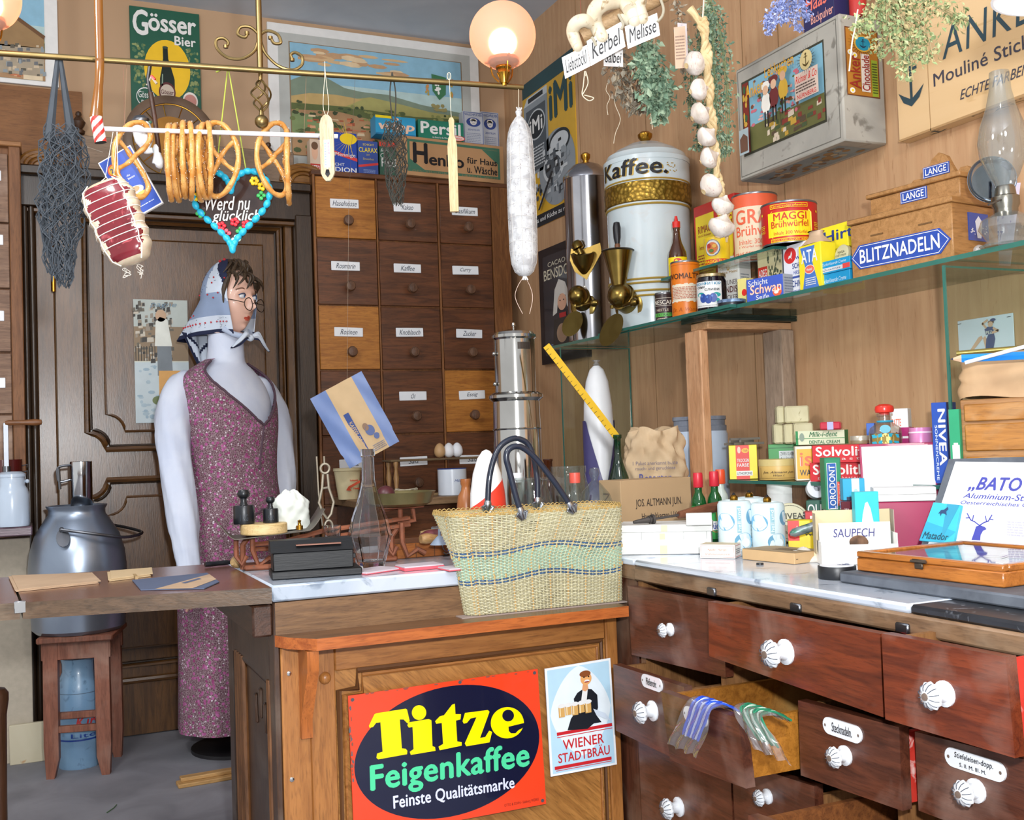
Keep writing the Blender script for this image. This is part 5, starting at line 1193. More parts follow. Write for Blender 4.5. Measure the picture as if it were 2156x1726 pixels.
yA=PX(1449,700,SX0+.001).y;yB=PX(1482,700,SX0+.001).y
b=B();b.box(-.012,yB-2.2,0,.014,yA-2.2,ZS-.046-ZM,pine,.003);b.obj('front_post',tr)
yC=PX(1622,800,RW-.03).y;yD=PX(1660,800,RW-.03).y
b=B();b.box(RW-SX0-.05,yD-2.2,0,RW-SX0-.004,yC-2.2,ZS-.046-ZM,pineg,.003);b.obj('back_post',tr)
b=B();b.box(-.004,min(yB,yD)-2.2+.01,ZS-.046-ZM,RW-SX0-.004,yA-2.2-.02,ZS-.026-ZM,wood('#c0946c','#a87c54','x',1,.6),.002);b.obj('cross_rail',tr)
b=B()
for q in range(2):b.box(-.02,yB-2.2-.05,ZS-.0255-ZM+q*.0078,RW-SX0-.004,yA-2.2,ZS-.0185-ZM+q*.0078,clear('stacked_glass','#a8c4bc',.05,.02,.25,'#26403c'))
sp_=b.obj('glass_strips',tr)
p1_=PX(1247,705,1.768);b=B();steel=two('canister_steel','#c4c4c8','#a8a8ae',6,.3,.7,.14,metal=1);r=49/FL*PJ((p1_.x,p1_.y,ZS))[2]
pos=Vector((p1_.x,p1_.y,ZS));Ht=zat(pos,380)-ZS;ca=thing('coffee_canister','polished steel coffee canister with brass chutes, left of the white canister','canister',pos,0)
b.lathe([(r*1.07,0),(r*1.07,.012),(r,.018),(r*.985,Ht),(r*1.0,Ht+.002),(.0001,Ht+.002)],steel,48);b.obj('body',ca)
b=B();b.lathe([(r*1.02,Ht),(r*1.02,Ht+.012),(r*.9,Ht+.024),(r*.84,Ht+.03),(r*.6,Ht+.05),(r*.3,Ht+.06),(.0001,Ht+.062)],steel,48);l_=b.obj('lid',ca)
b=B();b.lathe([(.01,0),(.01,.01),(.016,.018),(.017,.03),(.01,.036),(.0001,.037)],BRASS,18,(0,0,Ht+.06));b.obj('knob',l_)
brs=two('old_brass','#978046','#7a6432',12,.3,.7,.27,metal=1)
def tap(par_,ang,r,z,hopper,k=1.0):
 Rz=Matrix.Rotation(ang,4,'Z')
 b=B();b.T=Rz@Matrix.Translation((0,-r,z));Rt=Matrix.Rotation(rad(68),3,'X')
 b.lathe([(.046*k,-.012),(.046*k,-.004),(.04*k,.0)],brs,28,(0,.004,0),Matrix.Rotation(rad(90),3,'X'))
 b.lathe([(.034*k,-.02),(.034*k,.03),(.037*k,.032),(.037*k,.036),(.033*k,.038),(.034*k,.05),(.03*k,.066),(.02*k,.078),(.0001,.084)],brs,28,(0,.012,.012),Rt)
 b.lathe([(.006,.0),(.006,.006),(.0001,.008)],brs,12,(0,-.062*k,-.008),Matrix.Rotation(rad(90),3,'X'))
 b.obj('chute',par_)
 b=B();b.T=Rz@Matrix.Translation((0,-r,z));b.cyl((.02*k,-.04*k,-.004),(.052*k,-.05*k,-.002),.005*k,brs,12);b.lathe([(.006,0),(.011*k,.006),(.012*k,.016),(.008,.026),(.0001,.028)],brs,14,(.05*k,-.05*k,-.002),Matrix.Rotation(rad(90),3,'Y'));b.obj('lever',par_)
 b=B();b.T=Rz@Matrix.Translation((-.018*k,-r-.046*k,z-.066*k))@Matrix.Rotation(rad(-24),4,'X')@Matrix.Rotation(rad(12),4,'Y');b.lathe([(.0001,0),(.034*k,0),(.036*k,.003),(.0001,.003)],brs,30,(0,0,0),Matrix.Rotation(rad(90),3,'X'),1,1.35);b.obj('drop_flap',par_)
tocam=lambda p:math.atan2(-p.x,p.y)-0.0
aa=-math.atan2(pos.x,pos.y)
tap(ca,aa+rad(-22),r,zat(pos,648)-ZS,False,1.0)
b=B();b.T=Matrix.Rotation(aa+rad(-8),4,'Z')@Matrix.Translation((0,-r-.001,zat(pos,560)-ZS));
b.prism([(-.05,.05),(-.03,.04),(.05,.062),(.054,.03),(.03,-.01),(.0,-.06),(-.04,-.03),(-.055,.01)],(0,-.003,0),(1,0,0),(0,0,1),.01,brs)
b.lathe([(.012,-.05),(.035,-.01),(.042,.02),(.036,.022),(.0001,.0)],brs,24,(-.008,-.008,.01),Matrix.Rotation(rad(18),3,'X'));
b.obj('fill_plate',ca)
b=B();b.T=Matrix.Rotation(aa+rad(-8),4,'Z')@Matrix.Translation((0,-r-.001,zat(pos,560)-ZS));b.lathe([(.012,0),(.01,.02),(.02,.024),(.019,.042),(.012,.05),(.0001,.052)],brs,18,(-.012,-.02,.024),Matrix.Rotation(rad(-22),3,'Y'));b.obj('plunger',ca)
p2=PX(1374,690,1.748);pos=Vector((p2.x,p2.y,ZS));D2_=PJ(pos)[2];r=min(91/FL*D2_,RW-1.748-.004);Z_=lambda y:zat(pos,y)-ZS
whit=two('white_lacquer','#ccd8dc','#bccace',4,.3,.7,.25,coat=.3,third='#c8cfd0')
ca=thing('coffee_canister','big white enamel coffee canister with black lettering and a gold band','canister',pos)
zr=Z_(352);b=B();zg0,zg1=Z_(437),Z_(405)
b.lathe([(r*.93,0),(r*.95,.01),(r*.95,Z_(612)-.01),(r*.95,zg0-.02),(r*.96,zg0-.012),(r*.97,zg1+.012),(r*.985,zg1+.016),(r*.985,zr),(.0001,zr)],whit,64)
F=Cyl(b,r*.985,zg1+.02,zr,-95,95);aK=math.degrees(aa);F.a0=rad(-95)-math.atan2(-pos.x,pos.y)*-1;
ac=math.atan2(pos.x,pos.y)*-1;F.a0=ac*-1*-1+rad(-95);F.a1=F.a0+rad(190)
gld=C('#b89a48',.4,.3)
F.l=.0008;F.text('Kaffee.',.115,.08,.66,.95,gld,1,.045,.08);F.text('Kaffee.',.105,.1,.65,.97,BLACK,2,.04,.08)
for j in range(16):F.ell(.66+.035*math.cos(j*.9)+.006*j/3,.45+.22*math.sin(j*1.3),.006,.03,gld,1)
b.obj('body',ca,sm=50)
b=B();b.lathe([(r*.985,zg0-.006),(r*1.005,zg0-.004),(r*1.01,(zg0+zg1)/2),(r*1.005,zg1+.006),(r*.985,zg1+.008)],two('hammered_brass','#a8883a','#7a6020',90,.3,.6,.35,kind='vor',metal=.8,bump=.5),64);b.obj('hammered_band',ca)
for z in(zg0-.014,zg1+.014,Z_(598),Z_(606),Z_(622),Z_(632)):b=B();b.tube([(r*.965*math.cos(a),r*.965*math.sin(a),z)for a in[2*PI*j/56 for j in range(56)]],.0035,gld,6,True);b.obj('gold_ring',ca)
b=B();b.lathe([(r*1.0,zr-.004),(r*1.0,zr+.01),(r*.95,zr+.016),(r*.9,zr+.03),(r*.86,zr+.032),(r*.7,zr+.048),(r*.66,zr+.05),(r*.4,zr+.068),(r*.2,zr+.074),(.0001,zr+.075)],whit,56);l_=b.obj('lid',ca)
b=B();b.lathe([(.014,0),(.012,.008),(.022,.02),(.023,.03),(.014,.038),(.0001,.04)],BRASS,20,(0,0,zr+.072));b.obj('knob',l_)
a3=ac*-1*-1+rad(-36)
tap(ca,a3,r*.94,Z_(650),True,1.12)
b=B();b.T=Matrix.Rotation(a3,4,'Z')@Matrix.Translation((0,-r*.94-.035,Z_(612)))
hh=Z_(540)-Z_(612);b.lathe([(.02,0),(.044,hh*.94),(.046,hh),(.041,hh),(.017,.004)],brs,32);b.lathe([(.046,hh-.003),(.05,hh),(.046,hh+.003)],C('#4a4030',.4,.6),32);b.obj('hopper',ca)
b=B();b.T=Matrix.Rotation(a3,4,'Z')@Matrix.Translation((0,-r*.94-.035,Z_(612)));b.cyl((0,0,hh*.3),(0,0,hh+.01),.004,DSTEEL);b.lathe([(.008,hh+.006),(.009,hh+.016),(.007,hh+.022)],wood('#7a4e30','#5c3820','z',2,.4),14);b.lathe([(.007,hh+.02),(.011,hh+.04),(.012,hh+.07),(.009,hh+.085),(.0001,hh+.088)],BLACK,16);b.obj('scoop_handle',ca)
X_up=1.66;pa=PX(1393,588,X_up);pb_=PX(1628,516,X_up);ZU=(pa.z+pb_.z)/2
sheet('small_glass_shelf','short upper glass plate below the big red and orange cans',X_up,pb_.y,RW-.003,min(pa.y,pos.y-r-.004),ZU-.007,ZU)
def can(name,lab,px,X,z,ytop,wpx,m,prints=None,top=True,rim=None,cat='tin',lidm=None,prof=None,yb=None):
 p=PX(px,600,X);pos=Vector((X,p.y,z));e=PJ(pos);
 for _ in range(5):pos.y+=(e[0]-px)/FL*e[2]*1.05;e=PJ(pos)
 r=wpx/2/FL*e[2];h=zat(pos,ytop)-z;b=B()
 if prof:b.lathe([(a*r,c*h)for a,c in prof],m,40)
 else:b.lathe([(r*.985,0),(r,.002),(r,h-.002),(r*.985,h),(r*.96,h),(r*.95,h-.003),(.0001,h-.003)],m,44)
 if rim:b.lathe([(r*1.005,h-.004),(r*1.02,h-.002),(r*1.005,h+.001),(r*.96,h)],rim,44);b.lathe([(r*1.005,0),(r*1.015,.002),(r*1.005,.004)],rim,44)
 F=Cyl(b,r,0,h,-90,90);q=-math.atan2(pos.x,pos.y);F.a0+=q;F.a1+=q
 if prints:prints(F,b,r,h)
 return b,pos,r,h,F
def fin2(t,name,lab,cat,group=None):return one(t[0],name,lab,cat,t[1],0,group,50)
tinr=C('#8a8c90',.3,.9)
ZU_=ZU+.0006
def pr(F,b,r,h):
 F.rect(.12,.04,.95,.8,C('#e0cdb0',.5),1);F.rect(.0,.04,.12,.2,C('#e0603c',.5),2);o=C('#e0603c',.5);F.text('GRAF',.2,.55,.82,.76,o,2,.03);F.text('Brühwürfel',.2,.38,.95,.53,o,2,.02);F.text('Inhalt: 300',.25,.26,.6,.33,o,2);F.text('1 Würfel wiegt',.25,.2,.62,.24,o,2);F.text('GRAF GESELLSCHAFT',.16,.1,.8,.15,o,2,.01);F.text('Wien',.34,.06,.5,.085,o,2)
fin2(can('broth_can','',1594,1.80,ZU_,414,94,C('#e0603c',.4,0,.05),pr,rim=tinr),'broth_can','tall orange broth cube can, left of and behind the red and yellow can','can')
def pr(F,b,r,h):
 y2=C('#f7d81c',.4);rd=C('#c41f1a',.4);F.poly([(.26,.2),(.3,.14),(.74,.14),(.78,.2),(.78,.72),(.74,.78),(.3,.78),(.26,.72)],y2,1)
 F.rect(.24,.16,.76,.74,y2,1.3);F.text('MAGGI',.32,.54,.7,.72,rd,3,.02);F.text('Brühwürfel',.29,.37,.72,.53,rd,3,.01);F.text('Inhalt 300 Würfel',.32,.2,.7,.28,rd,3);F.rect(.28,.03,.72,.11,rd,2);F.frame(.28,.03,.72,.115,.006,y2,3);F.text('MAGGI GESELLSCHAFT WIEN',.3,.045,.7,.095,y2,4);F.rect(.28,.83,.72,.93,rd,2);F.frame(.28,.83,.72,.93,.006,y2,3);F.text('Kühl und trocken aufbewahren',.3,.855,.7,.905,y2,4)
 for u in(.12,.88):F.text('MAGGI',u-.06,.3,u+.06,.36,y2,2);F.lines(u-.06,.38,u+.06,.5,3,y2,2);F.ell(u,.75,.02,.03,y2,2)
fin2(can('broth_can','',1664,1.715,ZU_,433,115,C('#c41f1a',.4,0,.05),pr,rim=tinr),'broth_can','wide red broth cube can with a big yellow label','can')
def pr(F,S,T,L):
 y2=C('#f0d420',.4);F.rect(.04,.03,.5,.86,y2,1);rd=C('#a01f1a',.4);F.text('RIMAG',.1,.62,.42,.72,rd,2,.02);F.text('MAGGI Rindsuppe',.1,.56,.42,.6,rd,2);F.text('fettreich und mild',.12,.4,.46,.46,rd,2);F.lines(.08,.08,.46,.34,7,rd,2);F.rect(.6,.03,.98,.86,y2,1);F.text('MAGGI',.62,.62,.96,.74,rd,2,.02)
carton('stock_box','tall red and yellow stock box beside the white canister, behind the garlic','box',Xbox(1460,1552,438,1.80,ZU_),.06,C('#c02a22',.42),pr)
def pr(F,b,r,h):
 F.ell(.38,.6,.2,.3,C('#2a6ab0',.4),1);F.ell(.38,.6,.18,.27,WHITE,2);F.ell(.38,.6,.14,.2,C('#e07a30',.4),3);F.ell(.44,.66,.05,.07,C('#f0b840',.4),4);F.ell(.3,.68,.05,.08,C('#c03028',.4),4);F.ell(.36,.5,.06,.06,C('#5a8a3a',.4),4);F.rect(.1,.04,.9,.2,C('#d03a24',.4),1);F.text('MAGGI SULZE',.14,.06,.86,.17,YEL,2,.02)
fin2(can('aspic_can','',1511,1.70,ZU_,502,53,C('#f0cc1a',.4),pr),'aspic_can','small yellow can with a round food picture below the garlic','can')
ZB=ZS+.0016
b=B();t_=can('seasoning_bottle','',1432,1.70,ZB,480,40,C('#4a2a18',.1,0,.05,20,0,.6),None,prof=[(.9,0),(1,.04),(1,.68),(.93,.74),(.52,.84),(.38,.91),(.34,.97),(.38,.98),(.38,1),(.001,1)])
sb=thing('seasoning_bottle','brown seasoning bottle with red nozzle behind the orange malt tin','bottle',t_[1])
b,pos_,r,h,F=t_;F.r=r*1.0
F.rect(.1,.48,.9,.68,YEL,1);F.text('Würze',.24,.51,.76,.6,REDM,2,.02);F.ell(.5,.645,.13,.02,REDM,2);b.obj('glass',sb)
b=B();b.lathe([(r*.42,h),(r*.42,h+.018),(r*.2,h+.02),(r*.14,h+.034),(.0001,h+.035)],REDM,18);b.obj('nozzle_cap',sb)
def pr(F,b,r,h):
 F.rect(.1,.9,.9,.905,BLACK,1);F.text('NESCAFÉ',.12,.6,.8,.78,C('#e8e0d0',.4),2,.02);F.frame(.1,.56,.82,.82,.01,C('#e8e0d0',.4),1);F.text('NESTLE',.2,.38,.6,.46,C('#d8c8b0',.4),2);F.rect(0,.2,1,.32,C('#5ab04a',.4),1);F.text('EXTRAIT',.2,.22,.7,.3,C('#2a3a2a',.4),2);F.rect(.8,.05,.98,.9,C('#d8c8a0',.5),.5);F.lines(.2,.06,.7,.16,2,C('#d8c8b0',.4),2)
fin2(can('coffee_tin','',1402,1.665,ZS+.0016,618,42,C('#3a2a2a',.35),pr,rim=tinr),'coffee_tin','small dark brown instant coffee tin at the left end of the shelf goods','tin')
def pr(F,b,r,h):
 F.text('OVOMALTINE',.02,.68,.98,.78,C('#3a1a10',.4),2,.03);F.line([(.05,.62),(.95,.68)],.002,C('#3a1a10',.4),2);F.rect(.15,.28,.8,.58,C('#e8dcc4',.5),1);F.scatter(12,.15,.27,.8,.3,[C('#e8dcc4',.5)],.06,.02,1.5);F.scatter(12,.15,.56,.8,.59,[C('#e8dcc4',.5)],.06,.02,1.5);F.lines(.2,.32,.74,.54,8,C('#b86a50',.5),9);F.text('Dr. A. Wander',.15,.1,.85,.17,C('#a84a10',.4),2,0,.3);F.rect(0,.93,1,.935,C('#a84a10',.4),1)
fin2(can('malt_tin','',1446,1.658,ZB,553,60,C('#e07818',.38,0,.08),pr,rim=tinr),'malt_tin','tall orange malt drink tin with a cream label','tin')
t_=can('plum_jar','',1500,1.664,ZB,580,64,C('#14101a',.08,0,.05,20,0,.7),None,prof=[(.92,0),(1,.05),(1,.82),(.9,.92),(.9,.94),(.001,.94)])
pj=thing('plum_jam_jar','dark plum jam jar with a white label and gold lid','jar',t_[1]);b,pos_,r,h,F=t_
F.rect(.12,.12,.72,.8,WHITE,1);F.text('КОНФИТЮР',.14,.7,.7,.78,C('#2a8ab0',.4),2,.02);F.text('сини',.18,.62,.36,.68,BLACK,2,.01);F.text('сливи',.36,.55,.66,.61,BLACK,2,.01)
for u,v in((.32,.36),(.43,.33),(.53,.36)):F.ell(u,v,.075,.12,C('#23469a',.4),2+u);F.ell(u-.02,v+.05,.02,.03,C('#4a78c8',.4),4)
for u,v in((.6,.44),(.26,.46),(.58,.3)):F.ell(u,v,.09,.06,C('#1a9a9a',.4),1.6)
F.lines(.16,.15,.6,.18,1,C('#888',.4)if 0 else C('#888888',.4),2);b.obj('glass',pj)
b=B();b.lathe([(r*.95,h*.93),(r*.97,h*.935),(r*.97,h*1.0),(r*.9,h*1.02),(.0001,h*1.02)],C('#c9b48c',.25,.8),40);b.obj('lid',pj)
b=B();t_=can('flat_tin','',1541,1.65,ZB,632,58,C('#2e3034',.3,.4));b,pos_,r,h,F=t_;b.lathe([(r*1.02,h*.6),(r*1.02,h),(.0001,h+.001)],two('worn_blue_lid','#8aa6c8','#4a5f80',60,.4,.6,.4,metal=.3),40)
fin2(t_,'flat_tin','low round tin with a worn blue lid in front of the plum jam','tin')
def pr(F,S,T,L):
 for G in(F,S):G.rect(.0,.85,1,1,C('#dcdcdc',.5),1)
 F.text('Julius Meinl',.08,.7,.92,.76,C('#b08a3a',.5),2,.01);F.ell(.5,.8,.07,.04,C('#d8b060',.5),2);F.text('BRAUNER',.08,.52,.92,.6,C('#5a4a4a',.5),2);F.text('KANDIS-',.04,.38,.96,.49,C('#6a2020',.5),2,.02);F.text('ZUCKER',.12,.25,.9,.34,C('#5a4a4a',.5),2);F.scatter(8,.1,.06,.9,.18,[C('#d8a040',.5)],.08,.04,2,False);S.lines(.1,.3,.8,.7,8,C('#9aa0a8',.5))
carton('sugar_box','white sugar box with brown lettering behind the plum jam','box',Xbox(1510,1560,545,1.73,ZB,-75),.05,C('#f0efec',.5),pr)
def pr(F,S,T,L):F.text('RO',.2,.1,.8,.3,REDM,2,.02);F.ell(.8,.5,.3,.12,REDM,1)
carton('small_yellow_box','tiny pale yellow box squeezed left of the blue soap box','box',Xbox(1552,1572,588,1.672,ZB,-80),.03,C('#e4d884',.5),pr)
def pr(F,S,T,L):
 F.text('Schicht',.06,.7,.6,.93,WHITE,2,.01);F.text('Schwan',.1,.32,.96,.72,C('#e87850',.45),2,.05,.1);F.text('Schwan',.1,.32,.96,.72,C('#f8d8c0',.45),3,.015,.1);F.text('Seife',.26,.08,.62,.28,WHITE,2,.01);F.ell(.84,.3,.12,.2,C('#e8603c',.45),2);F.ell(.82,.28,.06,.07,WHITE,3);F.ell(.88,.36,.03,.05,WHITE,3);S.lines(.1,.1,.9,.9,7,C('#7a8090',.5));S.rect(0,0,1,1,C('#a8acb4',.6),.5)
carton('soap_box','blue soap box with orange lettering and a white swan','box',Xbox(1571,1650,590,1.64,ZB,-78),.05,C('#3f5cc0',.45),pr)
def pr(F,S,T,L):
 F.rect(.02,.5,.4,.74,C('#d03428',.45),1);F.text('ADEG',.05,.55,.38,.69,WHITE,2,.02);g=C('#4a5440',.5);F.line([(.3,.1),(.6,.5),(.9,.95)],.003,g,2);F.scatter(30,.4,.2,.95,.95,[g],.05,.05,2);S.rect(0,0,1,1,C('#8a9098',.5),.5)
carton('olive_box','beige box with a dark olive branch behind the soap box','box',Xbox(1594,1650,536,1.73,ZB),.05,C('#d0c79c',.5),pr)
def pr(F,S,T,L):
 F.ell(.28,.8,.24,.15,C('#d83030',.45),1);F.poly([(.2,.74),(.24,.8),(.3,.8),(.34,.88),(.37,.82),(.33,.76),(.36,.72),(.3,.76)],WHITE,2);F.text('WEISSE',.5,.7,1,.76,BLU,2,.01);F.text('SCHICHT',.36,.54,1,.64,C('#24408c',.45),2,.03);F.text('HIRSCH-SEIFE',.4,.43,1,.5,BLU,2);F.rect(0,.36,1,.4,C('#3a54a8',.45),1);F.text('SCHICHT',.2,.2,1,.32,C('#24408c',.45),2,.03);F.text('HIRSCH-SEIFE',.3,.07,1,.14,BLU,2,.01)
carton('white_soap_box','white soap box with a red stag disc behind the scouring powder','box',Xbox(1648,1706,520,1.70,ZB),.05,C('#eceef4',.5),pr)
pS=Xbox(1680,1731,520,1.648,ZB);p,w,h,a=pS;sc_=thing('scouring_powder','yellow and blue scouring powder carton bottle with pale shoulder','carton bottle',p,a)
b=B();b.box(0,0,0,w,.045,h,C('#f0dc28',.45),.002);F=Flat(b,(0,0,0),(w,0,0),(0,0,h));bl3=C('#4a78c4',.45)
F.poly([(.1,.95),(.75,.95),(.62,.6),(.9,.0),(.15,0),(.3,.5)],bl3,1);F.text('ATA',.14,.6,.86,.88,WHITE,2,.03);F.ell(.5,.45,.22,.1,WHITE,3);F.ell(.5,.45,.2,.085,C('#e86a5a',.45),4);F.text('Henkel',.38,.42,.62,.48,WHITE,5,.02);F.lines(.3,.1,.75,.28,4,WHITE,3);b.obj('carton',sc_)
b=B();W2_=w/2
def shf(u,v):
 a_=2*PI*u;k_=4-2*v;c,s=math.cos(a_),math.sin(a_);f=(abs(c)**k_+abs(s)**k_)**(-1/k_);rr=(1-.5*min(1,v*1.6))if v<.8 else .5+.06*(v-.8)*5
 return Vector((W2_+W2_*c*f*rr,.0225+.0225*s*f*rr,h+.03*v))
b.grid(shf,32,10,C('#c9ab8c',.5),True);b.lathe([(.0001,h+.03),(W2_*.5,h+.03)],C('#c9ab8c',.5),20,(W2_,.0225,0));b.obj('shoulder',sc_)
def pr(F,S,T,L):F.text('Hirt',.12,.35,1.2,.8,C('#24408c',.45),2,.03)
def pr2_(F,S,T,L):F.text('H',.1,.2,.45,.7,C('#24408c',.45),2,.06);F.rect(0,.9,1,1,C('#d8c820',.45),1)
A_=Xbox(1729,1786,533,1.72,ZB);carton('yellow_box','yellow box with a blue letter standing under the upper yellow box','box',A_,.05,C('#f2e028',.45),pr2_)
A2=Xbox(1727,1786,482,1.718,ZB+A_[2]+.0004);carton('yellow_box','upper yellow box with blue letters beside the wooden needle cabinet','box',A2,.05,C('#f4e42c',.45),pr)
def pr(F,S,T,L):F.text('Zuckerlösende Creme',.14,.3,.9,.62,C('#d8f0f8',.45),2,0,.3)
A_=Xbox(1720,1790,582,1.655,ZB);carton('tube_box','lower sky blue tube box lying beside the needle cabinet','box',A_,.035,C('#1a9ad0',.42),pr)
def pr(F,S,T,L):F.text('Zuckerlösende Creme',.2,.62,.9,.85,C('#d8f0f8',.45),2,0,.3);F.rect(.05,.12,1,.45,C('#d8dce0',.4),1);F.rect(.8,.12,1,.5,C('#e04a48',.45),2);F.text('Qualität',.2,.2,.75,.36,C('#5a6a88',.4),2,0,.3)
carton('tube_box','upper sky blue tube box with a silver tube picture and red end','box',Xbox(1716,1790,556,1.652,ZB+A_[2]+.0004),.035,C('#1a9ad0',.42),pr)
p=PX(1781,545,1.69);b=B();rr2=.022;Rn=Matrix.Rotation(rad(-80),3,'Y')
b.lathe([(rr2,0),(rr2*1.02,.003),(rr2*1.02,.012),(rr2*.9,.014),(.0001,.014)],C('#d8d2a8',.4),40,(0,0,0),Rn);F=Flat(b,Vector((-.0146,rr2,-rr2)),(0,-2*rr2,0),(0,0,2*rr2));F.n=Vector((-1,0,0));F.text('NIVEA',.3,.6,.8,.72,BLACK,1);F.text('cold cream',.12,.44,.9,.58,C('#6a6450',.5),1,0,.3)
one(b,'cream_tin','round cream coloured tin leaning against the yellow boxes','tin',(1.69,p.y,ZB+A_[2]+.04))
bz_=C('#2448a0',.25,0,.05,20,0,.5);ok2=wood('#a87a48','#8f6434','y',1.2,.5,None,.1);oke=wood('#a87a48','#8f6434','x',1.2,.5)
e1_=PX(2008,570,1.643);a=Xbox(1788,2009,440,1.636,ZB,-82);nc=thing('needle_cabinet','stepped oak needle cabinet with blue enamel name plates','cabinet',a[0],a[3]);w=a[1];dpt=.15
z1=zat(a[0],476)-ZB
b=B();b.box(0,0,0,w,dpt,z1,ok2,.002);b.box(-.005,-.006,z1,w+.005,dpt,z1+.012,ok2,.002);b.obj('lower_case',nc)
z2=z1+.012;h2=zat(a[0],420)-ZB-z2
b=B();b.box(.02,.045,z2,w-.01,dpt,z2+h2,ok2,.002);b.box(.013,.038,z2+h2,w-.004,dpt,z2+h2+.01,ok2,.002);b.obj('upper_case',nc)
z3=z2+h2+.01
b=B();P=[(0,0),(0,.012),(.02,.02),(.035,.035),(.05,.034),(.06,.022),(.072,.045),(.082,.075),(.1,.088),(.118,.075),(.128,.05),(.14,.024),(.15,.036),(.165,.036),(.178,.02),(.2,.012),(.2,0)]
b.prism([(.035+x*(w-.05)/.2,z*.85)for x,z in P],(0,dpt-.02,z3),(1,0,0),(0,0,1),.012,ok2);b.obj('crest_board',nc)
def enam_plate(x0,z0,x1,z1_,y,txt,poly=None,nm='enamel_plate'):
 b=B();W=x1-x0;H=z1_-z0
 P=poly or[(0,0),(1,0),(1,1),(0,1)]
 b.prism([(x*W,z*H)for x,z in P],(x0,y-.002,z0),(1,0,0),(0,0,1),.002,bz_);F=Flat(b,(x0,y-.002,z0),(W,0,0),(0,0,H))
 if poly:cx=sum(p[0]for p in P)/len(P);F.line([(.5+(x-.5)*.96,.5+(z-.5)*.88)for x,z in P+P[:1]],.0012,WHITE,1)
 else:F.frame(.02,.06,.98,.94,.015,WHITE,1)
 if txt:F.text(txt,.1,.22,.9,.8,WHITE,2,.03)
 b.obj(nm,nc)
enam_plate(.0,z1*.16,w-.004,z1*.6,0,'BLITZNADELN',[(0,.5),(.09,0),(.9,.0),(1,.5),(.9,1),(.09,1)]);enam_plate(.1,z2+h2*.4,.1+.065,z2+h2*.95,.045,'LANGE');enam_plate(w*.5-.03,z3+.026,w*.5+.035,z3+.05,dpt-.02,'LANGE')
b=B();b.T=Matrix.Translation((w,0,0))@Matrix.Rotation(rad(90),4,'Z')
b.box(.05,-.002,z1*.38,.115,0,z1*.86,bz_);F=Flat(b,(.05,-.002,z1*.38),(.065,0,0),(0,0,z1*.48));F.poly([(.4,.1),(.6,.1),(.68,.7),(.5,.9),(.32,.7)],C('#d8dce8',.3),1);F.scatter(16,.1,.2,.9,.85,[C('#d8dce8',.3)],.06,.03,1.2);b.obj('enamel_plate',nc)
for x in(.07,.19):b=B();b.box(x-.016,-.0018,z1*.72,x+.016,0,z1*.745,C('#6a4a26',.5));b.obj('hinge',nc)
pl_=stand(2122,PJ((1.66,1.40,1.33))[2],ZB);D3=PJ(pl_)[2];k_=D3/FL;zl=lambda y:zat(pl_,y)-ZB
ol=thing('oil_lamp','glass oil lamp with tall chimney and round reflector at the right edge','oil lamp',pl_)
cg=clear('lamp_glass','#e4e8e6',.3,.04,.07,'#dfe6e6')
b=B();b.lathe([(52*k_,0),(56*k_,.004),(50*k_,zl(518)),(40*k_,zl(505)),(56*k_,zl(480)),(50*k_,zl(462)),(24*k_,zl(448)),(.001,zl(447))],cg,36);b.obj('oil_font',ol)
b=B();b.lathe([(24*k_,zl(450)),(24*k_,zl(440)),(28*k_,zl(432)),(28*k_,zl(415)),(22*k_,zl(412)),(20*k_,zl(396)),(18*k_,zl(392)),(.001,zl(392))],C('#8d8a80',.25,1),30);b.cyl((-28*k_,-.01,zl(425)),(-66*k_,-.012,zl(438)),.0018,DSTEEL,8);b.obj('burner',ol)
b=B();b.lathe([(16*k_,zl(395)),(30*k_,zl(370)),(46*k_,zl(330)),(50*k_,zl(300)),(44*k_,zl(265)),(30*k_,zl(225)),(22*k_,zl(190)),(20*k_,zl(152))],cg,36);b.obj('chimney',ol)
b=B();Rr=Matrix.Rotation(rad(90),3,'X');b.lathe([(.0001,-.014),(26*k_,-.011),(44*k_,-.004),(50*k_,.004),(51*k_,.004),(44*k_,-.006)],C('#9da3ac',.08,1),40,(22*k_,52*k_,zl(365)),Matrix.Rotation(-.6,3,'Z')@Rr);b.cyl((22*k_,50*k_,zl(365)),(8*k_,20*k_,zl(425)),.003,DSTEEL);b.obj('reflector',ol)
b=B();b.T=Matrix.Rotation(rad(12),4,'X');b.box(0,-.07,0,.001,0,.17,C('#d8ccdc',.6));F=Flat(b,(0,0,0),(0,-.07,0),(0,0,.17));F.text('OHRT',.1,.3,.6,.42,C('#5a4a9a',.5),1,.02,.2);F.scatter(20,.1,.5,.9,.9,[C('#8a6ab0',.5),C('#a890c0',.5)],.05,.03,1);F.rect(.0,.0,.5,.12,C('#d85a78',.5),1)
pp_=PX(2066,480,RW-.03);one(b,'printed_sheet','pale violet printed sheet standing between the needle cabinet and the lamp','paper',(RW-.03,pp_.y,ZB+.016))
b=B();pk=stand(2062,2.06,ZB);b.ball((0,0,.011),.011,clear('glass_knob','#e8e8e8',.4,.05,.2));one(b,'glass_stopper','small clear glass stopper lying beside the oil lamp','stopper',pk)
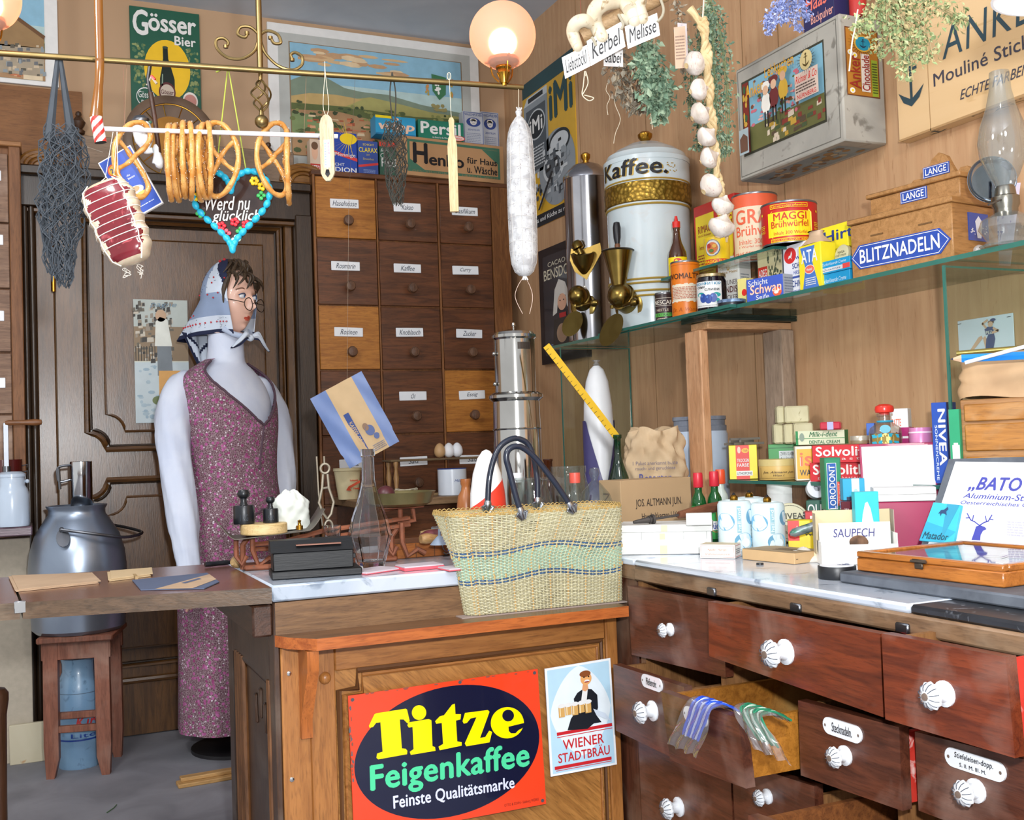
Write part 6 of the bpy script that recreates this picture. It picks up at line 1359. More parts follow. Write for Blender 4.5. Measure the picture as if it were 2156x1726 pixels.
# ======== hanging herbs, garlic and the twisted branch
br=thing('twisted_branch','pale branch twined with thick white loops hanging below the ceiling at the top','branch',AT(1300,40,2.3))
bo=Vector(br.location);bone=two('bleached_wood','#c9bb9c','#e0d8c4',14,.3,.7,.6,bump=.2,third='#a08a68');tanw=wood('#c0a27c','#a08058','x',2,.6)
L_=lambda x,y,D=2.3:AT(x,y,D)-bo
b=B();b.tube(smooth([L_(1222,78),L_(1258,58),L_(1300,38),L_(1345,12),L_(1400,-16)],6),[.020+.001*math.sin(k)for k in range(25)],tanw,14);b.obj('stick',br)
b=B()
for pts,r in(([(1216,98),(1206,70),(1212,50),(1230,43),(1244,50)],.014),([(1268,78),(1254,52),(1252,26),(1268,8),(1292,2),(1312,4),(1324,20)],.017),([(1336,44),(1328,10),(1336,-14),(1360,-22)],.018),([(1352,40),(1342,16),(1350,-10)],.017),([(1310,36),(1330,50),(1345,46)],.009)):
 P=smooth([L_(x,y,2.27+.012*math.sin(k*1.7))for k,(x,y)in enumerate(pts)],6);n=len(P);b.tube(P,[r*(.75+.3*math.sin(PI*(k+2)/(n+3)))for k in range(n)],bone,14);b.ball(P[0],r*.8,bone,12,8)
b.obj('white_loops',br)
b=B();c_t=Vector((bo.x-.0,bo.y,CEIL));b.tube([L_(1222,0),L_(1224,60),L_(1236,84),L_(1252,84)],.0012,C('#7a4a34',.7),5);p=AT(1221,0,2.3);b.tube([p-bo,Vector((p.x,p.y,CEIL))-bo],.0012,C('#7a4a34',.7),5);p=AT(1392,-10,2.3);b.tube([p-bo,Vector((p.x,p.y,CEIL))-bo],.0014,STRING,5);b.obj('cord',br)
gs=C('#aaa38e',.6)
for pts in([(1246,78),(1252,88),(1255,96)],[(1302,30),(1312,50),(1308,62)],[(1390,-4),(1397,18),(1394,34),(1384,46)]):b=B();b.tube(smooth([L_(x,y,2.26)for x,y in pts],5),.003,gs,8);b.obj('hook',br)
def card_(px0,py0,px1,py1,h,txt,lab,D,shear=0):
 a=AT(px0,py0,D);c=AT(px1,py1,D);e=c-a;H=h/FL*D;b=B();u=Vector((0,0,1));u=(u-e.normalized()*u.dot(e.normalized())*.3).normalized()
 nn=e.cross(u).normalized()
 b.add([a*0,e,e+u*H,u*H]+[q-nn*.0006 for q in(a*0,e,e+u*H,u*H)],[(0,1,2,3),(7,6,5,4),(0,4,5,1),(1,5,6,2),(2,6,7,3),(3,7,4,0)],C('#f2f0ee',.6));F=Flat(b,(0,0,0),e,u*H)
 F.text(txt,.08,.2,.92,.82,BLACK,1,.012,.25)
 return one(b,'herb_card',lab,'label card',a,0,'handwritten herb cards')
card_(1190,166,1243,139,46,'Liebstöckl','white card lettered Liebstöckl, leftmost of the herb cards',2.27)
card_(1244,139,1317,98,54,'Kerbel','white card lettered Kerbel between the two other big herb cards',2.265)
card_(1322,103,1390,74,48,'Melisse','white card lettered Melisse, rightmost of the big herb cards',2.265)
card_(1271,139,1312,141,38,'Salbei','white card lettered Salbei hanging behind the Kerbel card',2.34)
def bunch(name,lab,stems,leafm,n,ls,D,seed,sprd,stemm,clumps=None,tie=None,group='drying herb bunches',top=None,flat=.5,down=.7,wire=.0006):
 r=random.Random(seed);pts0=stems[0];o=AT(*pts0[0],D);g=thing(name,lab,'herb bunch',o,0,group)
 paths=[smooth([AT(x,y,D+r.uniform(-.01,.01))-o for x,y in s],5)for s in stems]
 b=B()
 for P in paths:
  for k in range(5):
   w=Vector((r.uniform(-1,1),r.uniform(-.6,.6),0))*sprd*.35;b.tube([p+w*(j/len(P))for j,p in enumerate(P)],.0008,stemm,4)
 if top:
  for k in range(9):b.tube([Vector((0,0,0)),Vector((r.uniform(-.012,.012),r.uniform(-.01,.01),top*r.uniform(.6,1)))],.0009,stemm,4)
 b.obj('stems',g)
 b=B()
 for _ in range(n):
  P=r.choice(paths);t=r.random()**.8;i=int((.12+.88*t)*(len(P)-1));p=P[i];w=sprd*(.3+.9*math.sin(PI*min(1,.15+.8*t)))
  c=p+Vector((r.gauss(0,.42)*w,r.gauss(0,.42)*w*flat,r.gauss(0,.3)*w));d=Vector((r.uniform(-1,1),r.uniform(-1,1),-down+r.uniform(-.8,.8))).normalized();s=d.orthogonal().normalized();s=(Matrix.Rotation(r.uniform(0,6),3,d)@s);L=ls*r.uniform(.6,1.3);m=r.choice(leafm);up=d.cross(s)*L*.12
  b.add([c,c+d*L*.5+s*L*.3+up,c+d*L,c+d*L*.5-s*L*.3+up,c+d*L*.5],[(0,1,4),(1,2,4),(2,3,4),(3,0,4)],m)
 b.obj('leaves',g,sm=0)
 if tie:
  b=B()
  for s in tie:b.tube(smooth([AT(x,y,D-.01)-o for x,y in s],5),wire,STRING,4)
  b.obj('string',g)
 return g
gA=[C(h,.7,0,.2)for h in('#6f8a72','#86a084','#5d7860','#98ac90')];gB=[C(h,.75,0,.2)for h in('#8c8474','#a49a88','#756c5c','#b7a68c')];gC=[C(h,.7,0,.2)for h in('#8fa06c','#a8b080','#77885a','#b4a878')];gL=[C(h,.7,0,.2)for h in('#7f8cc0','#95a2d4','#6a76a8','#a9b2dc')];stm=C('#9a8660',.7);stb=C('#8c6a4c',.7)
bunch('dried_sage','dried brown sage bunch with drooping stalks below the Kerbel card',[[(1296,60),(1300,140),(1322,185),(1345,238)],[(1296,60),(1304,140),(1310,190),(1330,225)],[(1296,60),(1302,135),(1334,180),(1352,235)]],gB,420,.016,2.36,11,.03,stb,None,[[(1300,180),(1294,215),(1306,250),(1296,280),(1292,302)],[(1279,175),(1276,190),(1284,205),(1278,222),(1280,242)]])
bunch('lovage_string','thin white string loop dangling below the Liebstöckl card',[[(1232,150),(1233,160)]],[STRING],1,.002,2.28,12,.002,STRING,None,[[(1231,150),(1228,180),(1226,200),(1240,212),(1250,206),(1230,200)],[(1233,150),(1238,175),(1226,200)]],group='herb strings',wire=.0011)['category']='string'
bunch('lemon_balm','grey green lemon balm bunch hanging below the Melisse card',[[(1366,82),(1368,130),(1376,180),(1390,258)],[(1366,82),(1362,125),(1372,190),(1382,230)],[(1366,82),(1374,140),(1394,190),(1398,235)]],gA,1100,.018,2.3,13,.034,C('#8a9068',.7),None,[[(1377,60),(1377,120)],[(1370,240),(1372,258),(1374,272)]],top=-.0)
bunch('dried_stalks','thin dry brown stalks with a tag hanging left of the garlic',[[(1422,-10),(1428,40),(1434,100),(1436,150)],[(1422,-10),(1436,40),(1442,100),(1447,128)]],gB,160,.012,2.3,14,.014,stb)
b=B();b.box(-.012,0,-.05,.012,.0008,.04,C('#c2a58c',.6));F=Flat(b,(-.012,0,-.05),(.024,0,0),(0,0,.09));F.lines(.1,.2,.9,.8,8,C('#8a7060',.6),1);b.T=Matrix.Rotation(.5,4,'Z');b.box(-.002,.004,-.03,.02,.0048,.05,C('#cfc8cc',.6));one(b,'paper_tag','small tan paper tag tied into the dry brown stalks','tag',AT(1432,95,2.28),-.6)
bunch('hanging_thyme','long feathery green herb hanging behind the garlic braid',[[(1492,-10),(1500,60),(1505,180),(1520,340)],[(1492,-10),(1482,60),(1462,140),(1455,250)],[(1492,-10),(1496,80),(1480,220),(1468,320)],[(1492,-10),(1515,70),(1530,200),(1528,330)],[(1492,-10),(1502,90),(1500,250),(1500,372)]],gA,2300,.010,2.4,15,.030,C('#7f8c64',.7))
bunch('lavender','blue lavender bunch hanging above the picture crate',[[(1662,-40),(1652,0),(1632,40),(1616,74)],[(1662,-40),(1668,0),(1672,30),(1682,66)],[(1662,-40),(1660,5),(1655,30),(1650,44)],[(1662,-40),(1680,-5),(1692,24),(1700,36)],[(1662,-40),(1644,0),(1622,30),(1612,55)]],gL,1300,.007,1.9,16,.014,C('#7a7ea0',.7))
bunch('dried_oregano','yellow green dried herb bunch hanging between the two crates',[[(1860,-60),(1880,10),(1900,80),(1908,170)],[(1860,-60),(1850,0),(1830,40),(1800,60)],[(1860,-60),(1910,0),(1940,60),(1955,130)],[(1860,-60),(1870,20),(1868,70),(1850,110)],[(1860,-60),(1920,-10),(1990,20),(2030,45)],[(1860,-60),(1890,20),(1925,80),(1900,140)]],gC,1700,.009,1.65,17,.034,C('#a89870',.7),None,[[(1806,20),(1800,60),(1794,90),(1788,150)]],wire=.0011)
go=AT(1478,40,2.2);gb=thing('garlic_braid','long braid of eight white garlic bulbs hanging at the top right','garlic braid',go)
lc=lambda x,y,D=2.2:AT(x,y,D)-go
straw=two('garlic_straw','#d8c59a','#b89c6c',30,.3,.7,.8,bump=.3)
cen=[(1478,40),(1486,90),(1490,150),(1494,210),(1500,270),(1506,330),(1514,390),(1524,440),(1530,490)]
P=smooth([lc(*c)for c in cen],10);b=B()
for ph in(0,2.1,4.2):b.tube([p+Vector((.006*math.sin(k*.55+ph),.005*math.cos(k*1.1+ph),0))for k,p in enumerate(P)],[.0062-.00003*k for k in range(len(P))],straw,8)
b.tube([lc(1478,55),lc(1462,30),lc(1452,18)],[.006,.007,.009],straw,8);b.tube([lc(1478,60),lc(1482,0),lc(1482,-25)],.0018,STRING,5);b.tube([lc(1530,490),lc(1530,510)],[.006,.002],straw,6);b.obj('braid',gb)
gar=two('garlic_skin','#d6cec6','#b3a698',16,.35,.7,.45,bump=.2,s3=(3,3,1),third='#b08f86')
def bulb(c,ax,R):
 b=B();ax=Vector(ax).normalized();Rm=ax.to_track_quat('Z','Y').to_matrix()
 def f(u,v):
  a=2*PI*u;t=v;rr=math.sin(PI*min(1,t*1.0))**.62 if t<.62 else math.sin(PI*.62)**.62*(1-(t-.62)/.38)**1.5+.12*(t>.62);lob=1+.07*abs(math.cos(a*4))*math.sin(PI*min(1,t*1.2))**1 if t<.8 else 1
  return Vector(c)+Rm@Vector((R*rr*lob*math.cos(a),R*rr*lob*math.sin(a),R*(-.85+1.9*t)))
 b.grid(f,40,20,gar,True);b.lathe([(R*.22,-R*.8),(R*.26,-R*.86),(.0001,-R*.84)],straw,12,c,Rm);b.obj('bulb',gb)
for x,y,ax,R in((1461,134,(1,0,.35),22),(1470,189,(1,-.2,.25),20),(1473,240,(.8,-.3,.5),21),(1487,289,(.5,-.5,.6),20.5),(1492,333,(.6,-.5,.3),20),(1496,392,(.8,-.1,.6),23),(1521,434,(.3,-.3,1),21),(1519,478,(.25,-.3,1),25)):bulb(lc(x,y,2.175),ax,R*1.08/FL*2.2)
# ======== goods on the right counter
Z0=ZM+.0006
def Zbox(px,py,xr,yt,ang,z=Z0):
 p=PZ(px,py,z);return p,wto(p,rad(ang),xr),zat(p,yt)-z,rad(ang)
def Dbox(xl,xr,D,yt,ang,z=Z0):return pbox(xl,xr,D,z,yt,ang)
cardb=C('#b99a74',.7,0,.06,15);paperb=two('brown_paper','#b59a78','#c9b08e',12,.3,.7,.75,bump=.3)
def rnd_can(px,D,z,ytop,wpx,m,seg=40,pr=None,prof=None,ybot=None):
 pos=stand(px,D,z);r=wpx/2/FL*D;h=zat(pos,ytop)-z;b=B()
 b.lathe([(a*r,c*h)for a,c in prof]if prof else[(r*.98,0),(r,.001),(r,h-.001),(r*.98,h),(.0001,h)],m,seg)
 F=Cyl(b,r,0,h,-90,90);q=-math.atan2(pos.x,pos.y);F.a0+=q;F.a1+=q
 if pr:pr(F)
 return b,pos,r,h,F
pl=Zbox(1306,1168,1499,1106,-36);p,w,h,a=pl;wc=thing('white_carton','long flat white carton with lid at the front edge of the right counter','carton',p,a);wm=C('#e4e4e0',.6)
b=B();b.box(0,0,0,w,.11,h-.002,wm,.001);F=Flat(b,(0,0,0),(w,0,0),(0,0,h));F.rect(.44,.02,.52,.3,C('#efe2a8',.6),1);F.rect(.44,.5,.5,.7,C('#efe2a8',.6),1)
for u in(.24,.7,.95):F.rect(u,.5,u+.003,.75,C('#8a8a88',.6),1)
b.obj('box',wc)
b=B();b.box(-.003,-.003,h-.016,w+.003,.113,h,wm,.001);F=Flat(b,(-.003,-.003,h-.016),(w+.006,0,0),(0,0,.016));F.rect(.46,.05,.53,.95,C('#efe2a8',.6),1);b.obj('lid',wc);ZL=ZM+h+.001;WC=pl
def pr(F,S,T,L):
 for G,n in((F,1),(S,1)):G.frame(.03,.08,.97,.92,.008 if G is F else .02,C('#c85a48',.6),1)
 F.text('Apollo - Kerzen',.22,.5,.78,.72,C('#d8704a',.6),2,0,.3);F.lines(.15,.24,.85,.36,2,C('#c88a78',.6));S.lines(.12,.3,.8,.7,3,C('#7a7a80',.6));T.rect(0,0,1,1,C('#c9b99c',.7),.5)
carton('candle_box','small white box with red line border in front of the light bulbs','box',Zbox(1474,1175,1548,1146,-50),.05,C('#efe8e2',.6),pr)
pb4=Zbox(1563,1177,1673,1155,-82);carton('flat_carton','flat tan cardboard box right of the red bordered box','carton',pb4,.085,C('#c9a678',.7,0,.06),lambda F,S,T,L:(T.rect(0,0,1,1,C('#a08a68',.75,0,.12,15),1),T.lines(.4,.3,.8,.7,4,C('#6a5a48',.7)),S.rect(.05,.4,.12,.46,C('#5a4a38',.6),1)))
b=B();b.lathe([(.0001,0),(.0075,0),(.007,.003),(.003,.0035),(.0001,.0035)],BLACK,18);one(b,'button','small black button lying before the flat tan box','button',PZ(1600,1188,Z0))
corr=C('#cfe0e4',.6,0,.05);cb_=C('#6fa8c8',.6)
for k,(px,D,yt,lab)in enumerate(((1550,2.3,1052,'light bulb in printed wrapper, front left of the three'),(1620,2.28,1056,'light bulb in printed wrapper, front right of the three'),(1582,2.42,1046,'light bulb in printed wrapper standing behind the other two'))):
 t_=rnd_can(px,D,Z0,yt,70,corr,48,None,[(.9,0),(1,.04),(1,.92),(.9,.98),(.62,1),(.6,.97),(.001,.96)]);b,pos,r,h,F=t_
 lb=thing('light_bulb','brass capped '+lab,'light bulb',pos,0,'bulbs in corrugated wrappers')
 for u,v,ru,rv in((.3,.62,.2,.16),(.68,.26,.2,.16),(.85,.7,.12,.14),(.22,.08,.14,.08)):F.ell(u,v,ru,rv,cb_,1,20);F.ell(u+.02,v-.02,ru*.45,rv*.5,C('#dfeef4',.5),2,14);F.rect(u-.03,v+.02,u+.03,v+rv*.8,C('#dfeef4',.5),2)
 F.text('TUNGSRAM',.02,.1,.1,.62,C('#5a8a9a',.6),2,.02,0,1,90);F.rect(.54,.42,.62,.9,C('#8fb8c4',.6),1);F.text('hell und',.55,.45,.61,.86,C('#dfeef4',.6),2,.01,0,1,90);F.rect(.4,.02,.54,.14,cb_,1)
 b.obj('wrapper',lb)
 b=B();b.lathe([(r*.2,h*.93),(r*.24,h*.99),(r*.24,h*1.06),(r*.14,h*1.09),(.0001,h*1.1)],BRASS,18);b.lathe([(r*.13,h*1.09),(r*.05,h*1.13),(.0001,h*1.135)],BLACK,12);b.obj('screw_cap',lb)
s0=Vector(AT(1334,1101,2.36));s0.z=ZL+.006;s1=Vector(AT(1428,1074,2.40));s1.z=ZL+.016;s2=Vector(AT(1562,1040,2.46));s2.z=ZL+.038
si=thing('soldering_iron','old soldering iron with wooden handle lying across the white carton','soldering iron',s1);e=(s2-s1).normalized();iron=C('#5a5654',.5,.6,.15)
b=B();b.tube([(0,0,0),e*.035,e*.09,(s2-s1)],[.010,.0135,.0145,.013],wood('#7a4a30','#5c3420','x',2,.5),10,False,.7);b.obj('handle',si)
b=B();b.cyl((0,0,0),(s0-s1)*.62,.0028,iron);b.tube([(s0-s1)*.55,(s0-s1)*.7,s0-s1],[.006,.007,.0035],iron,8);b.cyl((s0-s1)*.6,(s0-s1)*.55,.011,iron,14);b.cyl((s0-s1)*.66,(s0-s1)*.64,.009,iron,14);b.obj('iron_rod',si)
b=B();p=stand(1446,2.34,ZL);carton('small_white_box','small white carton on the lid of the long white carton','box',pbox(1445,1499,2.31,ZL,1081,-36),.02,C('#e4e8e2',.6))
def pr(F,S,T,L):
 F.text('JOS. ALTMANN JUN.',.2,.55,.86,.7,C('#3a302c',.6),1,.01);F.text('Haushaltkerzen L16',.28,.38,.78,.48,C('#3a302c',.6),1,.005);L.text('WIEN',.2,.2,.5,.8,C('#6a5240',.6),1,0,0,1,90)
carton('candle_carton','brown cardboard carton with black lettering below the crumpled paper bag','carton',Dbox(1311,1459,2.56,1012,6),.09,cardb,pr)
def crumple(b,ring,z0,z1,m,seed,seg=40,n=24,amp=.006,top=.55,sq=3):
 r=random.Random(seed);ph=[r.uniform(0,6)for _ in range(12)];rx,ry=ring
 def f(u,v):
  a=2*PI*u;c,s=math.cos(a),math.sin(a);k=(abs(c)**sq+abs(s)**sq)**(-1/sq);t=v
  sh=1 if t<.6 else 1-(1-top)*((t-.6)/.4)**1.6
  w=amp*(math.sin(a*5+ph[0]+t*9)+math.sin(a*9+ph[1]-t*14)+.8*math.sin(a*3+t*21+ph[2])+.6*math.sin(a*14+t*30+ph[3]))*(.25+t)
  return Vector(((rx*sh*k+w)*c,(ry*sh*k+w)*s,z0+(z1-z0)*t+amp*1.6*math.sin(a*4+ph[4])*max(0,t-.8)*5))
 b.grid(f,seg,n,m,True);b.grid(lambda u,v:f(u,1).lerp(Vector((0,0,z1-.012)),v),seg,4,m,True)
 return f
p=stand(1384,2.86,Z0);b=B();h=zat(p,903)-Z0;r_=64/FL*2.86;crumple(b,(r_,r_*.7),0,h,paperb,3,64,40,.0045,.72);F=Flat(b,(-r_*.8,-r_*.7-.004,0),(r_*1.6,0,0),(0,0,h))
inkb=C('#4a4a8a',.6);F.text('1 Paket anerkannt beste',.0,.665,.9,.7,C('#6a6070',.6),8);F.text('rauch- und geruchlose',.05,.61,.85,.65,C('#6a6070',.6),8);F.text('Retorten-',.12,.5,.84,.585,inkb,8,.03);F.text('Bügel-',.22,.4,.74,.48,inkb,8,.03);F.text('Kohle',.3,.3,.7,.37,inkb,8,.03)
one(b,'charcoal_bag','crumpled brown paper charcoal bag behind the brown candle carton','paper bag',p,-YAW)
t_=rnd_can(1308,2.72,Z0,915,46,clear('green_glass','#5c9a74',.25,.03,.18,'#1f4a34'),30,None,[(.9,0),(1,.03),(1,.5),(.9,.6),(.5,.72),(.33,.8),(.32,.96),(.42,.97),(.42,1),(.3,1)]);BP=t_[1];bh=t_[3];fin2(t_,'green_bottle','dark green glass bottle behind the candle carton, holding the yellow rule','bottle')
b=B();a0=AT(1150,727,2.62);a1=Vector((BP.x,BP.y,BP.z+bh*.97));e=a1-a0;s=e.normalized().cross(cf).normalized()*.009
rl_=C('#e0b428',.45)
b.add([s*0-s,e-s,e+s,s]+[q+cf*.003 for q in(s*0-s,e-s,e+s,s)],[(3,2,1,0),(4,5,6,7),(0,1,5,4),(1,2,6,5),(2,3,7,6),(3,0,4,7)],rl_);b.fixn=True
up_=e.normalized();F=Flat(b,-s-cf*.0003,s*2,e,.0002)
for k in range(20):F.rect(.0,.03+k*.048,.35 if k%2 else .5,.034+k*.048,BLACK,1)
F.ell(.5,.06,.12,.006,DSTEEL,2);one(b,'folding_rule','yellow folding rule leaning out of the green bottle','folding rule',a0)
gg=clear('bright_green_glass','#2f8a4a',.3,.03,.45,'#146a30')
for k,(px,D,yt,lab,m)in enumerate(((1475,2.50,995,'green bottle with red cap touching the candle carton',gg),(1509,2.50,992,'middle green bottle with red cap before the pine post',gg),(1522,2.60,988,'pale bottle with orange cap behind the middle green bottle',C('#b8c4bc',.3)))):
 t_=rnd_can(px,D,Z0,yt,31,m,28,None,[(.9,0),(1,.03),(1,.58),(.9,.65),(.5,.73),(.48,.8),(.48,.9),(.001,.9)]);b,pos,r,h,F=t_;q=thing('polish_bottle',lab,'bottle',pos,0,'polish bottles with red caps')
 F.rect(.12,.1,.88,.55,C('#2f9a48',.45),1);F.ell(.5,.36,.3,.17,C('#e8663a',.45),2);F.rect(.14,.22,.86,.34,WHITE,3);F.text('Südol',.3,.235,.8,.325,BLU,4,.02);b.obj('glass',q)
 b=B();b.lathe([(r*.62,h*.8),(r*.68,h*.81),(r*.66,h*.97),(r*.6,h),(.0001,h)],C('#c82838',.35)if k<2 else C('#e0502c',.35),24);b.obj('cap',q)
t_=rnd_can(1481,3.05,Z0,900,116,C('#c4d4e8',.35,0,.05),44,None,[(.96,0),(1,.02),(1,.93),(.95,.97),(.001,.97)]);b,pos,r,h,F=t_;dr=thing('storage_drum','pale blue white drum with grey screw lid behind the pine post','drum',pos);b.obj('body',dr)
b=B();hz=zat(pos,877)-Z0;b.lathe([(r*.95,h*.96),(r*.97,h*.965),(r*.97,h+.004),(r*.92,h+.006),(r*.92,hz-.012),(r*.96,hz-.01),(r*.96,hz),(.0001,hz)],two('grey_lid','#6f7684','#8c93a0',30,.3,.7,.5),44);b.obj('lid',dr)
ZG=.892;GX=1.652;gy0=PX(1535,1012,GX).y;gy1=1.5
sheet('low_glass_shelf','dark edged low glass shelf under the soap and polish boxes',GX,gy1,RW-.02,gy0,ZG-.008,ZG)
for i,(px,lab)in enumerate(((1650,'white round tin under the low glass shelf'),)):
 t_=rnd_can(px,2.68,Z0,1018,60,C('#d8dad8',.5));b,pos,r,h,F=t_;b.lathe([(r*1.02,h*.82),(r*1.02,h),(.0001,h)],C('#e6e8e6',.5),36);fin2(t_,'white_tin',lab,'tin')
b=B();b.box(0,0,0,.03,.2,ZG-.0085-Z0,wood('#6a4a30','#50361f','z'));one(b,'support_block','wooden support block under the far end of the low glass shelf','block',(GX+.06,gy0-.23,Z0))
b=B();b.box(0,0,0,.03,.2,ZG-.0085-Z0,wood('#6a4a30','#50361f','z'));one(b,'support_block','wooden support block under the near end of the low glass shelf','block',(GX+.06,gy1+.03,Z0))
ZGt=ZG+.001
def DX(x,X):return X/ray(x,960).x
def Gbox(xl,xr,X,yt,ang,z=ZGt):return pbox(xl,xr,DX(xl,X),z,yt,ang)
def pr(F,S,T,L):
 F.rect(.24,.0,.72,1,C('#d8382c',.45),1);F.ell(.58,.84,.13,.07,C('#f0b030',.45),2);F.text('TIGER',.5,.81,.67,.87,C('#8a5a10',.45),3,.01);F.ell(.36,.86,.06,.1,C('#f0c0b0',.45),2);F.text('TROCKEN',.28,.5,.7,.6,WHITE,3,.02);F.text('FARBE',.28,.36,.7,.46,WHITE,3,.02);F.rect(.24,.1,.82,.24,WHITE,2);F.text('LITHOPONE',.27,.13,.79,.21,BLACK,4,.01);S.rect(.1,0,.4,1,C('#b83028',.45),1)
LI=Gbox(1537,1596,1.665,938,-35);carton('paint_powder_box','yellow and red paint powder box at the left end of the low glass shelf','box',LI,.06,C('#f0dc28',.45),pr)
ZLI=ZGt+LI[2]+.001;b=B()
for k in range(7):b.T=Matrix.Translation((.004*k*2.2,.01+.003*(k%3),0))@Matrix.Rotation(.6+.25*math.sin(k*2),4,'Z');b.box(-.03,0,.0062*(k%3),.03,.006,.006+.0062*(k%3),C('#8a8680',.5,.5))
one(b,'metal_type','little heap of grey metal type bars on the yellow and red box','type bars',Vector((LI[0].x+.02,LI[0].y+.0,ZLI)),-.5)
def pr(F):
 F.text('Jos. Altmann jun.',.22,.3,.78,.44,C('#4a3a28',.5),2,.01,.4);F.text('Wien I.',.42,.18,.6,.27,C('#4a3a28',.5),2,.01,.4);F.rect(.0,.08,1,.1,C('#8a6a30',.5),1);F.rect(.15,.12,.16,.6,C('#8a6a30',.5),1);F.rect(.84,.12,.85,.6,C('#8a6a30',.5),1)
t_=rnd_can(1639,DX(1639,1.71),ZGt,966,78,C('#d8b468',.4,0,.06),44,pr);b,pos,r,h,F=t_;b.lathe([(r*1.015,h*.68),(r*1.015,h*.98),(r*.98,h),(.0001,h+.0005)],C('#d4c080',.4),44);fin2(t_,'polish_tin','round yellow tin with script lettering on the low glass shelf','tin')
GT=Gbox(1620,1684,1.775,936,-40);gtm=C('#3f9a50',.45)
carton('green_tin_box','green lidded tin box with white label behind the round yellow tin','tin',GT,.055,gtm,lambda F,S,T,L:(F.rect(.35,.5,1,.8,C('#d0d8d8',.5),1),F.text('ZWIRN GLASIER NZ',.4,.66,.96,.76,BLACK,2),F.text('4 1 Stück',.4,.54,.8,.62,BLACK,2),F.rect(0,.88,1,.9,C('#24603a',.5),1)))
ZS1=ZGt+GT[2]+.001;soap=two('hard_soap','#d6d0ae','#c2ba92',16,.3,.7,.6,bump=.2,third='#a89e74')
for k,(xl,xr,X,z,yt,lab)in enumerate(((1631,1652,1.775,ZS1,893,'hard soap block, left of the lower pair'),(1653,1673,1.772,ZS1,893,'hard soap block, second from the left in the lower row'),(1674,1714,1.768,ZS1,891,'hard soap block, right end of the lower row'))):
 q=Gbox(xl,xr,X,yt,-30,z);carton('soap_block','cream '+lab,'soap block',q,.045,soap,None,.004,'stacked soap blocks');hS=q[2]
for k,(xl,xr,lab)in enumerate(((1637,1653,'hard soap block, left one of the top row'),(1654,1705,'hard soap block, wide right one of the top row'))):carton('soap_block','cream '+lab,'soap block',Gbox(xl,xr,1.772,855,-30,ZS1+hS+.001),.045,soap,None,.004,'stacked soap blocks')
def pr(F,S,T,L):
 F.rect(.08,.05,1,.92,C('#f0b020',.45),1);F.text('is',.26,.42,.98,.82,C('#e86a3a',.45),2,.04);F.rect(.26,.42,.42,.68,C('#f8e0d0',.45),2.5);F.text('WA',.22,.14,.9,.32,BLACK,2,.03)
IS=Gbox(1677,1712,1.675,940,-35);carton('wax_box','white edged orange box left of the long red boxes','box',IS,.05,C('#ece2cc',.5),pr)
def pr(w1,w2):
 def f(F,S,T,L):F.text(w1,.06,.36,.97,.92,C('#f4e4e0',.45),2,.05);F.text(w2,.36 if 'p' in w2[:1]else .14,.1,.9,.28,C('#f0d0cc',.45),2,.01,0,1.5)
 return f
SB=Gbox(1706,1826,1.655,975,-62);carton('toothpaste_box','lower of the two long red boxes with white lettering','box',SB,.045,C('#d43038',.42),pr('Solvolith','gegen Zahnstein'))
SB2=Gbox(1711,1840,1.65,938,-62,ZGt+SB[2]+.0006);carton('toothpaste_box','upper of the two long red boxes with white lettering','box',SB2,.045,C('#d8343c',.42),pr('Solvolith','pasta'))
ZT=ZGt+SB[2]+SB2[2]+.002
def pr(F,S,T,L):
 g=C('#2f8a50',.45);F.rect(0,0,.05,1,g,1);S.rect(0,0,1,1,g,.5);F.rect(0,.42,1,.46,g,1);F.ell(.13,.55,.05,.3,C('#8a9a8a',.45),2);F.text('Milk-i-dent',.28,.55,.86,.92,C('#1f6a40',.45),2,.02,.3);F.text('DENTAL CREAM',.28,.06,.9,.3,C('#1f6a40',.45),2,.02)
MB=Gbox(1676,1779,1.69,908,-55,max(ZT,ZGt+IS[2]+.001));carton('dental_cream_box','cream and green dental cream box lying on top of the red boxes','box',MB,.035,C('#d4d8b8',.45),pr)
carton('pink_wrapped_bar','small shiny red bar with pale blue band on the dental cream box','bar',Gbox(1726,1770,1.712,889,-50,MB[0].z+MB[2]+.001),.03,C('#c8384c',.2),lambda F,S,T,L:(F.rect(.36,0,.66,1,C('#b4b4dc',.3),1),T.rect(.36,0,.66,1,C('#b4b4dc',.3),1)),.003)
t_=rnd_can(1812,DX(1812,1.72),ZT,917,40,C('#a89878',.35,.3));b,pos,r,h,F=t_;b.lathe([(r*1.04,h*.4),(r*1.04,h*.9),(r,h),(.0001,h)],C('#c8c0b0',.3,.5),36);fin2(t_,'low_tin','low tan tin with pale lid behind the long red boxes','tin')
t_=rnd_can(1869,DX(1869,1.665),ZGt,871,66,clear('perfume_glass','#f0e8e0',.3,.03,.06,'#e8dcd0'),36,None,[(.95,0),(1,.05),(1,.74),(.92,.8),(.55,.86),(.43,.88),(.42,.96),(.5,.97),(.5,1),(.34,1)]);b,pos,r,h,F=t_;pf_=thing('perfume_bottle','round perfume bottle with red mushroom stopper and turquoise crest','perfume bottle',pos)
F.ell(.5,.78,.1,.06,C('#1f9ab0',.4),3);goldp=C('#a08a48',.4,.4)
for u in(.3,.42,.5,.58,.7):F.ell(u,.64,.09,.08,goldp,1+u)
for v in(.58,.68):F.poly([(.24,v-.03),(.44,v-.01),(.44,v+.04),(.22,v+.02)],C('#2aa8c4',.4),4);F.poly([(.56,v-.01),(.78,v-.03),(.76,v+.02),(.56,v+.04)],C('#2aa8c4',.4),4)
b.obj('glass',pf_)
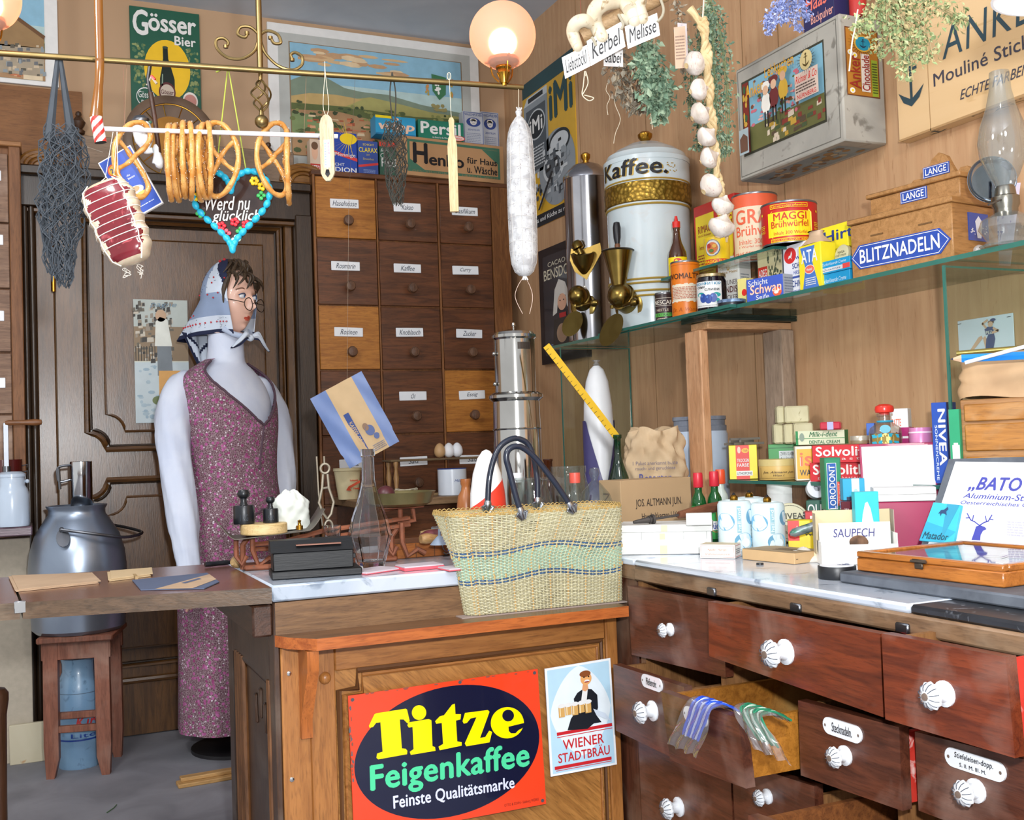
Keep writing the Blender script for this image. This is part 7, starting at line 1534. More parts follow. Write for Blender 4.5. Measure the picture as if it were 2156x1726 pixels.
b=B();b.lathe([(r*.93,h*.04),(r*.95,h*.08),(r*.95,h*.72),(.0001,h*.72)],clear('amber_liquid','#a06a40',.1,.05,.35,'#7a4020'),32);b.obj('perfume',pf_)
b=B();b.lathe([(r*.3,h*.98),(r*.32,h*1.01),(r*.55,h*1.02),(r*.6,h*1.06),(r*.55,h*1.11),(r*.3,h*1.14),(.0001,h*1.145)],C('#e0382c',.25),32);b.obj('stopper',pf_)
b=B();b.tube([(r*.46*math.cos(q),r*.46*math.sin(q),h*.89)for q in[j*PI/10 for j in range(20)]],r*.07,C('#3aa0c0',.4),6,True);b.obj('ribbon',pf_)
def pr(F,S,T,L):F.text('Fresser',.3,.42,.95,.68,BLACK,2,.02);F.text('RATTE',.1,.76,.6,.86,C('#e8663a',.45),2,.02);S.frame(.15,.1,.85,.75,.04,C('#c8b8b0',.5),1);S.lines(.22,.2,.78,.6,8,C('#a8a8a8',.5),2)
carton('white_box','white box with black lettering behind the perfume bottle','box',Gbox(1880,1918,1.735,861,-55),.04,C('#e6e8e8',.5),pr)
carton('blue_box','narrow blue box left of the perfume bottle','box',Gbox(1829,1846,1.755,891,-50),.03,C('#2a62c0',.4))
carton('magenta_box','dark magenta box between the perfume bottle and the pink reel','box',Gbox(1898,1922,1.70,900,-60),.03,C('#a8246a',.35),lambda F,S,T,L:F.rect(.3,.8,.8,.84,WHITE,1))
fin2(rnd_can(1943,DX(1943,1.71),ZGt,900,46,C('#d888b8',.25,.2,.05),36,lambda F:(F.rect(0,.9,1,.93,C('#f0d0e0',.4),1),F.text('Herz',.12,.3,.42,.5,C('#f4dce8',.4),2,0,.3))),'pink_tin','shiny pink cylinder tin left of the blue sun cream box','tin')
def pr(F,S,T,L):F.text('NIVEA',.42,.22,.92,.92,WHITE,2,.05,0,1,-90);F.text('SONNENCREME',.2,.04,.36,.72,C('#d8e4f8',.4),2,.02,0,1,-90);S.rect(0,.92,1,1,C('#2a4a98',.4),1)
carton('sun_cream_box','tall blue sun cream box with upright white lettering','box',Gbox(1968,2000,1.69,848,-70),.045,C('#2450b0',.4),pr)
def pr(F,S,T,L):F.text('1',.25,.4,.95,.78,WHITE,2,.06);F.text('Ltr',.3,.06,.7,.14,C('#0a5a3a',.4),2);L.rect(0,0,1,1,C('#cfd4d4',.5),.5)
carton('green_box','green box with a big white numeral at the wooden drawer chest','box',pbox(2012,2034,DX(2012,1.60),Z0,862,-70),.025,C('#2a9a6c',.42),pr)
nv=C('#d4cfae',.35,0,.04);b=B();q=stand(1664,2.52,Z0);R=40/FL*2.52;Rt=Matrix.Rotation(-YAW-.1,3,'Z')@Matrix.Rotation(rad(78),3,'X')
b.lathe([(.0001,-.012),(R,-.012),(R,.006),(R*1.02,.007),(R*1.02,.018),(R*.98,.02),(.0001,.02)],nv,48,(0,0,0),Rt);ex=Rt@Vector((1,0,0));ey=Rt@Vector((0,1,0));F=Flat(b,Rt@Vector((-R,-R,.0205)),ex*2*R,ey*2*R)
for k in range(44):a_=k*2*PI/44;F.poly([(.5+rr*math.cos(a_+d),.5+rr*math.sin(a_+d))for rr,d in((.44,0),(.44,.13),(.452,.13),(.452,0))],C('#3a3a2c',.5),1)
F.text('NIVEA',.2,.58,.82,.74,C('#3a3a2c',.5),2,.03);F.text('Creme',.28,.4,.8,.54,C('#6a6448',.5),2,0,.35);F.text('Beiersdorf',.34,.2,.7,.27,C('#6a6448',.5),2,0,.2)
one(b,'cream_tin','large round cream tin standing on edge behind the wrapped bulbs','tin',(q.x,q.y,Z0+R*1.0))
b=B();q=stand(1724,2.5,Z0);R=21/FL*2.5;b.lathe([(R*.35,-.012),(R,-.012),(R,.012),(R*.35,.012),(R*.35,-.012)],C('#dfe4ea',.4),36,(0,0,0),Rt);one(b,'tape_roll','white tape roll standing on edge beside the green toothpaste box','tape roll',(q.x,q.y,Z0+.102+R))
carton('green_toothpaste_box','dark green box with white lettering lying below the tape roll','box',pbox(1701,1760,2.46,Z0,1054,-45),.05,C('#1a5a48',.42),lambda F,S,T,L:F.text('OLIVIN',.05,.68,1.1,.92,WHITE,2,.03))
carton('film_box','red and grey film box lying behind the open white box','box',pbox(1694,1742,2.34,Z0,1078,-45),.05,C('#c8343c',.42),lambda F,S,T,L:(F.rect(0,0,.1,1,C('#2a1a1a',.5),1),F.scatter(10,.02,.3,.08,.95,[WHITE],.02,.02,2,False),F.rect(.3,.6,.85,.9,C('#f0d8d8',.5),1),F.text('10',.4,.64,.76,.86,REDM,2,.03)))
carton('grey_box','slate blue grey box behind the steel dome','box',pbox(1744,1806,2.3,Z0,1074,-45),.07,C('#4c5a70',.45));ZGB=zat(stand(1744,2.3,Z0),1074)+.001
b=B();R=22/FL*2.17;q=stand(1763,2.17,Z0);hz=zat(q,1098)-Z0;b.lathe([(.9*R,0),(R,.003),(R,hz),(R*.9,hz+R*.45),(R*.6,hz+R*.8),(R*.25,hz+R*.97),(.0001,hz+R)],STEEL,32);one(b,'steel_dome','small polished steel dome behind the open white box','dome',q)
carton('red_yellow_box','red and yellow box with a white animal left of the open white box','box',pbox(1661,1728,2.27,Z0,1096,-38),.04,C('#f0d020',.42),lambda F,S,T,L:(F.rect(0,.4,.36,1,C('#d83a34',.42),1),F.poly([(.06,.6),(.14,.7),(.24,.72),(.3,.86),(.32,.7),(.26,.62),(.28,.52),(.2,.6),(.1,.54)],C('#f4dcd8',.42),2),F.text('SCHUH',.55,.55,1.1,.8,BLACK,2,.02),F.text('SIDOL',.75,.86,1,.94,REDM,2)))
b=B();ax=Vector((.045,-.02,.014));b.tube([(0,0,0),ax*.15,ax*.5,ax],[.004,.009,.0095,.0095],two('tube_print','#3a6a58','#9aa2a8',20,.45,.55,.35,metal=.5),16);b.cyl(ax,ax*1.02,.0085,C('#3a3a40',.4),14);one(b,'metal_tube','crimped green and silver metal tube lying before the red and yellow box','tube',Vector(AT(1664,1124,2.2)))
p=stand(1690,2.14,Z0);b=B();b.grid(lambda u,v:((u-.5)*.075,(v-.5)*.06,.024*math.sin(PI*u)**.6*math.sin(PI*v)**.6+.005*math.sin(u*17+v*9)*math.sin(PI*u)*math.sin(PI*v)),20,16,two('newsprint','#b8b2a8','#d0cac0',40,.4,.6,.8));o=one(b,'paper_wad','crumpled grey printed paper behind the flat tan box','paper',p,-YAW);so=o.modifiers.new('thickness','SOLIDIFY');so.thickness=.001;so.offset=-1
sp=Zbox(1731,1190,1808,1148,-30);p,w,h,a=sp;w=wto(p,a,1893);sx=thing('open_white_box','open white cardboard box with a handwritten blue card inside','box',p,a);wht=C('#f0eee8',.6);bei=C('#dccaa2',.65,0,.05)
dp=.06;hb=zat(p,1090)-Z0+.01
b=B();b.box(0,0,0,w,.0015,h,wht);b.box(0,.0015,0,.0015,dp,h+.006,wht);b.box(w-.0015,.0015,0,w,dp,h+.02,wht);b.box(.0015,.0015,0,w-.0015,dp,.002,wht);b.obj('tray',sx)
b=B();b.box(-.004,dp,0,w+.002,dp+.0015,hb,bei);b.box(-.004,dp-.03,hb*.2,-.003,dp,hb-.004,C('#b8a888',.6));b.box(w+.001,dp-.03,hb*.2,w+.002,dp,hb,C('#b8a898',.6));b.obj('raised_lid',sx)
b=B();b.box(.002,dp-.03,.004,w-.006,dp-.0295,h+.04,WHITE);F=Flat(b,(.002,dp-.03,.004),(w-.008,0,0),(0,0,h+.036));F.text('SAUPECH',.2,.62,.78,.84,C('#2c2c78',.5),2,.0,.1);b.obj('card',sx)
b=B();b.T=Matrix.Translation((.075,dp-.04,h+.002));b.grid(lambda u,v:(.018*math.cos(2*PI*u)*math.sin(PI*v),.008*math.sin(2*PI*u)*math.sin(PI*v),.012*math.cos(PI*v)+.002*math.sin(u*40)),20,10,two('pitch_lump','#7a5a44','#4c3626',30,.4,.6,.8,bump=.5),True);b.obj('pitch_lump',sx)
def pr(F,S,T,L):
 g=C('#1f7a58',.45);F.frame(.02,.01,.98,.99,.05,g,1);F.rect(.12,.02,.72,.9,C('#1f5aa8',.42),1);F.frame(.12,.02,.72,.9,.03,WHITE,2);F.text('LORODONT',.24,.02,.62,.86,WHITE,3,.03,0,1,90);F.rect(.74,.08,.98,.54,C('#e8584a',.42),2);F.text('schäumend',.78,.1,.94,.5,C('#f8d8d0',.45),3,0,.2,1,90);S.rect(.2,.45,.8,.9,C('#a8c0b8',.5),1);S.lines(.26,.5,.74,.86,8,C('#4a7a68',.5),2)
carton('tall_toothpaste_box','upright green and blue toothpaste box with white lettering running upward','box',pbox(1740,1774,2.28,ZGB,964,-28),.045,C('#1f8a60',.42),pr)
mg=C('#a01c4e',.35,0,.04,20,0,.2);JB=pbox(1829,1988,2.13,Z0,1058,-38);p,w,h,a=JB;jb=thing('magenta_case','magenta case with a wide open white lined lid','case',p,a);dj=.1
b=B();b.box(0,0,0,w,dj,h,mg,.002);b.obj('base',jb)
b=B();b.T=Matrix.Translation((.0,dj*.92,h+.0))@Matrix.Rotation(rad(-14),4,'X');hl=zat(p,945)-Z0-h+.012;b.box(0,0,0,w+.008,.006,hl,mg,.001);F=Flat(b,(0,0,0),(w+.008,0,0),(0,0,hl));F.rect(.03,.02,.975,.95,C('#f4f2f4',.6),1);b.obj('lid',jb)
JT=h+Z0+.001
lp=p+Matrix.Rotation(a,3,'Z')@Vector((.012,.004,0));lp.z=JT
b=B();b.box(0,0,0,w*.86,.07,.013,WHITE,.0006);b.box(.004,.004,.0135,w*.86,.075,.027,WHITE,.0006);one(b,'white_tray','pair of thin white trays stacked on the magenta case','tray',lp,a)
q_=pbox(1776,1812,2.18,Z0,1056,-35);carton('dark_red_box','dark red glossy box under the blue and white packet','box',q_,.03,C('#5a1424',.2),lambda F,S,T,L:F.text('Wien',.2,.75,.6,.88,C('#c8b8c0',.4),2,.02))
carton('blue_white_packet','sky blue and white packet standing on the dark red box','packet',pbox(1776,1822,2.2,Z0+q_[2]+.001,1008,-30),.03,C('#2aa4cc',.4),lambda F,S,T,L:(F.rect(.4,0,.75,1,C('#dcecf2',.45),1),F.ell(.58,.35,.1,.18,C('#a8d0e0',.45),2),F.rect(.15,.0,.45,.16,C('#1a2a48',.45),2)))
def pr(F,S,T,L):
 F.poly([(.12,0),(.16,.35),(.3,.68),(.42,.84),(.52,.86),(.64,.76),(.8,.45),(.88,0)],WHITE,1);F.rect(.38,.36,.72,.375,C('#5a5040',.5),2)
 for u in(.46,.64):F.line([(u-.07,.2),(u-.03,.15),(u+.03,.15),(u+.07,.2)],.0008,C('#5a5040',.5),2)
carton('razor_blade_box','turquoise box with a white pointed arch behind the open white box','box',pbox(1806,1856,2.08,Z0,1036,-25),.022,C('#3cc4d4',.42),pr)
t_=rnd_can(1763,1.87,Z0,1190,78,C('#1c1e22',.4));b,pos,r,h,F=t_;b.lathe([(r*.9,h),(r*.9,h+.0008),(.0001,h+.0008)],C('#e8ecf2',.4),36);Flat(b,(-r,-r,h+.001),(2*r,0,0),(0,2*r,0)).text('TAP',.5,.3,.85,.5,NAVY,1,.03);fin2(t_,'black_round_tin','low black round tin with white top in front of the white box','tin')
bk_=two('case_leather','#4a4f58','#5f656e',25,.3,.7,.6,bump=.15)
pc=PZ(1767,1226,Z0);hcs=zat(pc,1203)-Z0;dc_=thing('sample_case','black sample case with the lid up showing blue needle advertising','case',pc,rad(-90));wc_=.55;dd=.33
b=B();b.box(0,0,0,wc_,dd,hcs,bk_,.003);b.obj('base',dc_)
q0=PJ(pc);
def onlid(px,py):
 n=Vector((-1,-.32,.28)).normalized();o=Vector((pc.x+dd*.93,pc.y,Z0+hcs));d=ray(px,py);return CAM+d*((o-CAM).dot(n)/d.dot(n)),n
c4=[onlid(*q)[0]for q in((1940,1146),(2200,1176),(2200,960),(1998,966))];nl=onlid(0,0)[1]
Mi4=Matrix.Rotation(rad(90),3,'Z');lo=lambda p_:Mi4@(p_-pc)
b=B();A=[lo(q)for q in c4];nn=Mi4@nl
b.add(A+[q-nn*.02 for q in A],[(0,1,2,3),(7,6,5,4),(0,4,5,1),(1,5,6,2),(2,6,7,3),(3,7,4,0)],bk_);b.fixn=True
I=[lo(onlid(*q)[0])+nn*.001 for q in((1953,1150),(2200,1180),(2200,974),(2012,972))];b.add(I,[(0,1,2,3)],C('#f0f2f6',.6))
class Quad(Flat):
 def __init__(s,b,c,n):s.b=b;s.c=c;s.nn=n;s.ex=c[1]-c[0];s.ey=c[3]-c[0];s.l=.0005
 def p(s,u,v,k=1):return s.c[0]*(1-u)*(1-v)+s.c[1]*u*(1-v)+s.c[2]*u*v+s.c[3]*(1-u)*v+s.nn*s.l*k
def lidtext(txt,c,m,bold,sh):Quad(b,[lo(onlid(*q)[0])+nn*.0015 for q in c],nn).text(txt,0,0,1,1,m,1,bold,sh)
inkv=C('#3a3fa0',.5)
lidtext('„BATO“',((2036,1035),(2170,1040),(2172,1006),(2048,1004)),inkv,.05,.2);lidtext('Aluminium-Stricknadeln',((2028,1048),(2258,1062),(2260,1044),(2032,1038)),inkv,.02,.2);lidtext('Oesterreichisches Qualitätserzeugnis',((2022,1063),(2290,1078),(2292,1064),(2025,1054)),inkv,.01,.2)
Q=Quad(b,[lo(onlid(*q)[0])+nn*.0015 for q in((2034,1136),(2096,1140),(2096,1082),(2034,1078))],nn)
Q.poly([(.2,.0),(.3,.3),(.36,.5),(.5,.55),(.66,.5),(.72,.42),(.6,.36),(.52,.2),(.5,0)],inkv,1)
for s_ in(-1,1):Q.line([(.48,.54),(.48+s_*.16,.66),(.48+s_*.3,.72),(.48+s_*.42,.95)],.002,inkv,2);Q.line([(.48+s_*.24,.7),(.48+s_*.2,.9)],.0018,inkv,2);Q.line([(.48+s_*.34,.8),(.48+s_*.46,.78)],.0018,inkv,2)
Quad(b,[lo(onlid(*q)[0])+nn*.0015 for q in((2118,1130),(2200,1136),(2200,1098),(2118,1094))],nn).lines(.05,.05,.95,.95,6,C('#b0b0d0',.5))
b.obj('lid',dc_)
mp=[onlid(*q)[0]+nl*.012 for q in((1942,1140),(2014,1146),(2030,1066),(1972,1060))];b=B();o_=mp[0];A=[q-o_ for q in mp]
b.add(A+[q-nl*.008 for q in A],[(0,1,2,3),(7,6,5,4),(0,4,5,1),(1,5,6,2),(2,6,7,3),(3,7,4,0)],C('#35b8d0',.45));b.fixn=True
Q=Quad(b,A,nl);Q.poly([(.62,.0),(.95,1),(.5,1)],C('#2a94b4',.45),1);Q.poly([(0,.5),(1,.3),(.7,0),(0,0)],C('#28a0be',.45),.6);Q.text('Matador',.06,.06,.82,.24,C('#0f3a50',.45),2,.01,.15)
Q.poly([(.3,.72),(.36,.82),(.46,.84),(.56,.92),(.6,.86),(.55,.8),(.6,.7),(.5,.74),(.42,.74),(.4,.66),(.36,.74)],C('#123a68',.45),2)
one(b,'turquoise_packet','turquoise packet with a dark horse leaning inside the black case lid','packet',o_)
zc_=Z0+hcs+.001;wp0=PZ(1804,1201,zc_);a5=rad(-87);w5=wto(wp0,a5,2114);h5=zat(wp0,1160)-zc_;wk=thing('display_case','flat orange wooden case with a glass lid and small metal catch','display case',wp0,a5);d5=.26
ow2=wood('#b06c2c','#92541c','x',1.2,.32,None,.3)
b=B();b.box(0,0,0,w5,d5,h5*.68,ow2,.002);b.obj('base',wk)
b=B();t5=.014;z5=h5*.69
b.box(0,0,z5,w5,t5,h5,ow2,.002);b.box(0,d5-t5,z5,w5,d5,h5,ow2,.002);b.box(0,t5,z5,t5,d5-t5,h5,ow2,.002);b.box(w5-t5,t5,z5,w5,d5-t5,h5,ow2,.002);fr_=b.obj('lid_frame',wk)
b=B();b.box(t5,t5,h5*.86,w5-t5,d5-t5,h5*.9,clear('lid_glass','#f2f4f2',.15));b.obj('glass',wk)
b=B();F=Flat(b,(t5,t5,h5*.7),(w5-2*t5,0,0),(0,d5-2*t5,0));F.rect(0,0,1,1,C('#8a5a38',.6),1);F.scatter(9,.2,.2,.9,.9,[C('#c8d8d4',.5),C('#8ac0c4',.5),C('#d8d4d0',.5),C('#a85a50',.5)],.2,.14,2);F.line([(.6,.3),(.7,.5),(.75,.35),(.85,.6),(.7,.65)],.002,C('#6a4a8a',.5),20);b.obj('contents',wk)
b=B();xm=w5*.47;b.box(xm-.014,-.003,h5*.72,xm+.014,0,h5*.9,C('#5c5248',.4,.8),.001);b.box(xm-.008,-.004,h5*.44,xm+.008,-.0005,h5*.72,C('#5c5248',.4,.8),.001);b.cyl((xm-.015,-.003,h5*.8),(xm+.015,-.003,h5*.8),.0022,C('#6c6258',.35,.8));b.obj('catch',wk)
pq=pbox(2036,2200,2.02,Z0,842,-62);p,w,h,a=pq;chs=thing('small_drawer_chest','small worn wooden drawer chest at the right edge below the paper parcel','drawer chest',p,a);zq=lambda y:zat(p,y)-Z0
wch=wood('#b0752e','#96601f','x',1,.45,'#c8b08a');che=wood('#a87a48','#8a5c30','x',1,.5)
b=B();b.box(0,0.004,0,w,.14,h,che,.002);b.obj('carcass',chs)
for y1_,y0_ in((852,888),(894,950),(962,1010)):
 b=B();b.box(.008,-.002,zq(y0_),w-.008,.02,zq(y1_),wch,.002);b.obj('drawer',chs)
b=B();m_=two('parcel_paper','#b08c66','#c8a67e',9,.3,.7,.6,bump=.35);r_2=random.Random(5)
def parc(u,v):
 a_=2*PI*u;c,s=math.cos(a_),math.sin(a_);k=(abs(c)**5+abs(s)**5)**(-.2);t=v
 return Vector((.105+.115*c*k*(1-.06*t),.06+.055*s*k*(1-.25*t),.088*t+.004*math.sin(u*31+t*8)+.006*math.sin(u*13)*(t-.2)))+Vector((.003*math.sin(t*17+u*25),0,-.012*max(0,-c)*(t)))
b.grid(parc,60,20,m_,True);b.grid(lambda u,v:parc(u,1).lerp(Vector((.105,.06,.086+.006*math.sin(u*19))),v),60,6,m_,True)
po=one(b,'paper_parcel','crumpled brown paper parcel on the small drawer chest','paper parcel',Vector((p.x,p.y,Z0+h+.003)),a)
pz_=Z0+h+.1
for k,(pts,r,mc,lab)in enumerate((((2012,744,2200,728),.0045,C('#8a7a3a',.35,.5),'brass coloured giant pencil behind the blue one'),((2001,756,2200,746),.008,C('#1f86e0',.35),'thick blue pencil with sharpened wooden tip'),((2030,764,2200,718),.0035,C('#e6ecf2',.4),'slim white pencil lying across the blue pencil'))):
 x0_,y0_,x1_,y1_=pts;D=1.98-.02*k;A0=AT(x0_,y0_,D);A1=AT(x1_,y1_,D-.06);g_=thing('pencil',lab,'pencil',A0,0,'giant pencils');e=A1-A0
 b=B();b.cyl(e*.12 if k==1 else e*.01,e,r,mc,6 if k==1 else 12);b.obj('shaft',g_)
 if k==1:b=B();b.cyl(e*.03,e*.12,r*.3,C('#d8b090',.6),6,r*.98);b.obj('wood_tip',g_);b=B();b.cyl((0,0,0),e*.03,.0004,C('#2a3050',.4),6,r*.3);b.obj('lead',g_)
aq=PX(2010,676,RW-.012);cq=PX(2127,664,RW-.012);hq=aq.z-PX(2013,750,RW-.012).z;wq=aq.y-cq.y;b=B();b.box(0,-wq,0,.002,0,hq,C('#d8e2f4',.3,0,.03,20,0,.5),.0008);F=Flat(b,(0,0,0),(0,-wq,0),(0,0,hq))
sk=C('#d8b098',.45);nb=C('#1f4a80',.45);F.poly([(.5,.1),(.52,.38),(.56,.5),(.66,.52),(.68,.36),(.64,.1)],nb,2);F.poly([(.52,.5),(.5,.66),(.56,.72),(.66,.7),(.66,.52)],nb,3);F.poly([(.16,.02),(.22,.02),(.46,.42),(.44,.5),(.38,.46)],sk,2);F.poly([(.46,.42),(.5,.48),(.56,.3),(.54,.1),(.5,.1)],sk,1.5);F.ell(.61,.78,.045,.075,sk,4);F.ell(.62,.83,.055,.05,C('#5a3a28',.5),3.5);F.ell(.66,.89,.05,.04,nb,5)
F.line([(.53,.7),(.47,.82),(.56,.9)],.005,sk,4);F.line([(.66,.66),(.74,.58),(.64,.54)],.005,sk,4);F.text('PEZ',.53,.52,.64,.6,WHITE,6,.03)
for u in(.01,.9):F.rect(u,.9,u+.07,.915,BLACK,3)
one(b,'pinup_sign','pale blue sign with a girl in a blue dress pinned to the right wall','sign',Vector((RW-.004,aq.y,aq.z-hq)))
t_=rnd_can(1268,3.34,Z0,770,66,C('#eef0f2',.4,0,.03),40,None,[(1,0),(1,.3),(.98,.55),(.9,.75),(.72,.9),(.45,.975),(.2,1),(.001,1.0)]);b,pos,r,h,F=t_;sl=thing('sugar_loaf','tall white sugar loaf in clear wrap with purple paper inside the glass case','sugar loaf',pos)
b.obj('loaf',sl)
b=B();q=-math.atan2(pos.x,pos.y)
def wrap(u,v):
 a_=-PI+2*PI*u;top=.62-.3*(1-abs(a_-.0)/PI);t=v*(.2+.45*min(1,abs(a_)/1.2)**.9);rr=r*1.03*(1 if t<.6 else .99);A_=a_+q+.3;return Vector((rr*math.sin(A_),-rr*math.cos(A_),h*t))
b.grid(wrap,60,16,C('#4a4678',.35),True);b.obj('purple_paper',sl)
b=B();b.lathe([(.001,h),(r*.25,h*1.005),(r*.12,h*1.02),(r*.3,h*1.035),(.001,h*1.036)],clear('cellophane','#f4f6f8',.5,.08,.1),16);b.obj('wrapper_twist',sl)
# ======== signs on the counter front
class PQ(Flat):
 def __init__(s,b,f,pts,o,k0=0):s.b=b;s.c=[f(*q)-o for q in pts];s.ex=s.c[1]-s.c[0];s.ey=s.c[3]-s.c[0];s.nn=s.ex.cross(s.ey).normalized();s.l=.0003;s.k0=k0
 def p(s,u,v,k=1):c=s.c;return c[0]*(1-u)*(1-v)+c[1]*u*(1-v)+c[2]*u*v+c[3]*(1-u)*v+s.nn*s.l*(k+s.k0)
def plateq(pts,f,th,m):
 c=[f(*q)for q in pts];o=c[0];n=(c[1]-c[0]).cross(c[3]-c[0]).normalized()*th;b=B();A=[q-o for q in c]
 b.add(A+[q-n for q in A],[(0,1,2,3),(7,6,5,4),(0,4,5,1),(1,5,6,2),(2,6,7,3),(3,7,4,0)],m);b.fixn=True;return b,o
fS=lambda x,y:PY(x,y,CY-.012);g6=lambda x,y:fS(560+x/2.764,1240+y/2.764)
enr=C('#ee4523',.18,0,.03,8,0,.5);nvy=C('#141833',.15,0,.05,8,0,.5);yl_=C('#ffe600',.2,0,.02);gn_=C('#4fd39a',.25,0,.03);lil=C('#d8dcf6',.25,0,.03)
pts=((746,1768),(1150,1692),(1132,1408),(733,1465));b,o=plateq(pts,fS,.004,enr);F=PQ(b,fS,pts,o)
F.poly([(.5+.485*math.cos(a)+.018*math.sin(a),.502+.465*math.sin(a))for a in[2*PI*k/72 for k in range(72)]],nvy,1)
def px6(P,m,k):b.add([g6(x,y)-o+F.nn*F.l*k for x,y in P][::-1],[tuple(range(len(P)))],m)
for P in([(602,806),(598,795),(630,728),(640,722),(812,695),(820,700),(836,768),(822,780),(800,758),(778,758),(790,926),(812,928),(822,940),(820,960),(652,990),(642,980),(646,956),(678,945),(665,774),(640,778),(622,802)],[(822,792),(828,775),(945,755),(962,763),(968,913),(983,918),(986,940),(842,964),(836,946),(858,930),(852,802),(830,805)],[(983,768),(1010,740),(1035,733),(1082,672),(1098,666),(1102,727),(1134,727),(1131,758),(1105,764),(1112,885),(1138,890),(1138,910),(1010,937),(1003,916),(1030,900),(1022,778),(990,783)],[(1143,768),(1157,720),(1290,703),(1300,713),(1245,865),(1275,860),(1298,823),(1315,830),(1300,891),(1165,914),(1156,897),(1224,745),(1190,752),(1168,778),(1150,782)]):px6(P,yl_,3)
el=lambda x,y,rx,ry,m,k,t=0:px6([(x+rx*math.cos(a)*math.cos(t)-ry*math.sin(a)*math.sin(t),y+rx*math.cos(a)*math.sin(t)+ry*math.sin(a)*math.cos(t))for a in[2*PI*q/36 for q in range(36)]],m,k)
el(890,718,42,43,yl_,3);el(1403,777,96,91,yl_,3,-.2);el(1408,735,34,34,nvy,4,-.2);px6([(1410,800),(1502,778),(1500,800),(1484,812),(1470,818),(1450,838),(1425,838),(1412,825)],nvy,4);px6([(1398,771),(1452,760),(1496,752),(1500,778),(1400,798)],yl_,5)
PQ(b,g6,((608,1222),(1534,1072),(1532,884),(602,1024)),o).text('Feigenkaffee',0,0,1,1,gn_,3,.055)
PQ(b,g6,((742,1292),(1447,1168),(1443,1088),(738,1202)),o).text('Feinste Qualitätsmarke',0,0,1,1,lil,3,.04)
F.text('OTTO & SOHN - Salzburg WERKE',.77,.03,.96,.055,C('#7a2018',.4),2)
for u,v in((.02,.97),(.98,.975),(.98,.03),(.57,.985)):F.ell(u,v,.009,.013,C('#4a4c52',.5),3,12)
F.scatter(26,.0,.0,.012,.95,[C('#8a4a38',.6),C('#5a5a60',.6)],.006,.02,3);F.scatter(16,.02,.985,.95,1,[C('#8a4a38',.6)],.015,.006,3)
one(b,'enamel_sign','large red enamel sign with a dark oval and yellow, green and white lettering','sign',o)
pts=((1160,1635),(1299,1609),(1285,1385),(1147,1408));b,o=plateq(pts,fS,.0025,C('#f2f4f6',.3));F=PQ(b,fS,pts,o)
F.rect(.03,.02,.97,.98,C('#b9dcf0',.35),1);F.poly([(.5+.46*math.cos(a)*(1-.12*abs(math.sin(2*a))),.56+.42*math.sin(a)*(1-.1*abs(math.sin(2*a))))for a in[2*PI*k/40 for k in range(40)]],C('#e8f2f8',.35),2)
rr2=C('#c8242c',.35);blk2=C('#181c24',.4);F.poly([(.28,.4),(.34,.5),(.42,.56),(.4,.68),(.46,.73),(.56,.76),(.68,.74),(.76,.68),(.76,.56),(.72,.5),(.8,.42),(.68,.42),(.58,.38)],blk2,4)
F.poly([(.5,.62),(.54,.75),(.62,.75),(.58,.6)],WHITE,5);F.poly([(.53,.75),(.55,.8),(.62,.8),(.63,.75),(.58,.73)],C('#e0a070',.45),6);F.ell(.6,.85,.085,.06,C('#e8a868',.45),7);F.ell(.59,.895,.085,.03,C('#8a4a20',.5),7.5);F.ell(.61,.825,.04,.014,WHITE,8);F.ell(.61,.818,.038,.006,C('#a03028',.4),8.5)
for u in(.57,.64):F.ell(u,.865,.012,.007,BLACK,8)
for k in range(5):u=.16+k*.1;F.rect(u,.53+.012*(k%2),u+.09,.63,C('#d8a860',.3),9+.2*k);F.rect(u+.015,.54,u+.03,.62,C('#f0dcb0',.3),10+.2*k);F.ell(u+.045,.635,.055,.02,WHITE,11+.2*k)
F.poly([(.68,.56),(.86,.5),(.94,.42),(.82,.46),(.72,.5)],C('#d0dcea',.4),9)
F.poly([(.12,.365),(.96,.365),(.96,.395),(.12,.395)],rr2,3);F.rect(.12,.345,.96,.352,rr2,3);F.text('WIENER',.2,.225,.82,.315,rr2,3,.025);F.text('STADTBRÄU',.12,.11,.9,.215,rr2,3,.025);F.rect(.06,.055,.92,.085,rr2,3);F.rect(.08,.04,.92,.046,rr2,3)
one(b,'beer_sign','white and blue beer sign with a waiter carrying mugs right of the red sign','sign',o)
# ======== lace packets in the open drawers
poly_=clear('plastic_bag','#f0eef0',.4,.1,.09,'#c8c4c8')
def laces(name,lab,top,low,X,cols,wid):
 o=PX(*top,X);q=PX(*low,X-.012);e=q-o;g=thing(name,lab,'laces',o,0,'packets of shoe laces');s=Vector((0,-1,0))
 P=smooth([Vector((.045,.0,-.012)),Vector((.018,0,.004)),Vector((-.008,0,.003)),Vector((-.014,e.y*.4,e.z*.4)),Vector((-.016,e.y*.75,e.z*.75))],6)
 for i in range(14):
  b=B();w=(i-6.5)/7*wid;b.tube([p+s*w*(1-.25*k/len(P))+Vector((-.0015*(i%2),0,.001*math.sin(i*2+k)))for k,p in enumerate(P)],.0018,cols[i%len(cols)],5);b.obj('lace',g)
 b=B();Q=P+[P[-1]+Vector((-.003,e.y*.15,e.z*.14)),Vector((-.02,e.y*1.06,e.z*1.06))]
 b.grid(lambda u,v:Q[int(round(v*(len(Q)-1)))]+s*(u-.5)*wid*(2.2+.3*v+.25*math.sin(v*9))+Vector((-.006-.003*math.sin(u*21+v*13),0,.002*math.sin(u*17))),18,len(Q)-1,poly_);b.obj('plastic_sleeve',g,sm=70)
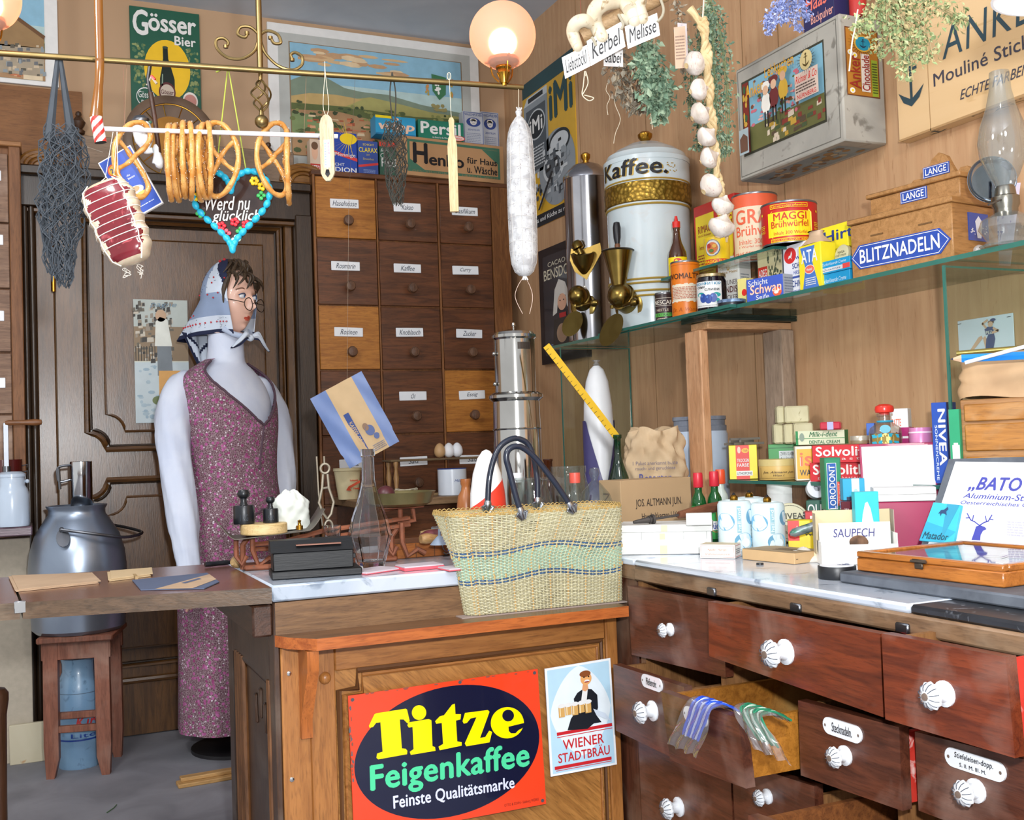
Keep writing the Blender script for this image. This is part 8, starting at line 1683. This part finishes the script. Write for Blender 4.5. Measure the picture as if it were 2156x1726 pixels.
laces('lace_packet','blue shoe laces in a plastic sleeve draped over the open drawer front',(1490,1484),(1452,1572),RX-.152,[C('#1f46b8',.5),C('#2a56cc',.5),C('#1f46b8',.5),C('#b8c4e0',.4)],.034)
laces('lace_packet','green shoe laces in a plastic sleeve hanging at the open drawer corner',(1590,1500),(1640,1585),RX-.155,[C('#17684a',.5),C('#217a58',.5),C('#17684a',.5),C('#a8bcac',.4)],.034)
# ======== goods on the left marble counter
iron=two('rusty_iron','#8f5234','#6a3a26',30,.3,.7,.7,bump=.2,third='#57493f');gmet=two('grey_pan_metal','#4e4840','#6a6258',14,.3,.7,.5,metal=.3)
sc0=stand(640,2.38,Z0);kx=2.38/FL;sca=thing('kitchen_scale','rusty cast iron balance scale with a shallow tray and pointer frame','scale',sc0,-.12);lz=lambda x,y:((x-640)*kx*1.03,zat(sc0,y)-Z0)
def bar(b,pts,r,y=0,m=None,flat=1):b.tube([(lz(*p)[0],y,lz(*p)[1])for p in pts],r,m or iron,6,False,flat)
b=B();b.box(lz(520,0)[0],-.035,0,lz(828,0)[0],.035,.012,iron,.004)
for x in(520,822):
 bar(b,[(x,1190),(x,1140),(x+14,1120)],.0065);bar(b,[(x-14,1125),(x-14,1160),(x-4,1178),(x+6,1160)],.0055,-.03);bar(b,[(x+18,1110),(x+18,1150),(x+28,1182),(x+50,1168),(x+66,1178)],.006,-.025)
b.obj('base',sca)
b=B()
for dy in(-.012,.012):bar(b,[(540,1140),(600,1138),(680,1120),(760,1112),(860,1102)],.0045,dy);bar(b,[(540,1150),(620,1150),(700,1134),(860,1116)],.0045,dy)
for x in(590,625,660,700,740,800):bar(b,[(x,1139-(x-590)*.13),(x,1149-(x-590)*.13)],.004,0)
bar(b,[(836,1112),(872,1108),(868,1075)],.006);bar(b,[(868,1078),(800,1084)],.005,.02);b.obj('beam',sca)
b=B();gi=C('#8f8676',.5,.5,.12)
def ringp(cx,cy,rx,ry):return[(cx+rx*math.cos(a),cy+ry*math.sin(a))for a in[2*PI*k/20 for k in range(21)]]
bar(b,ringp(688,988,9,10),.0028,0,gi);bar(b,[(684,1000),(681,1030),(674,1060),(683,1085),(690,1095)],.003,0,gi);bar(b,[(693,1000),(695,1030),(704,1060),(698,1085),(690,1095)],.003,0,gi);bar(b,[(683,1030),(695,1028)],.0025,0,gi);bar(b,ringp(692,1112,8,14),.003,0,gi);bar(b,[(687,978),(687,962)],.002,0,gi);bar(b,[(674,962),(676,1040),(682,1110)],.002,.02,gi);b.obj('pointer_frame',sca)
b=B();x0,zt_=lz(492,1128);x1=lz(662,0)[0];L_=x1-x0
def tray(u,v):
 x=x0-.022+(L_+.04)*u;e=max(0,abs(u-.5)-.34)/.16;y=(v-.5)*.13*(1-.25*max(0,e-.5));return Vector((x,y,zt_+.002+.042*e**1.5+.004*abs(v-.5)**2+.016*u))
b.grid(tray,40,14,gmet);o=b.obj('tray',sca);so=o.modifiers.new('thickness','SOLIDIFY');so.thickness=.002
b=B();xr=lz(842,0)[0];zr=lz(0,1076)[1];b.cyl((xr,0,zr-.03),(xr,0,zr),.006,iron);b.box(xr-.05,-.03,zr-.004,xr+.05,.03,zr,iron,.002);b.obj('pan_holder',sca)
Rs=Matrix.Rotation(-.12,3,'Z');sw=lambda x,y,dz=0,dy=0:sc0+Rs@Vector((lz(x,0)[0],dy,lz(x,y)[1]+dz))
ZTr=lambda u:Z0+zt_+.0045+.016*u
tp=lambda x,dy:(lambda lx:sc0+Rs@Vector((lx,dy,ZTr((lx-x0+.022)/(L_+.04))-Z0)))(lz(x,0)[0])
pd=tp(561,-.024);b=B();b.lathe([(.048,0),(.05,.002),(.05,.021),(.048,.023),(.0001,.023)],wood('#d8bc88','#c4a46c','x',1.5,.55),40);one(b,'wooden_disc','pale wooden disc under the black weights on the scale tray','disc',pd)
wtm=C('#15191f',.35,.2,.08,20,0,.2)
for px,D,k,lab in((523,0,1.0,'larger black iron weight with knob on the wooden disc'),(575,0,.76,'smaller black iron weight with knob on the wooden disc')):
 p=tp(px,-.024+.004);p.z=pd.z+.0235;b=B();R=.0225*k;b.lathe([(R*.97,0),(R,.003),(R,.036*k),(R*.94,.04*k),(R*.4,.041*k),(R*.3,.048*k),(R*.32,.055*k),(R*.55,.06*k),(R*.6,.066*k),(R*.45,.073*k),(.0001,.075*k)],wtm,32);Cyl(b,R,0,.036*k,-60,60).text('1 KG' if k==1 else '500',.25,.2,.6,.6,C('#2c343e',.4),1,.02);one(b,'iron_weight',lab,'weight',p,0,'iron scale weights')
p=tp(630,-.035);b=B();b.lathe([(.0075,0),(.0075,.009),(.004,.01),(.003,.016),(.0045,.02),(.0001,.022)],BRASS,18);one(b,'brass_weight','tiny brass weight right of the wooden disc','weight',p)
p=tp(618,.028);b=B();h=zat(p,1032)-p.z;b.T=Matrix.Rotation(.2,4,'Z');crumple(b,(.042,.03),0,h,two('white_paper_bag','#ccd2ca','#dce0da',12,.3,.7,.7,bump=.2),9,56,34,.0013,.3,2.6);one(b,'white_bag','crumpled white paper bag standing on the scale tray','paper bag',p)
pp=sw(842,1076,.001);pan=thing('brass_pan','shallow dark brass weighing pan on the right arm of the scale','pan',pp);b=B();R=78*kx;b.lathe([(.0001,0),(R*.7,0),(R*.86,.006),(R*.98,.03),(R,.032),(R*.96,.03),(R*.84,.009),(.0001,.004)],two('pan_brass','#6e6440','#8d8258',10,.3,.7,.3,metal=.7),44);b.obj('dish',pan)
b=B();b.ball((-.03,.01,.026),.0215,C('#4a1c22',.4,0,.15));one(b,'dark_ball','dark red ball lying in the brass scale pan','ball',pp)
pk=Zbox(572,1222,763,1200,-8);p,w,hb2,a=pk;hT=zat(p,1142)-Z0;kb=thing('black_box','black wooden box with sloping lid and slot at the counter front edge','box',p,a);bw_=wood('#070a0f','#030508','x',1,.5,None,0)
b=B();b.box(0,0,0,w,.09,hb2*.75,bw_,.002);b.obj('plinth',kb)
b=B();b.box(.004,.006,hb2*.75,w-.016,.084,hT*.7,bw_,.002);b.box(w-.016,.03,hT*.42,w-.008,.045,hT*.55,bw_,.001);b.obj('body',kb)
b=B();b.T=Matrix.Translation((.0,0,hT*.7));b.prism([(.004,0),(.086,0),(.07,hT*.3),(.026,hT*.3)],(0,0,0),(0,1,0),(0,0,1),-(w-.016),bw_);b.box(.05,.008,hT*.16,w-.04,.02,hT*.19,C('#8a5a48',.5));b.obj('lid',kb)
def real_glass():
 if 'crystal' not in MC:
  m,t,bs=nt('crystal');bs.inputs['Transmission Weight'].default_value=1;bs.inputs['IOR'].default_value=1.47;bs.inputs['Roughness'].default_value=.01;bs.inputs['Base Color'].default_value=(.97,.98,.98,1)
  nz=noise(t,coords(t,(1,1,1)),30);rr=N(t,'ShaderNodeMath',operation='MULTIPLY');rr.inputs[1].default_value=.03;t.links.new(nz,rr.inputs[0]);t.links.new(rr.outputs[0],bs.inputs['Roughness']);MC['crystal']=m
 return MC['crystal']
t_=rnd_can(781,2.30,Z0,945,92,real_glass(),12,None,[(.6,0),(.64,.02),(.7,.06),(1,.27),(.84,.4),(.56,.55),(.37,.67),(.29,.74),(.28,.93),(.33,.94),(.33,1),(.27,1),(.24,.93),(.24,.74),(.5,.55),(.78,.4),(.94,.27),(.6,.06),(.001,.05)]);one(t_[0],'glass_carafe','tall faceted clear glass carafe behind the black box','carafe',t_[1],.2,None,14)
t_=rnd_can(703,2.27,Z0,1106,36,real_glass(),20,None,[(.55,0),(.7,.1),(.8,.6),(1,1),(.93,1),(.7,.5),(.001,.2)]);fin2(t_,'shot_glass','small clear shot glass left of the carafe','glass')
pk_=C('#e85a68',.5);pg=C('#c8bcc4',.7)
def book(name,lab,px,py,xr,dep,th,ang,z=Z0):
 p=PZ(px,py,z);w=wto(p,rad(ang),xr);b=B();b.box(0,0,0,w,dep,th,pk_,.0005);b.box(.001,.001,th,w-.001,dep-.001,th+.003,pg,.0005);return one(b,name,lab,'booklet',p,rad(ang)),th
book('booklet','pink edged booklet lying open nearest the black box',772,1210,848,.07,.0015,24);book('booklet','thicker pink edged booklet right of the open one',852,1203,936,.06,.006,2);book('booklet','thin pink booklet half hidden behind the basket',946,1203,985,.06,.002,4)
pd_=pbox(836,985,2.45,Z0,1146,0);p,w,h,a=pd_;hb_=thing('hook_drawer_box','low orange wooden box with an iron hook on its front beside the basket','box',p,a);ob=wood('#9a5a24','#7c4418','x',1.2,.4,None,.2)
b=B();b.box(0,0,0,w,.15,h,ob,.002);F=Flat(b,(0,0,0),(w,0,0),(0,0,h));F.rect(.26,.02,.27,.98,C('#4a2a12',.6),1);F.rect(.52,.02,.53,.98,C('#4a2a12',.6),1);b.obj('case',hb_)
b=B();b.tube(smooth([(w*.64,-.002,h*.85),(w*.63,-.006,h*.6),(w*.66,-.008,h*.35),(w*.7,-.009,h*.2),(w*.66,-.012,h*.12),(w*.63,-.011,h*.25)],6),.0017,DSTEEL,6);b.ball((w*.64,-.003,h*.85),.004,DSTEEL,10,8);b.obj('hook',hb_)
zb_=Z0+h+.001
def lying(name,lab,cat,x0,y0,x1,D,r,m,z,prof=(.3,.9,1,1,.95,.9,.4)):
 A=stand(x0,D,z);e=stand(x1,D+.04,z)-A;b=B();n=len(prof)*4;S=smooth([(q,0,0)for q in prof],4);b.tube([e*(k/(len(S)-1))for k in range(len(S))],[max(.0005,r*s.x)for s in S],m,14);return one(b,name,lab,cat,A+Vector((0,0,r*max(prof))))
lying('dried_sausage','wrinkled dark red sausage lying behind the brass pan','sausage',884,1085,972,2.5,.013,two('sausage_red','#6a2c34','#86464c',40,.3,.7,.5,bump=.4),zb_)
lying('wooden_pestle','turned wooden pestle with round end beside the basket','pestle',886,1110,950,2.42,.012,wood('#b08a5c','#94703f','x',2,.4),zb_,(.8,1,.95,.7,.55,.5,.5,.5))
lying('rolling_pin','pale wooden rolling pin handle reaching left behind the pestle','rolling pin',886,1060,975,2.62,.009,wood('#c4a878','#a88a58','x',2,.5),Z0+.075 if 0 else zb_+.0,(.6,.9,1,1,1,1,1))
lying('dark_sausage','dark purple dried sausage lying behind the carafe','sausage',690,1080,760,2.52,.013,C('#3a2430',.5,0,.2,30,.3),Z0)
lying('wooden_spoon','pale wooden spoon bowl lying at the left end under the scale','spoon',489,1172,515,2.36,.014,wood('#b89a6c','#9c7e50','x',2,.6),Z0,(.4,.8,1,1,.9,.6,.3))
lying('knife','black handled knife lying on the left marble end','knife',432,1188,492,2.42,.006,BLACK,Z0,(.9,1,.9,.9,1,.8,.5))
b=B();b.lathe([(.022,0),(.02,.003),(.008,.016),(.0035,.02),(.003,.034),(.0001,.035)],C('#8d9cb0',.5),24);one(b,'small_funnel','little grey blue funnel upside down beside the pestle','funnel',stand(930,2.36,zb_)if 0 else stand(926,2.40,zb_))
t_=stand(1097,2.78,Z0);kp=2.78/FL;zP=lambda y:zat(t_,y)-Z0;pe=thing('steel_coffee_urn','tall two part polished steel coffee urn behind the basket','coffee urn',t_)
us=two('urn_steel','#c2c0bc','#a9a7a2',5,.3,.7,.12,metal=1);b=B();b.lathe([(50*kp,0),(50*kp,zP(905)),(52*kp,zP(903)),(50*kp,zP(901)),(49*kp,zP(845)),(57*kp,zP(838)),(57*kp,zP(832)),(47*kp,zP(826)),(.0001,zP(826))],us,48);b.obj('lower_part',pe)
b=B();b.lathe([(43*kp,zP(828)),(43*kp,zP(716)),(47*kp,zP(712)),(47*kp,zP(706)),(.0001,zP(706))],us,48);b.lathe([(44*kp,zP(706)),(40*kp,zP(700)),(15*kp,zP(694)),(.0001,zP(693))],us,40);b.lathe([(.003,zP(694)),(.003,zP(688)),(.006,zP(685)),(.005,zP(680)),(.0001,zP(678))],us,14);F=Cyl(b,43.2*kp,zP(740),zP(722),-20,30);F.rect(.1,.1,.9,.9,C('#4a4440',.35,.6),1)
for y in(745,808):b.ball((-47*kp,0,zP(y)),.0055,us,10,8)
b.obj('upper_part',pe)
t_=rnd_can(1031,2.40,Z0,946,76,C('#f4f4f2',.4),40,None,[(1,0),(1,.42),(.95,.6),(.78,.78),(.5,.92),(.22,.985),(.001,1)]);b,pos,r,h,F=t_;sl=thing('sugar_loaf','white sugar loaf in slanting red paper standing behind the basket','sugar loaf',pos);b.obj('loaf',sl)
pf6=[(0,1),(.42,1),(.6,.95),(.78,.78),(.92,.5)]
def lr(t):return next((a1+(a2-a1)*(t-t1)/(t2-t1)for(t1,a1),(t2,a2)in zip(pf6,pf6[1:])if t<=t2),.4)
b=B();b.grid(lambda u,v:(lambda a,t:Vector((r*1.025*lr(t)*math.sin(a),-r*1.025*lr(t)*math.cos(a),h*t)))(2*PI*u,v*(.6+.13*math.sin(2*PI*u+.25))),48,14,C('#e8402c',.35),True);b.obj('red_paper',sl)
jg=clear('jar_glass','#e6ecea',.14,.03,.03,'#dfe8e8')
for px,D,yt,wd,prof,nm,lab in((1125,2.50,1005,92,[(.8,0),(1,.06),(1,.55),(.8,.8),(.72,.86),(.72,.96),(.78,.97),(.78,1),(.68,1)],'glass_jar','ribbed clear glass jar behind the basket handles'),(1202,2.62,981,86,[(.8,0),(1,.05),(1,.7),(.86,.84),(.82,.9),(.86,.92),(.86,1),(.78,1)],'glass_jar','wide clear glass jar between the ribbed jar and the glass bell'),(1257,2.52,984,88,[(1,0),(1,.3),(.94,.5),(.7,.68),(.3,.8),(.14,.84),(.18,.88),(.26,.93),(.2,.99),(.001,1)],'glass_bell','clear glass bell with knob left of the candle carton')):fin2(rnd_can(px,D,Z0,yt,wd,jg,28,None,prof),nm,lab,'jar' if 'jar' in nm else 'glass bell')
fin2(rnd_can(1160,2.64,Z0,966,40,clear('brown_glass','#8a4a20',.2,.04,.5,'#4a2410'),24,None,[(.9,0),(1,.04),(1,.6),(.6,.75),(.45,.8),(.45,.97),(.52,.98),(.5,1),(.35,1)]),'brown_bottle','brown glass bottle neck rising behind the ribbed jar','bottle')
for px,D,yt,c,lab in((1094,2.62,1000,'#e8ecf0','small clear bottle with white cap left of the ribbed jar'),(1216,2.45,1000,'#d8584a','small clear bottle with red and white cap before the wide jar')):
 t_=rnd_can(px,D,Z0,yt,26,jg,20,None,[(1,0),(1,.7),(.6,.8),(.5,.82),(.5,.93),(.001,.93)]);b,pos,r,h,F=t_;q=thing('small_bottle',lab,'bottle',pos,0,'small capped bottles');b.obj('glass',q);b=B();b.lathe([(r*.85,h*.9),(r*.9,h*.95),(r*.88,h*1.03),(.0001,h*1.03)],C(c,.4),20);b.obj('cap',q)
# ======== on the ledge of the spice cabinet
ZD=.8265
ppos=stand(733,3.92,ZD);b=B();r=28/FL*3.92;h=zat(ppos,985)-ZD;b.lathe([(r*.72,0),(r,h*.9),(r*1.06,h*.91),(r*1.06,h),(r*.98,h),(.0001,h*.96)],C('#dccfa4',.55,0,.04),36);F=Cyl(b,r*.9,0,h,-75,75);F.l=.004;o_=C('#d85a3c',.5);F.poly([(.35,.3),(.42,.42),(.8,.6),(.82,.52),(.46,.36),(.5,.28)],o_,1.6);F.text('Honig',.56,.3,.75,.38,o_,1.5,.01);F.text('Imkerei',.46,.58,.68,.64,o_,2,.01);one(b,'paper_cup','cream paper cup with slanting red print behind the carafe','cup',ppos)
er=stand(822,3.98,ZD);L2=wto(er,0,1052);hr=zat(er,968)-ZD;rk=thing('egg_rack','wooden egg rack with turned legs on the ledge of the spice cabinet','egg rack',er);rw=wood('#7a6446','#5c4830','x',1,.5)
b=B();b.box(-.01,-.05,hr-.008,L2,.06,hr,rw,.002);b.box(-.01,-.05,.0,L2,-.04,.008,wood('#a88a62','#8c7048','x',1,.5));b.obj('shelf_board',rk)
for x,y in((.012,-.04),(L2-.015,-.04),(.012,.05),(L2-.015,.05)):b=B();b.lathe([(.009,0),(.009,hr*.1),(.006,hr*.2),(.011,hr*.5),(.006,hr*.75),(.01,hr*.9),(.009,hr-.008)],wood('#a88052','#8a6438','z',2,.5),14,(x,y,0));b.obj('leg',rk)
egg=[(max(.0001,.0215*math.sin(PI*k/16)*(1+.16*math.cos(PI*k/16))),.028*(1-math.cos(PI*k/16)))for k in range(17)]
for px,col,lab in((944,'#c9a070','brown egg standing first from the left in the egg rack'),(967,'#f0f0f2','white egg in the middle of the three eggs'),(988,'#eef0f4','white egg on the right of the three eggs')):
 b=B();b.lathe(egg,C(col,.5),24);q=stand(px,3.98,ZD+hr+.0005);one(b,'egg',lab,'egg',Vector((q.x,er.y,q.z)),0,'eggs in the rack')
t_=rnd_can(970,3.9,ZD+.0,987,62,C('#e4ecf6',.25,0,.03,20,0,.4),36);b,pos,r,h,F=t_;b.lathe([(r,h-.001),(r*1.03,h),(r,h+.002)],NAVY,36);F.text('Milch',.55,.5,.75,.6,NAVY,1,0,.3);fin2(t_,'enamel_cup','white enamel cup with dark rim below the eggs','cup')if 0 else one(b,'enamel_cup','white enamel cup with dark rim below the eggs','cup',Vector((pos.x,er.y-.1,ZD)))
t_=rnd_can(985,2.62,Z0,1008,40,two('stoneware','#9a5c30','#b0703e',8,.3,.7,.35),32,None,[(.95,0),(1,.04),(1,.62),(.85,.76),(.5,.84),(.46,.9),(.55,.93),(.55,1),(.001,1)]);fin2(t_,'stoneware_jug','brown stoneware jug left of the red and white sugar loaf','jug')
q=stand(856,3.88,ZD);b=B();r_3=random.Random(6)
for k in range(16):b.tube([(.045*math.cos(a)*(1-.2*(k%4)/4)+r_3.uniform(-.006,.006),.03*math.sin(a)+r_3.uniform(-.004,.004),.003+.0018*k+.004*math.sin(a*2+k))for a in[2*PI*j/20 for j in range(20)]],.0014,STRING,5,True)
one(b,'string_coil','loose coil of pale string on the cabinet ledge','string',q)
# ======== flap papers
kp_=two('bag_paper','#b09478','#c4a88a',8,.3,.7,.8)
def sheetq(pts,z,th,m,name,lab,cat,extra=None,n=3):
 b=B();c=[PZ(x,y,z)for x,y in pts];o=c[0]
 for k in range(n):
  zz=th*k/n;b.prism([((q-o).x+.002*k*(-1)**k,(q-o).y+.0015*k)for q in c],(0,0,zz+th/n*.85),(1,0,0),(0,1,0),th/n*.8,m)
 if extra:extra(b,c,o,th)
 one(b,name,lab,cat,o)
ZF=ZM-.0004
sheetq(((34,1246),(208,1228),(190,1210),(20,1216)),ZF,.005,kp_,'paper_bag_stack','stack of flat brown paper bags at the left end of the flap','paper bags')
sheetq(((230,1224),(318,1213),(316,1200),(228,1207)),ZF,.006,C('#cdb48c',.7),'paper_slips','small bundle of tan paper slips at the back of the flap','paper slips',lambda b,c,o,th:b.box(.05,-.01,0,.056,.05,th+.001,C('#a88c62',.7)))
def ex(b,c,o,th):
 V=[q-o for q in c];f=lambda u,v,k:V[0].lerp(V[1],u).lerp(V[3].lerp(V[2],u),v)+Vector((0,0,th+.0003*k));g=C('#56627c',.6)
 b.add([f(.22,.0,1),f(.82,.0,1),f(.78,1,1),f(.2,1,1)],[(0,1,2,3)],kp_);b.add([f(.3,.4,2),f(.42,.38,2),f(.42,.75,2),f(.3,.75,2)],[(0,1,2,3)],g)
sheetq(((296,1243),(430,1240),(462,1226),(436,1207),(278,1222)),ZF,.002,C('#56627c',.6),'flat_coffee_bag','flat grey blue and brown paper bag lying on the right part of the flap','paper bag',ex,1)
# ======== left side floor and shelf
sf=[PZ(x,y,0)for x,y in((107,1638),(226,1628))];w=(sf[1]-sf[0]).length;a=math.atan2((sf[1]-sf[0]).y,(sf[1]-sf[0]).x);stl=thing('wooden_stool','reddish brown wooden stool carrying the grey milk can','stool',sf[0],a);sw_=wood('#8a5540','#6d402e','z',1,.5,'#a08070');hs_=zat(sf[0],1340);dps=.2
for x,y in((0,0),(w,0),(0,dps),(w,dps)):
 b=B();s=.03;i=1 if x==0 else-1;b.prism([(-.010,0),(.014,0),(.028,.06),(.03,hs_-.02),(-.014,hs_-.02),(-.016,.1)]if i>0 else[(.010,0),(-.014,0),(-.028,.06),(-.03,hs_-.02),(.014,hs_-.02),(.016,.1)],(x,y-.014,0),(1,0,0),(0,0,1),.028,sw_);b.obj('leg',stl)
for y in(-.012,dps-.01):b=B();b.box(-.02,y,hs_-.075,w+.02,y+.02,hs_-.02,sw_,.002);b.obj('apron',stl)
for z in(.14,.175):b=B();b.box(.01,-.01+(z-.14),z,w-.01,.006+(z-.14),z+.022,sw_,.002);b.obj('stretcher',stl)
b=B();b.box(-.03,-.03,hs_-.02,w+.03,dps+.03,hs_,sw_,.004);b.obj('seat',stl)
mc=sf[0]+Matrix.Rotation(a,3,'Z')@Vector((w/2-.012,dps/2,hs_+.001));D4=PJ(mc)[2];k4=D4/FL;zm_=lambda y:zat(mc,y)-mc.z;al=two('can_aluminium','#8e9aac','#a2aebe',5,.3,.7,.32,metal=.85)
mk=thing('milk_can','big round grey aluminium milk can with bail handle on the stool','milk can',mc);hm_=zm_(1063)
b=B();b.lathe([(.0001,0),(84*k4,0),(92*k4,.012),(96*k4,zm_(1250)),(97*k4,zm_(1190)),(94*k4,zm_(1160)),(84*k4,zm_(1125)),(64*k4,zm_(1092)),(57*k4,zm_(1082)),(56*k4,zm_(1072)),(60*k4,zm_(1066)),(61*k4,hm_),(56*k4,hm_),(54*k4,zm_(1075)),(.0001,zm_(1078))],al,56);b.obj('body',mk)
b=B();cc=.45
b.lathe([(.02,0),(.02,.003),(.001,.004)],DSTEEL,18,(-30*k4,-88*k4,zm_(1125)),Matrix.Rotation(rad(60),3,'X'),1,1.6);b.ball((-32*k4,-84*k4,zm_(1108)),.008,DSTEEL);b.tube(smooth([(-32*k4,-87*k4,zm_(1108)),(30*k4,-100*k4,zm_(1120)),(90*k4,-70*k4,zm_(1132)),(128*k4,-20*k4,zm_(1128)),(100*k4,30*k4,zm_(1118)),(60*k4,74*k4,zm_(1110))],6),.005,DSTEEL,8);b.obj('bail_handle',mk)
t0=mc+Vector((10*k4,0,zm_(1078)+.0006));b=B();mz=lambda y:zat(t0,y)-t0.z;mg_=thing('steel_measure','tall polished steel measure with side handles standing in the milk can','measure',t0)
b.lathe([(21*k4,0),(22*k4,.002),(22*k4,mz(972)),(21*k4,mz(971)),(20*k4,mz(974)),(19*k4,.01),(.0001,.008)],STEEL,36);b.obj('cup',mg_)
b=B();b.tube(smooth([(-20*k4,0,mz(978)),(-44*k4,0,mz(982)),(-46*k4,0,mz(1000)),(-42*k4,0,mz(1012)),(-20*k4,0,mz(1008))],5),.004,DSTEEL,8);b.tube([(-44*k4,0,mz(984)),(-42*k4,0,mz(1028))],.005,DSTEEL,8);b.obj('handle',mg_)
pb5=PZ(166,1592,0);pb5.y=max(pb5.y,sf[0].y+.06);k5=PJ(pb5)[2]/FL;b=B();hz_=zat(pb5,1372);b.lathe([(40*k5,0),(42*k5,.01),(42*k5,hz_*.7),(38*k5,hz_*.8),(31*k5,hz_*.87),(31*k5,hz_*.95),(34*k5,hz_),(.0001,hz_)],two('blue_enamel','#6f93b4','#84a6c2',6,.3,.7,.3,coat=.3,third='#5c7a96'),40);F=Cyl(b,42*k5,0,hz_,-80,80);F.text('Kirsch',.42,.36,1.1,.5,C('#c8383c',.4),1,.03,.3);F.rect(0,.26,1,.275,NAVY,1);F.text('Liter',.35,.29,.9,.33,NAVY,1,.01);F.rect(0,.69,1,.695,C('#4a5a68',.5),1)
one(b,'blue_can','tall blue enamel can with red script standing under the stool','can',Vector((pb5.x+.0,sf[0].y+.115,0)))
b=B();q0=PZ(20,1620,0);q1=PZ(190,1603,0);e=q1-q0;b.box(0,0,0,e.length,.018,zat(q0,1535),two('stained_board','#c2b89c','#cfc6ae',5,.35,.7,.7,third='#b8946a'),.002);one(b,'white_board','low stained off-white board standing on the floor behind the stool','board',Vector((q0.x,3.953,0)))
p=PZ(376,1661,0);b=B();b.box(0,0,0,.32,.05,.012,wood('#c49a62','#a87e48','x',1,.5),.002);b.box(.012,.022,.0122,.32,.055,.024,wood('#c49a62','#a87e48','x',1,.5),.002);one(b,'floor_batten','pale wooden batten foot on the floor left of the counter','batten',p,.05)
p=PZ(225,1712,0);b=B();b.tube([(0,0,.002),(.02,.03,.003),(.03,.06,.002)],.0015,C('#4a6a48',.7),5);one(b,'grass_stalk','tiny dry green stalk lying on the grey floor','stalk',p)
p=stand(-4,2.1,0);hp_=zat(p,1445);b=B();b.lathe([(.024,0),(.022,hp_*.6),(.024,hp_*.9),(.028,hp_*.95),(.028,hp_*.975),(.022,hp_*.99),(.0001,hp_)],wood('#4a2f20','#34200f','z',1,.35,None,.3),24);one(b,'wooden_post','dark turned wooden post cut off at the lower left edge','post',p)
pe_=stand(26,PJ((sh.x-.06,3.84,sh.z))[2],sh.z+.001);k6=PJ(pe_)[2]/FL;ze=lambda y:zat(pe_,y)-pe_.z;ch=thing('enamel_can','white enamel can with lid and crank handle on the left shelf','can',pe_);we=C('#c6d6e8',.2,0,.03,20,0,.5)
b=B();b.lathe([(33*k6,0),(34*k6,.006),(34*k6,ze(1042)),(31*k6,ze(1030)),(26*k6,ze(1022)),(26*k6,ze(1003)),(.0001,ze(1003))],we,36);b.ball((30*k6,-.0,ze(1014)),.007,we);b.obj('body',ch)
b=B();b.lathe([(28*k6,ze(1004)),(28*k6,ze(998)),(20*k6,ze(993)),(.0001,ze(992))],we,32);b.obj('lid',ch)
b=B();b.box(-14*k6,-.006,ze(994),-4*k6,.0,ze(890),DSTEEL,.001);b.lathe([(.012,0),(.012,.02),(.001,.021)],DSTEEL,14,(-9*k6,0,ze(994)));b.obj('crank_arm',ch)
b=B();b.lathe([(.006,0),(.009,.01),(.008,.05),(.0115,.09),(.008,.108),(.0001,.11)],wood('#8a5a34','#6a4020','x',2,.4),16,(-10*k6,-.003,ze(890)),Matrix.Rotation(rad(90),3,'Y'));b.obj('crank_handle',ch)
q=stand(10,PJ(pe_)[2]+.1,sh.z+.001);kq=PJ(q)[2]/FL;b=B();h=zat(q,968)-q.z;b.lathe([(34*kq,0),(36*kq,.01),(36*kq,h),(.0001,h)],C('#5a1c18',.25,0,.05,20,0,.4),32)
for z in(.8,.9):b.tube([(35*kq,0,h*z),(46*kq,0,h*z+.004),(44*kq,0,h*z-.006)],.002,DSTEEL,6)
one(b,'red_pot','dark red enamel pot behind the white can on the left shelf','pot',q)
b=B();p=AT(2226,-38,1.3);b.lathe([(.0001,.05),(.03,.05),(.075,-.012),(.072,-.012),(.028,.046),(.0001,.046)],C('#f4f6fa',.3),40);b.cyl((0,0,.05),(0,0,CEIL-p.z),.003,BLACK,8);one(b,'lamp_shade','white lamp shade rim just showing in the upper right corner','lamp shade',p)
# ======== light and camera
fl=lamp('camera_flash','POINT',(.1,-.02,1.17),98,(.97,.985,1),.035)
w=bpy.data.worlds.new('room_air');scene.world=w;w.use_nodes=True
t=w.node_tree;bg=t.nodes['Background'];bg.inputs[0].default_value=(.97,.985,1,1);bg.inputs[1].default_value=.55
for k,p in enumerate(((-.5,1.5,2.25),(.5,-.3,2.3))):lamp('room_fill','POINT',p,36,(1,.97,.93),.16)  # unseen soft fill lights, added to brighten the ceiling and the room
cam=bpy.data.cameras.new('camera');co=bpy.data.objects.new('camera',cam);COL.objects.link(co)
M=Matrix((cr,cu_,-cf)).transposed().to_4x4();M.translation=CAM;co.matrix_world=M
cam.sensor_width=36;cam.lens=FL/2156*36;cam.clip_start=.02
scene.camera=co
vs=scene.view_settings;vs.view_transform='Standard';vs.look='None';vs.gamma=1;vs.use_curve_mapping=False;vs.exposure=.7
